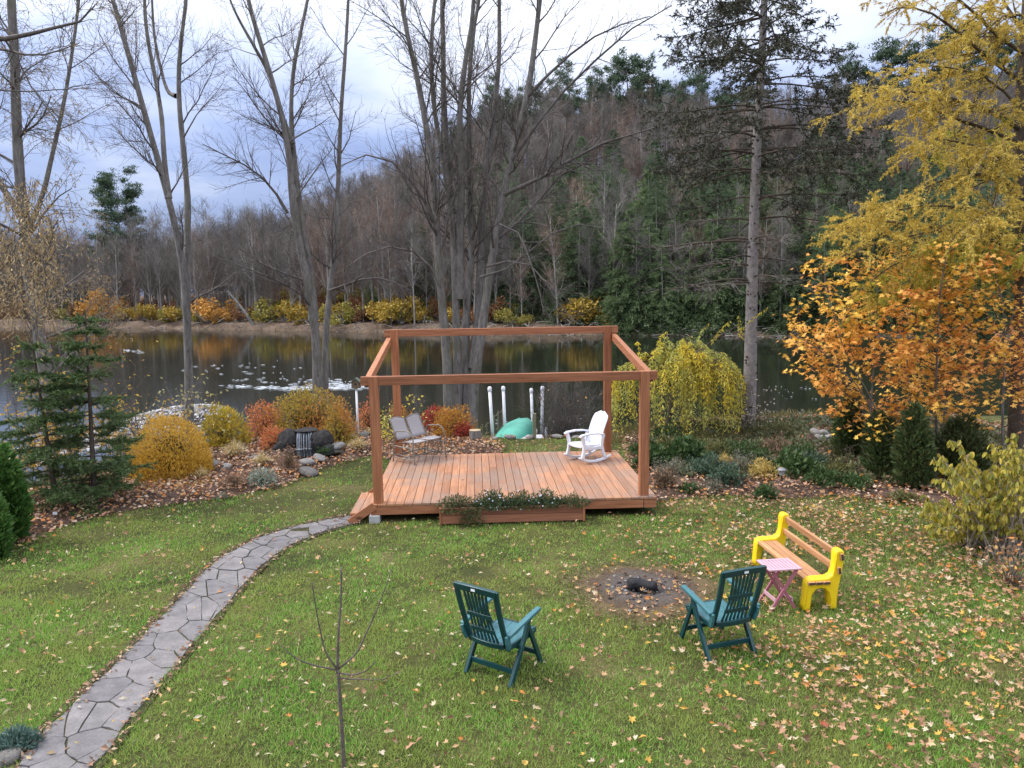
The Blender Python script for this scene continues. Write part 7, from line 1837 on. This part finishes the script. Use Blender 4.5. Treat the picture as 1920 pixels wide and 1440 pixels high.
# ================================================================ things at the landing place
# overturned boat
M_BOAT = plain_mat('green_boat_hull', (.065, .33, .245), .5, nscale=3, namp=.18); M_GUN = plain_mat('grey_gunwale', (.42, .43, .43), .5)
ctr = P(966, 822, 19.9)
bt = thing('rowing_boat', 'upturned green boat lying on the bank behind the deck', 'boat', (ctr[0], ctr[1], ctr[2] - .10), R(-24))
bt.rotation_euler = (R(5), R(-14), R(-14))
KL, KA = 15, 13; s = np.linspace(-1, 1, KL); th = np.linspace(0, math.pi, KA); HL, HB, HH = 1.35, .46, .44
V = []
for si in s:
    w = HB * (1 - abs(si) ** 3.2) ** .55 + .02; h = HH * (1 - abs(si) ** 4.0) ** .5 + .015
    for a in th:
        ca = math.cos(a); x_ = w * np.sign(ca) * abs(ca) ** .75; z_ = h * math.sin(a) ** .7 if 0 < a < math.pi - 1e-6 else 0
        ridge = .014 * (1 if abs(a - 1.5708) < .1 or abs(abs(a - 1.5708) - .52) < .14 else 0); V.append([x_, HL * si, z_ + ridge])
i = np.arange(KL * KA).reshape(KL, KA); mb = MB(); mb.add(np.array(V), np.stack([i[:-1, :-1], i[1:, :-1], i[1:, 1:], i[:-1, 1:]], -1).reshape(-1, 4)); mb.build('hull', M_BOAT, bt, world=False, smooth=True)
rim = np.array(V).reshape(KL, KA, 3); lp = np.vstack([rim[:, 0], rim[::-1, -1]]); lp = np.vstack([lp, lp[:1]]); mb = MB(); tubes(mb, lp[None] + np.array([0, 0, -.004]), .028, 6); mb.build('gunwale', M_GUN, bt, world=False, smooth=True)
for q in (-.55, 0, .55): 
    mb = MB(); tubes(mb, np.array([[q * HB * .9, -HL * .75, HH * .93 * (1 - abs(q) * .25)], [q * HB * .95, 0, HH * 1.0 * (1 - abs(q) * .22)], [q * HB * .9, HL * .75, HH * .93 * (1 - abs(q) * .25)]])[None], .013, 5); mb.build('keel_strip', M_BOAT, bt, world=False, smooth=True)
# white pipe posts of the folded dock
M_PVC = plain_mat('white_pipe', (.78, .77, .82), .45, nscale=5, namp=.08)
for k, (bx_, by_, tx_, ty_, Y_, r_, lab) in enumerate([(925, 836, 918, 728, 20.0, .042, 'leftmost of the four white pipes behind the deck'), (948, 834, 943.5, 727, 21.0, .042, 'second white pipe from the left, behind the green boat'), (1000, 834, 996, 731, 20.6, .038, 'third white pipe from the left, partly behind the wooden stake'), (1016, 832, 1017, 727, 21.0, .042, 'rightmost of the four tall white pipes, beside the bare bush'), (1024, 836, 1024, 802, 20.6, .035, 'short white pipe at the right corner of the folded dock')]):
    a, b_ = P(bx_, by_, Y_), P(tx_, ty_, Y_); t = thing('dock_pipe', lab, 'pipe', a, 0, 'white pipes at the landing place')
    mb = MB(); tubes(mb, np.stack([np.zeros(3), (b_ - a) * .5, b_ - a])[None], r_, 10, cap=True); mb.build('pipe', M_PVC, t, world=False, smooth=True)
    if k < 4: mb = MB(); u_ = unit(b_ - a); tubes(mb, np.stack([(b_ - a) - u_ * .09, (b_ - a) - u_ * .08, (b_ - a) + u_ * .015, (b_ - a) + u_ * .045])[None], np.array([r_ * 1.0, r_ * 1.28, r_ * 1.28, r_ * .7])[None], 10, cap=True); mb.build('cap', M_PVC, t, world=False, smooth=True)
M_DOCK = wood_mat('grey_dock_board', (.34, .34, .37), (.46, .46, .50), axis=0, knots=False, rough=.8)
dk = P(1000, 827, 18.75); dock = thing('dock_section', 'pale grey section of a dock drawn up on the bank beside the green boat', 'dock', (dk[0], dk[1], dk[2]), R(3))
for k in range(6):
    mb = MB(); box(mb, (-.36, .02 + k * .15, -.02), (.36, .155 + k * .15, .01)); mb.build('board', M_DOCK, dock, world=False, bevel=.004)
for sx in (-.375, .36):
    mb = MB(); box(mb, (sx, 0, -.09), (sx + .03, .93, -.022)); mb.build('side_rail', M_TAUP, dock, world=False)
dock.rotation_euler = (R(1), 0, R(4)); dock.scale = (.8, .8, 1)
# stake
M_OLD = wood_mat('weathered_wood', (.13, .13, .085), (.22, .21, .14), axis=2, knots=False, rough=.85)
a = P(1002, 830, 18.6); b_ = P(1002, 775, 18.6); sk = MB(); bar(sk, [a - [0, 0, .1], (a + b_) / 2, b_], .085, .085, (1, 0, 0)); tag(sk.build('wooden_stake', M_OLD, bevel=.006, loc=a), 'weathered grey-green wooden stake beside the green boat', 'stake')
# stump
sc_ = P(892, 830, 18.0); stp = thing('tree_stump', 'short cut tree stump with a pale top beside the red shrubs', 'stump', (sc_[0], sc_[1], sc_[2]))
mb = MB(); tubes(mb, np.array([[0, 0, -.1], [.0, 0, .12], [-.01, 0, .30]])[None], np.array([.17, .145, .14])[None], 12); mb.build('trunk', M_BARK, stp, world=False, smooth=True)
mb = MB(); tubes(mb, np.array([[-.01, 0, .295], [-.01, 0, .306]])[None], .139, 12, cap=True); mb.build('cut_face', plain_mat('cut_wood', (.40, .30, .19), .8, nscale=20), stp, world=False)
# rope railing down the bank
rl = thing('rope_railing', 'low rope railing on thin grey posts leading to the water left of the boat', 'railing', P(915, 822, 20.0)); rp = []
for (bx_, by_, ty_, Y_) in [(905, 832, 796, 19.8), (913, 832, 792, 20.1), (926, 836, 777, 20.6), (934, 838, 770, 21.0), (942, 838, 765, 21.4)]:
    a, b_ = P(bx_, by_, Y_), P(bx_, ty_, Y_); mb = MB(); tubes(mb, np.stack([a, (a + b_) / 2, b_])[None], .016, 6, cap=True); mb.build('post', M_OLD, rl); rp.append((b_ - [0, 0, .04], (a * .45 + b_ * .55)))
for lev in (0, 1):
    for q0, q1 in zip(rp[:-1], rp[1:]):
        mb = MB(); m_ = (q0[lev] + q1[lev]) / 2 - np.array([0, 0, .05]); tubes(mb, resample([q0[lev], m_, q1[lev]], 7)[None], .008, 5); mb.build('rope', M_OLD, rl)
# birdhouse
ba = P(671, 800, 19.0); bh = thing('birdhouse', 'small dark roofed birdhouse on a white pole left of the pergola', 'birdhouse', (ba[0], ba[1], float(gz(ba[0], ba[1]))))
zt = P(671, 727, 19.0)[2] - bh.location[2]
mb = MB(); tubes(mb, np.array([[0, 0, -.1], [0, 0, zt / 2], [0, 0, zt]])[None], .028, 10, cap=True); mb.build('pole', M_PVC, bh, world=False, smooth=True)
M_BHW = wood_mat('birdhouse_wood', (.10, .075, .05), (.17, .13, .09), axis=0, knots=False); M_BHR = plain_mat('birdhouse_roof', (.10, .125, .10), .8, nscale=12)
mb = MB(); w_ = .10; 
mb.add([[-w_, -.1, zt], [w_, -.1, zt], [w_, .1, zt], [-w_, .1, zt], [-w_, -.1, zt + .13], [w_, -.1, zt + .13], [w_, .1, zt + .13], [-w_, .1, zt + .13], [0, -.1, zt + .22], [0, .1, zt + .22]],
       [[0, 3, 2, 1], [0, 1, 5, 4], [1, 2, 6, 5], [2, 3, 7, 6], [3, 0, 4, 7]], [[4, 5, 8], [7, 9, 6]]); mb.build('house', M_BHW, bh, world=False)
for s_ in (-1, 1):
    mb = MB(); bar(mb, [(s_ * .155, 0, zt + .105), (0, 0, zt + .245)], .26, .02, (0, 1, 0)); mb.build('roof', M_BHR, bh, world=False)
mb = MB(); tubes(mb, np.array([[0, -.1005, zt + .1], [0, -.1035, zt + .1]])[None], .026, 10, cap=True); mb.build('entrance', M_CHAR, bh, world=False)
# garden light
ga = gp(1465, 922); gl = thing('garden_light', 'small grey garden light on a black stem in the right bed', 'garden light', ga); M_BLK = plain_mat('black_metal', (.015, .015, .016), .5); M_GLH = plain_mat('grey_lamp_metal', (.20, .21, .22), .5, .3)
k_ = ga[1] / FPX
mb = MB(); tubes(mb, np.array([[0, 0, 0], [0, 0, .22], [0, 0, 24 * k_]])[None], .012, 8, cap=True); mb.build('stem', M_BLK, gl, world=False)
mb = MB(); tubes(mb, np.array([[0, 0, 22 * k_], [0, 0, 28 * k_], [0, 0, 32 * k_]])[None], np.array([.035, .05, .055])[None], 12, cap=True); mb.build('lantern', plain_mat('frosted_lens', (.35, .36, .37), .3), gl, world=False, smooth=False)
mb = MB(); tubes(mb, np.array([[0, 0, 31 * k_], [0, 0, 32 * k_], [0, 0, 35 * k_], [0, 0, 36.5 * k_]])[None], np.array([.085, .088, .06, .02])[None], 14, cap=True); mb.build('cap', M_GLH, gl, world=False, smooth=True)
# white plant marker at the left bed
wa = gp(105, 985); pm = thing('plant_marker', 'small white plant marker on a thin stake in the left bed', 'marker', wa); mb = MB(); tubes(mb, np.array([[0, 0, 0], [0, 0, .07], [0, 0, .14]])[None], .004, 5); mb.build('stake', M_BLK, pm, world=False)
mb = MB(); box(mb, (-.035, -.004, .125), (.035, .004, .17)); mb.build('plate', M_WHT, pm, world=False, bevel=.002)
# mossy leaning slab and dark plank in the right bed
o = link('stone_slab', DROCKS[1]); c = gp(1510, 858); o.location = (c[0], c[1], .1); o.scale = (.8, .4, .25); o.rotation_euler = (.2, .35, .5); tag(o, 'dark slanting slab of stone left of the stone heap', 'stone slab')
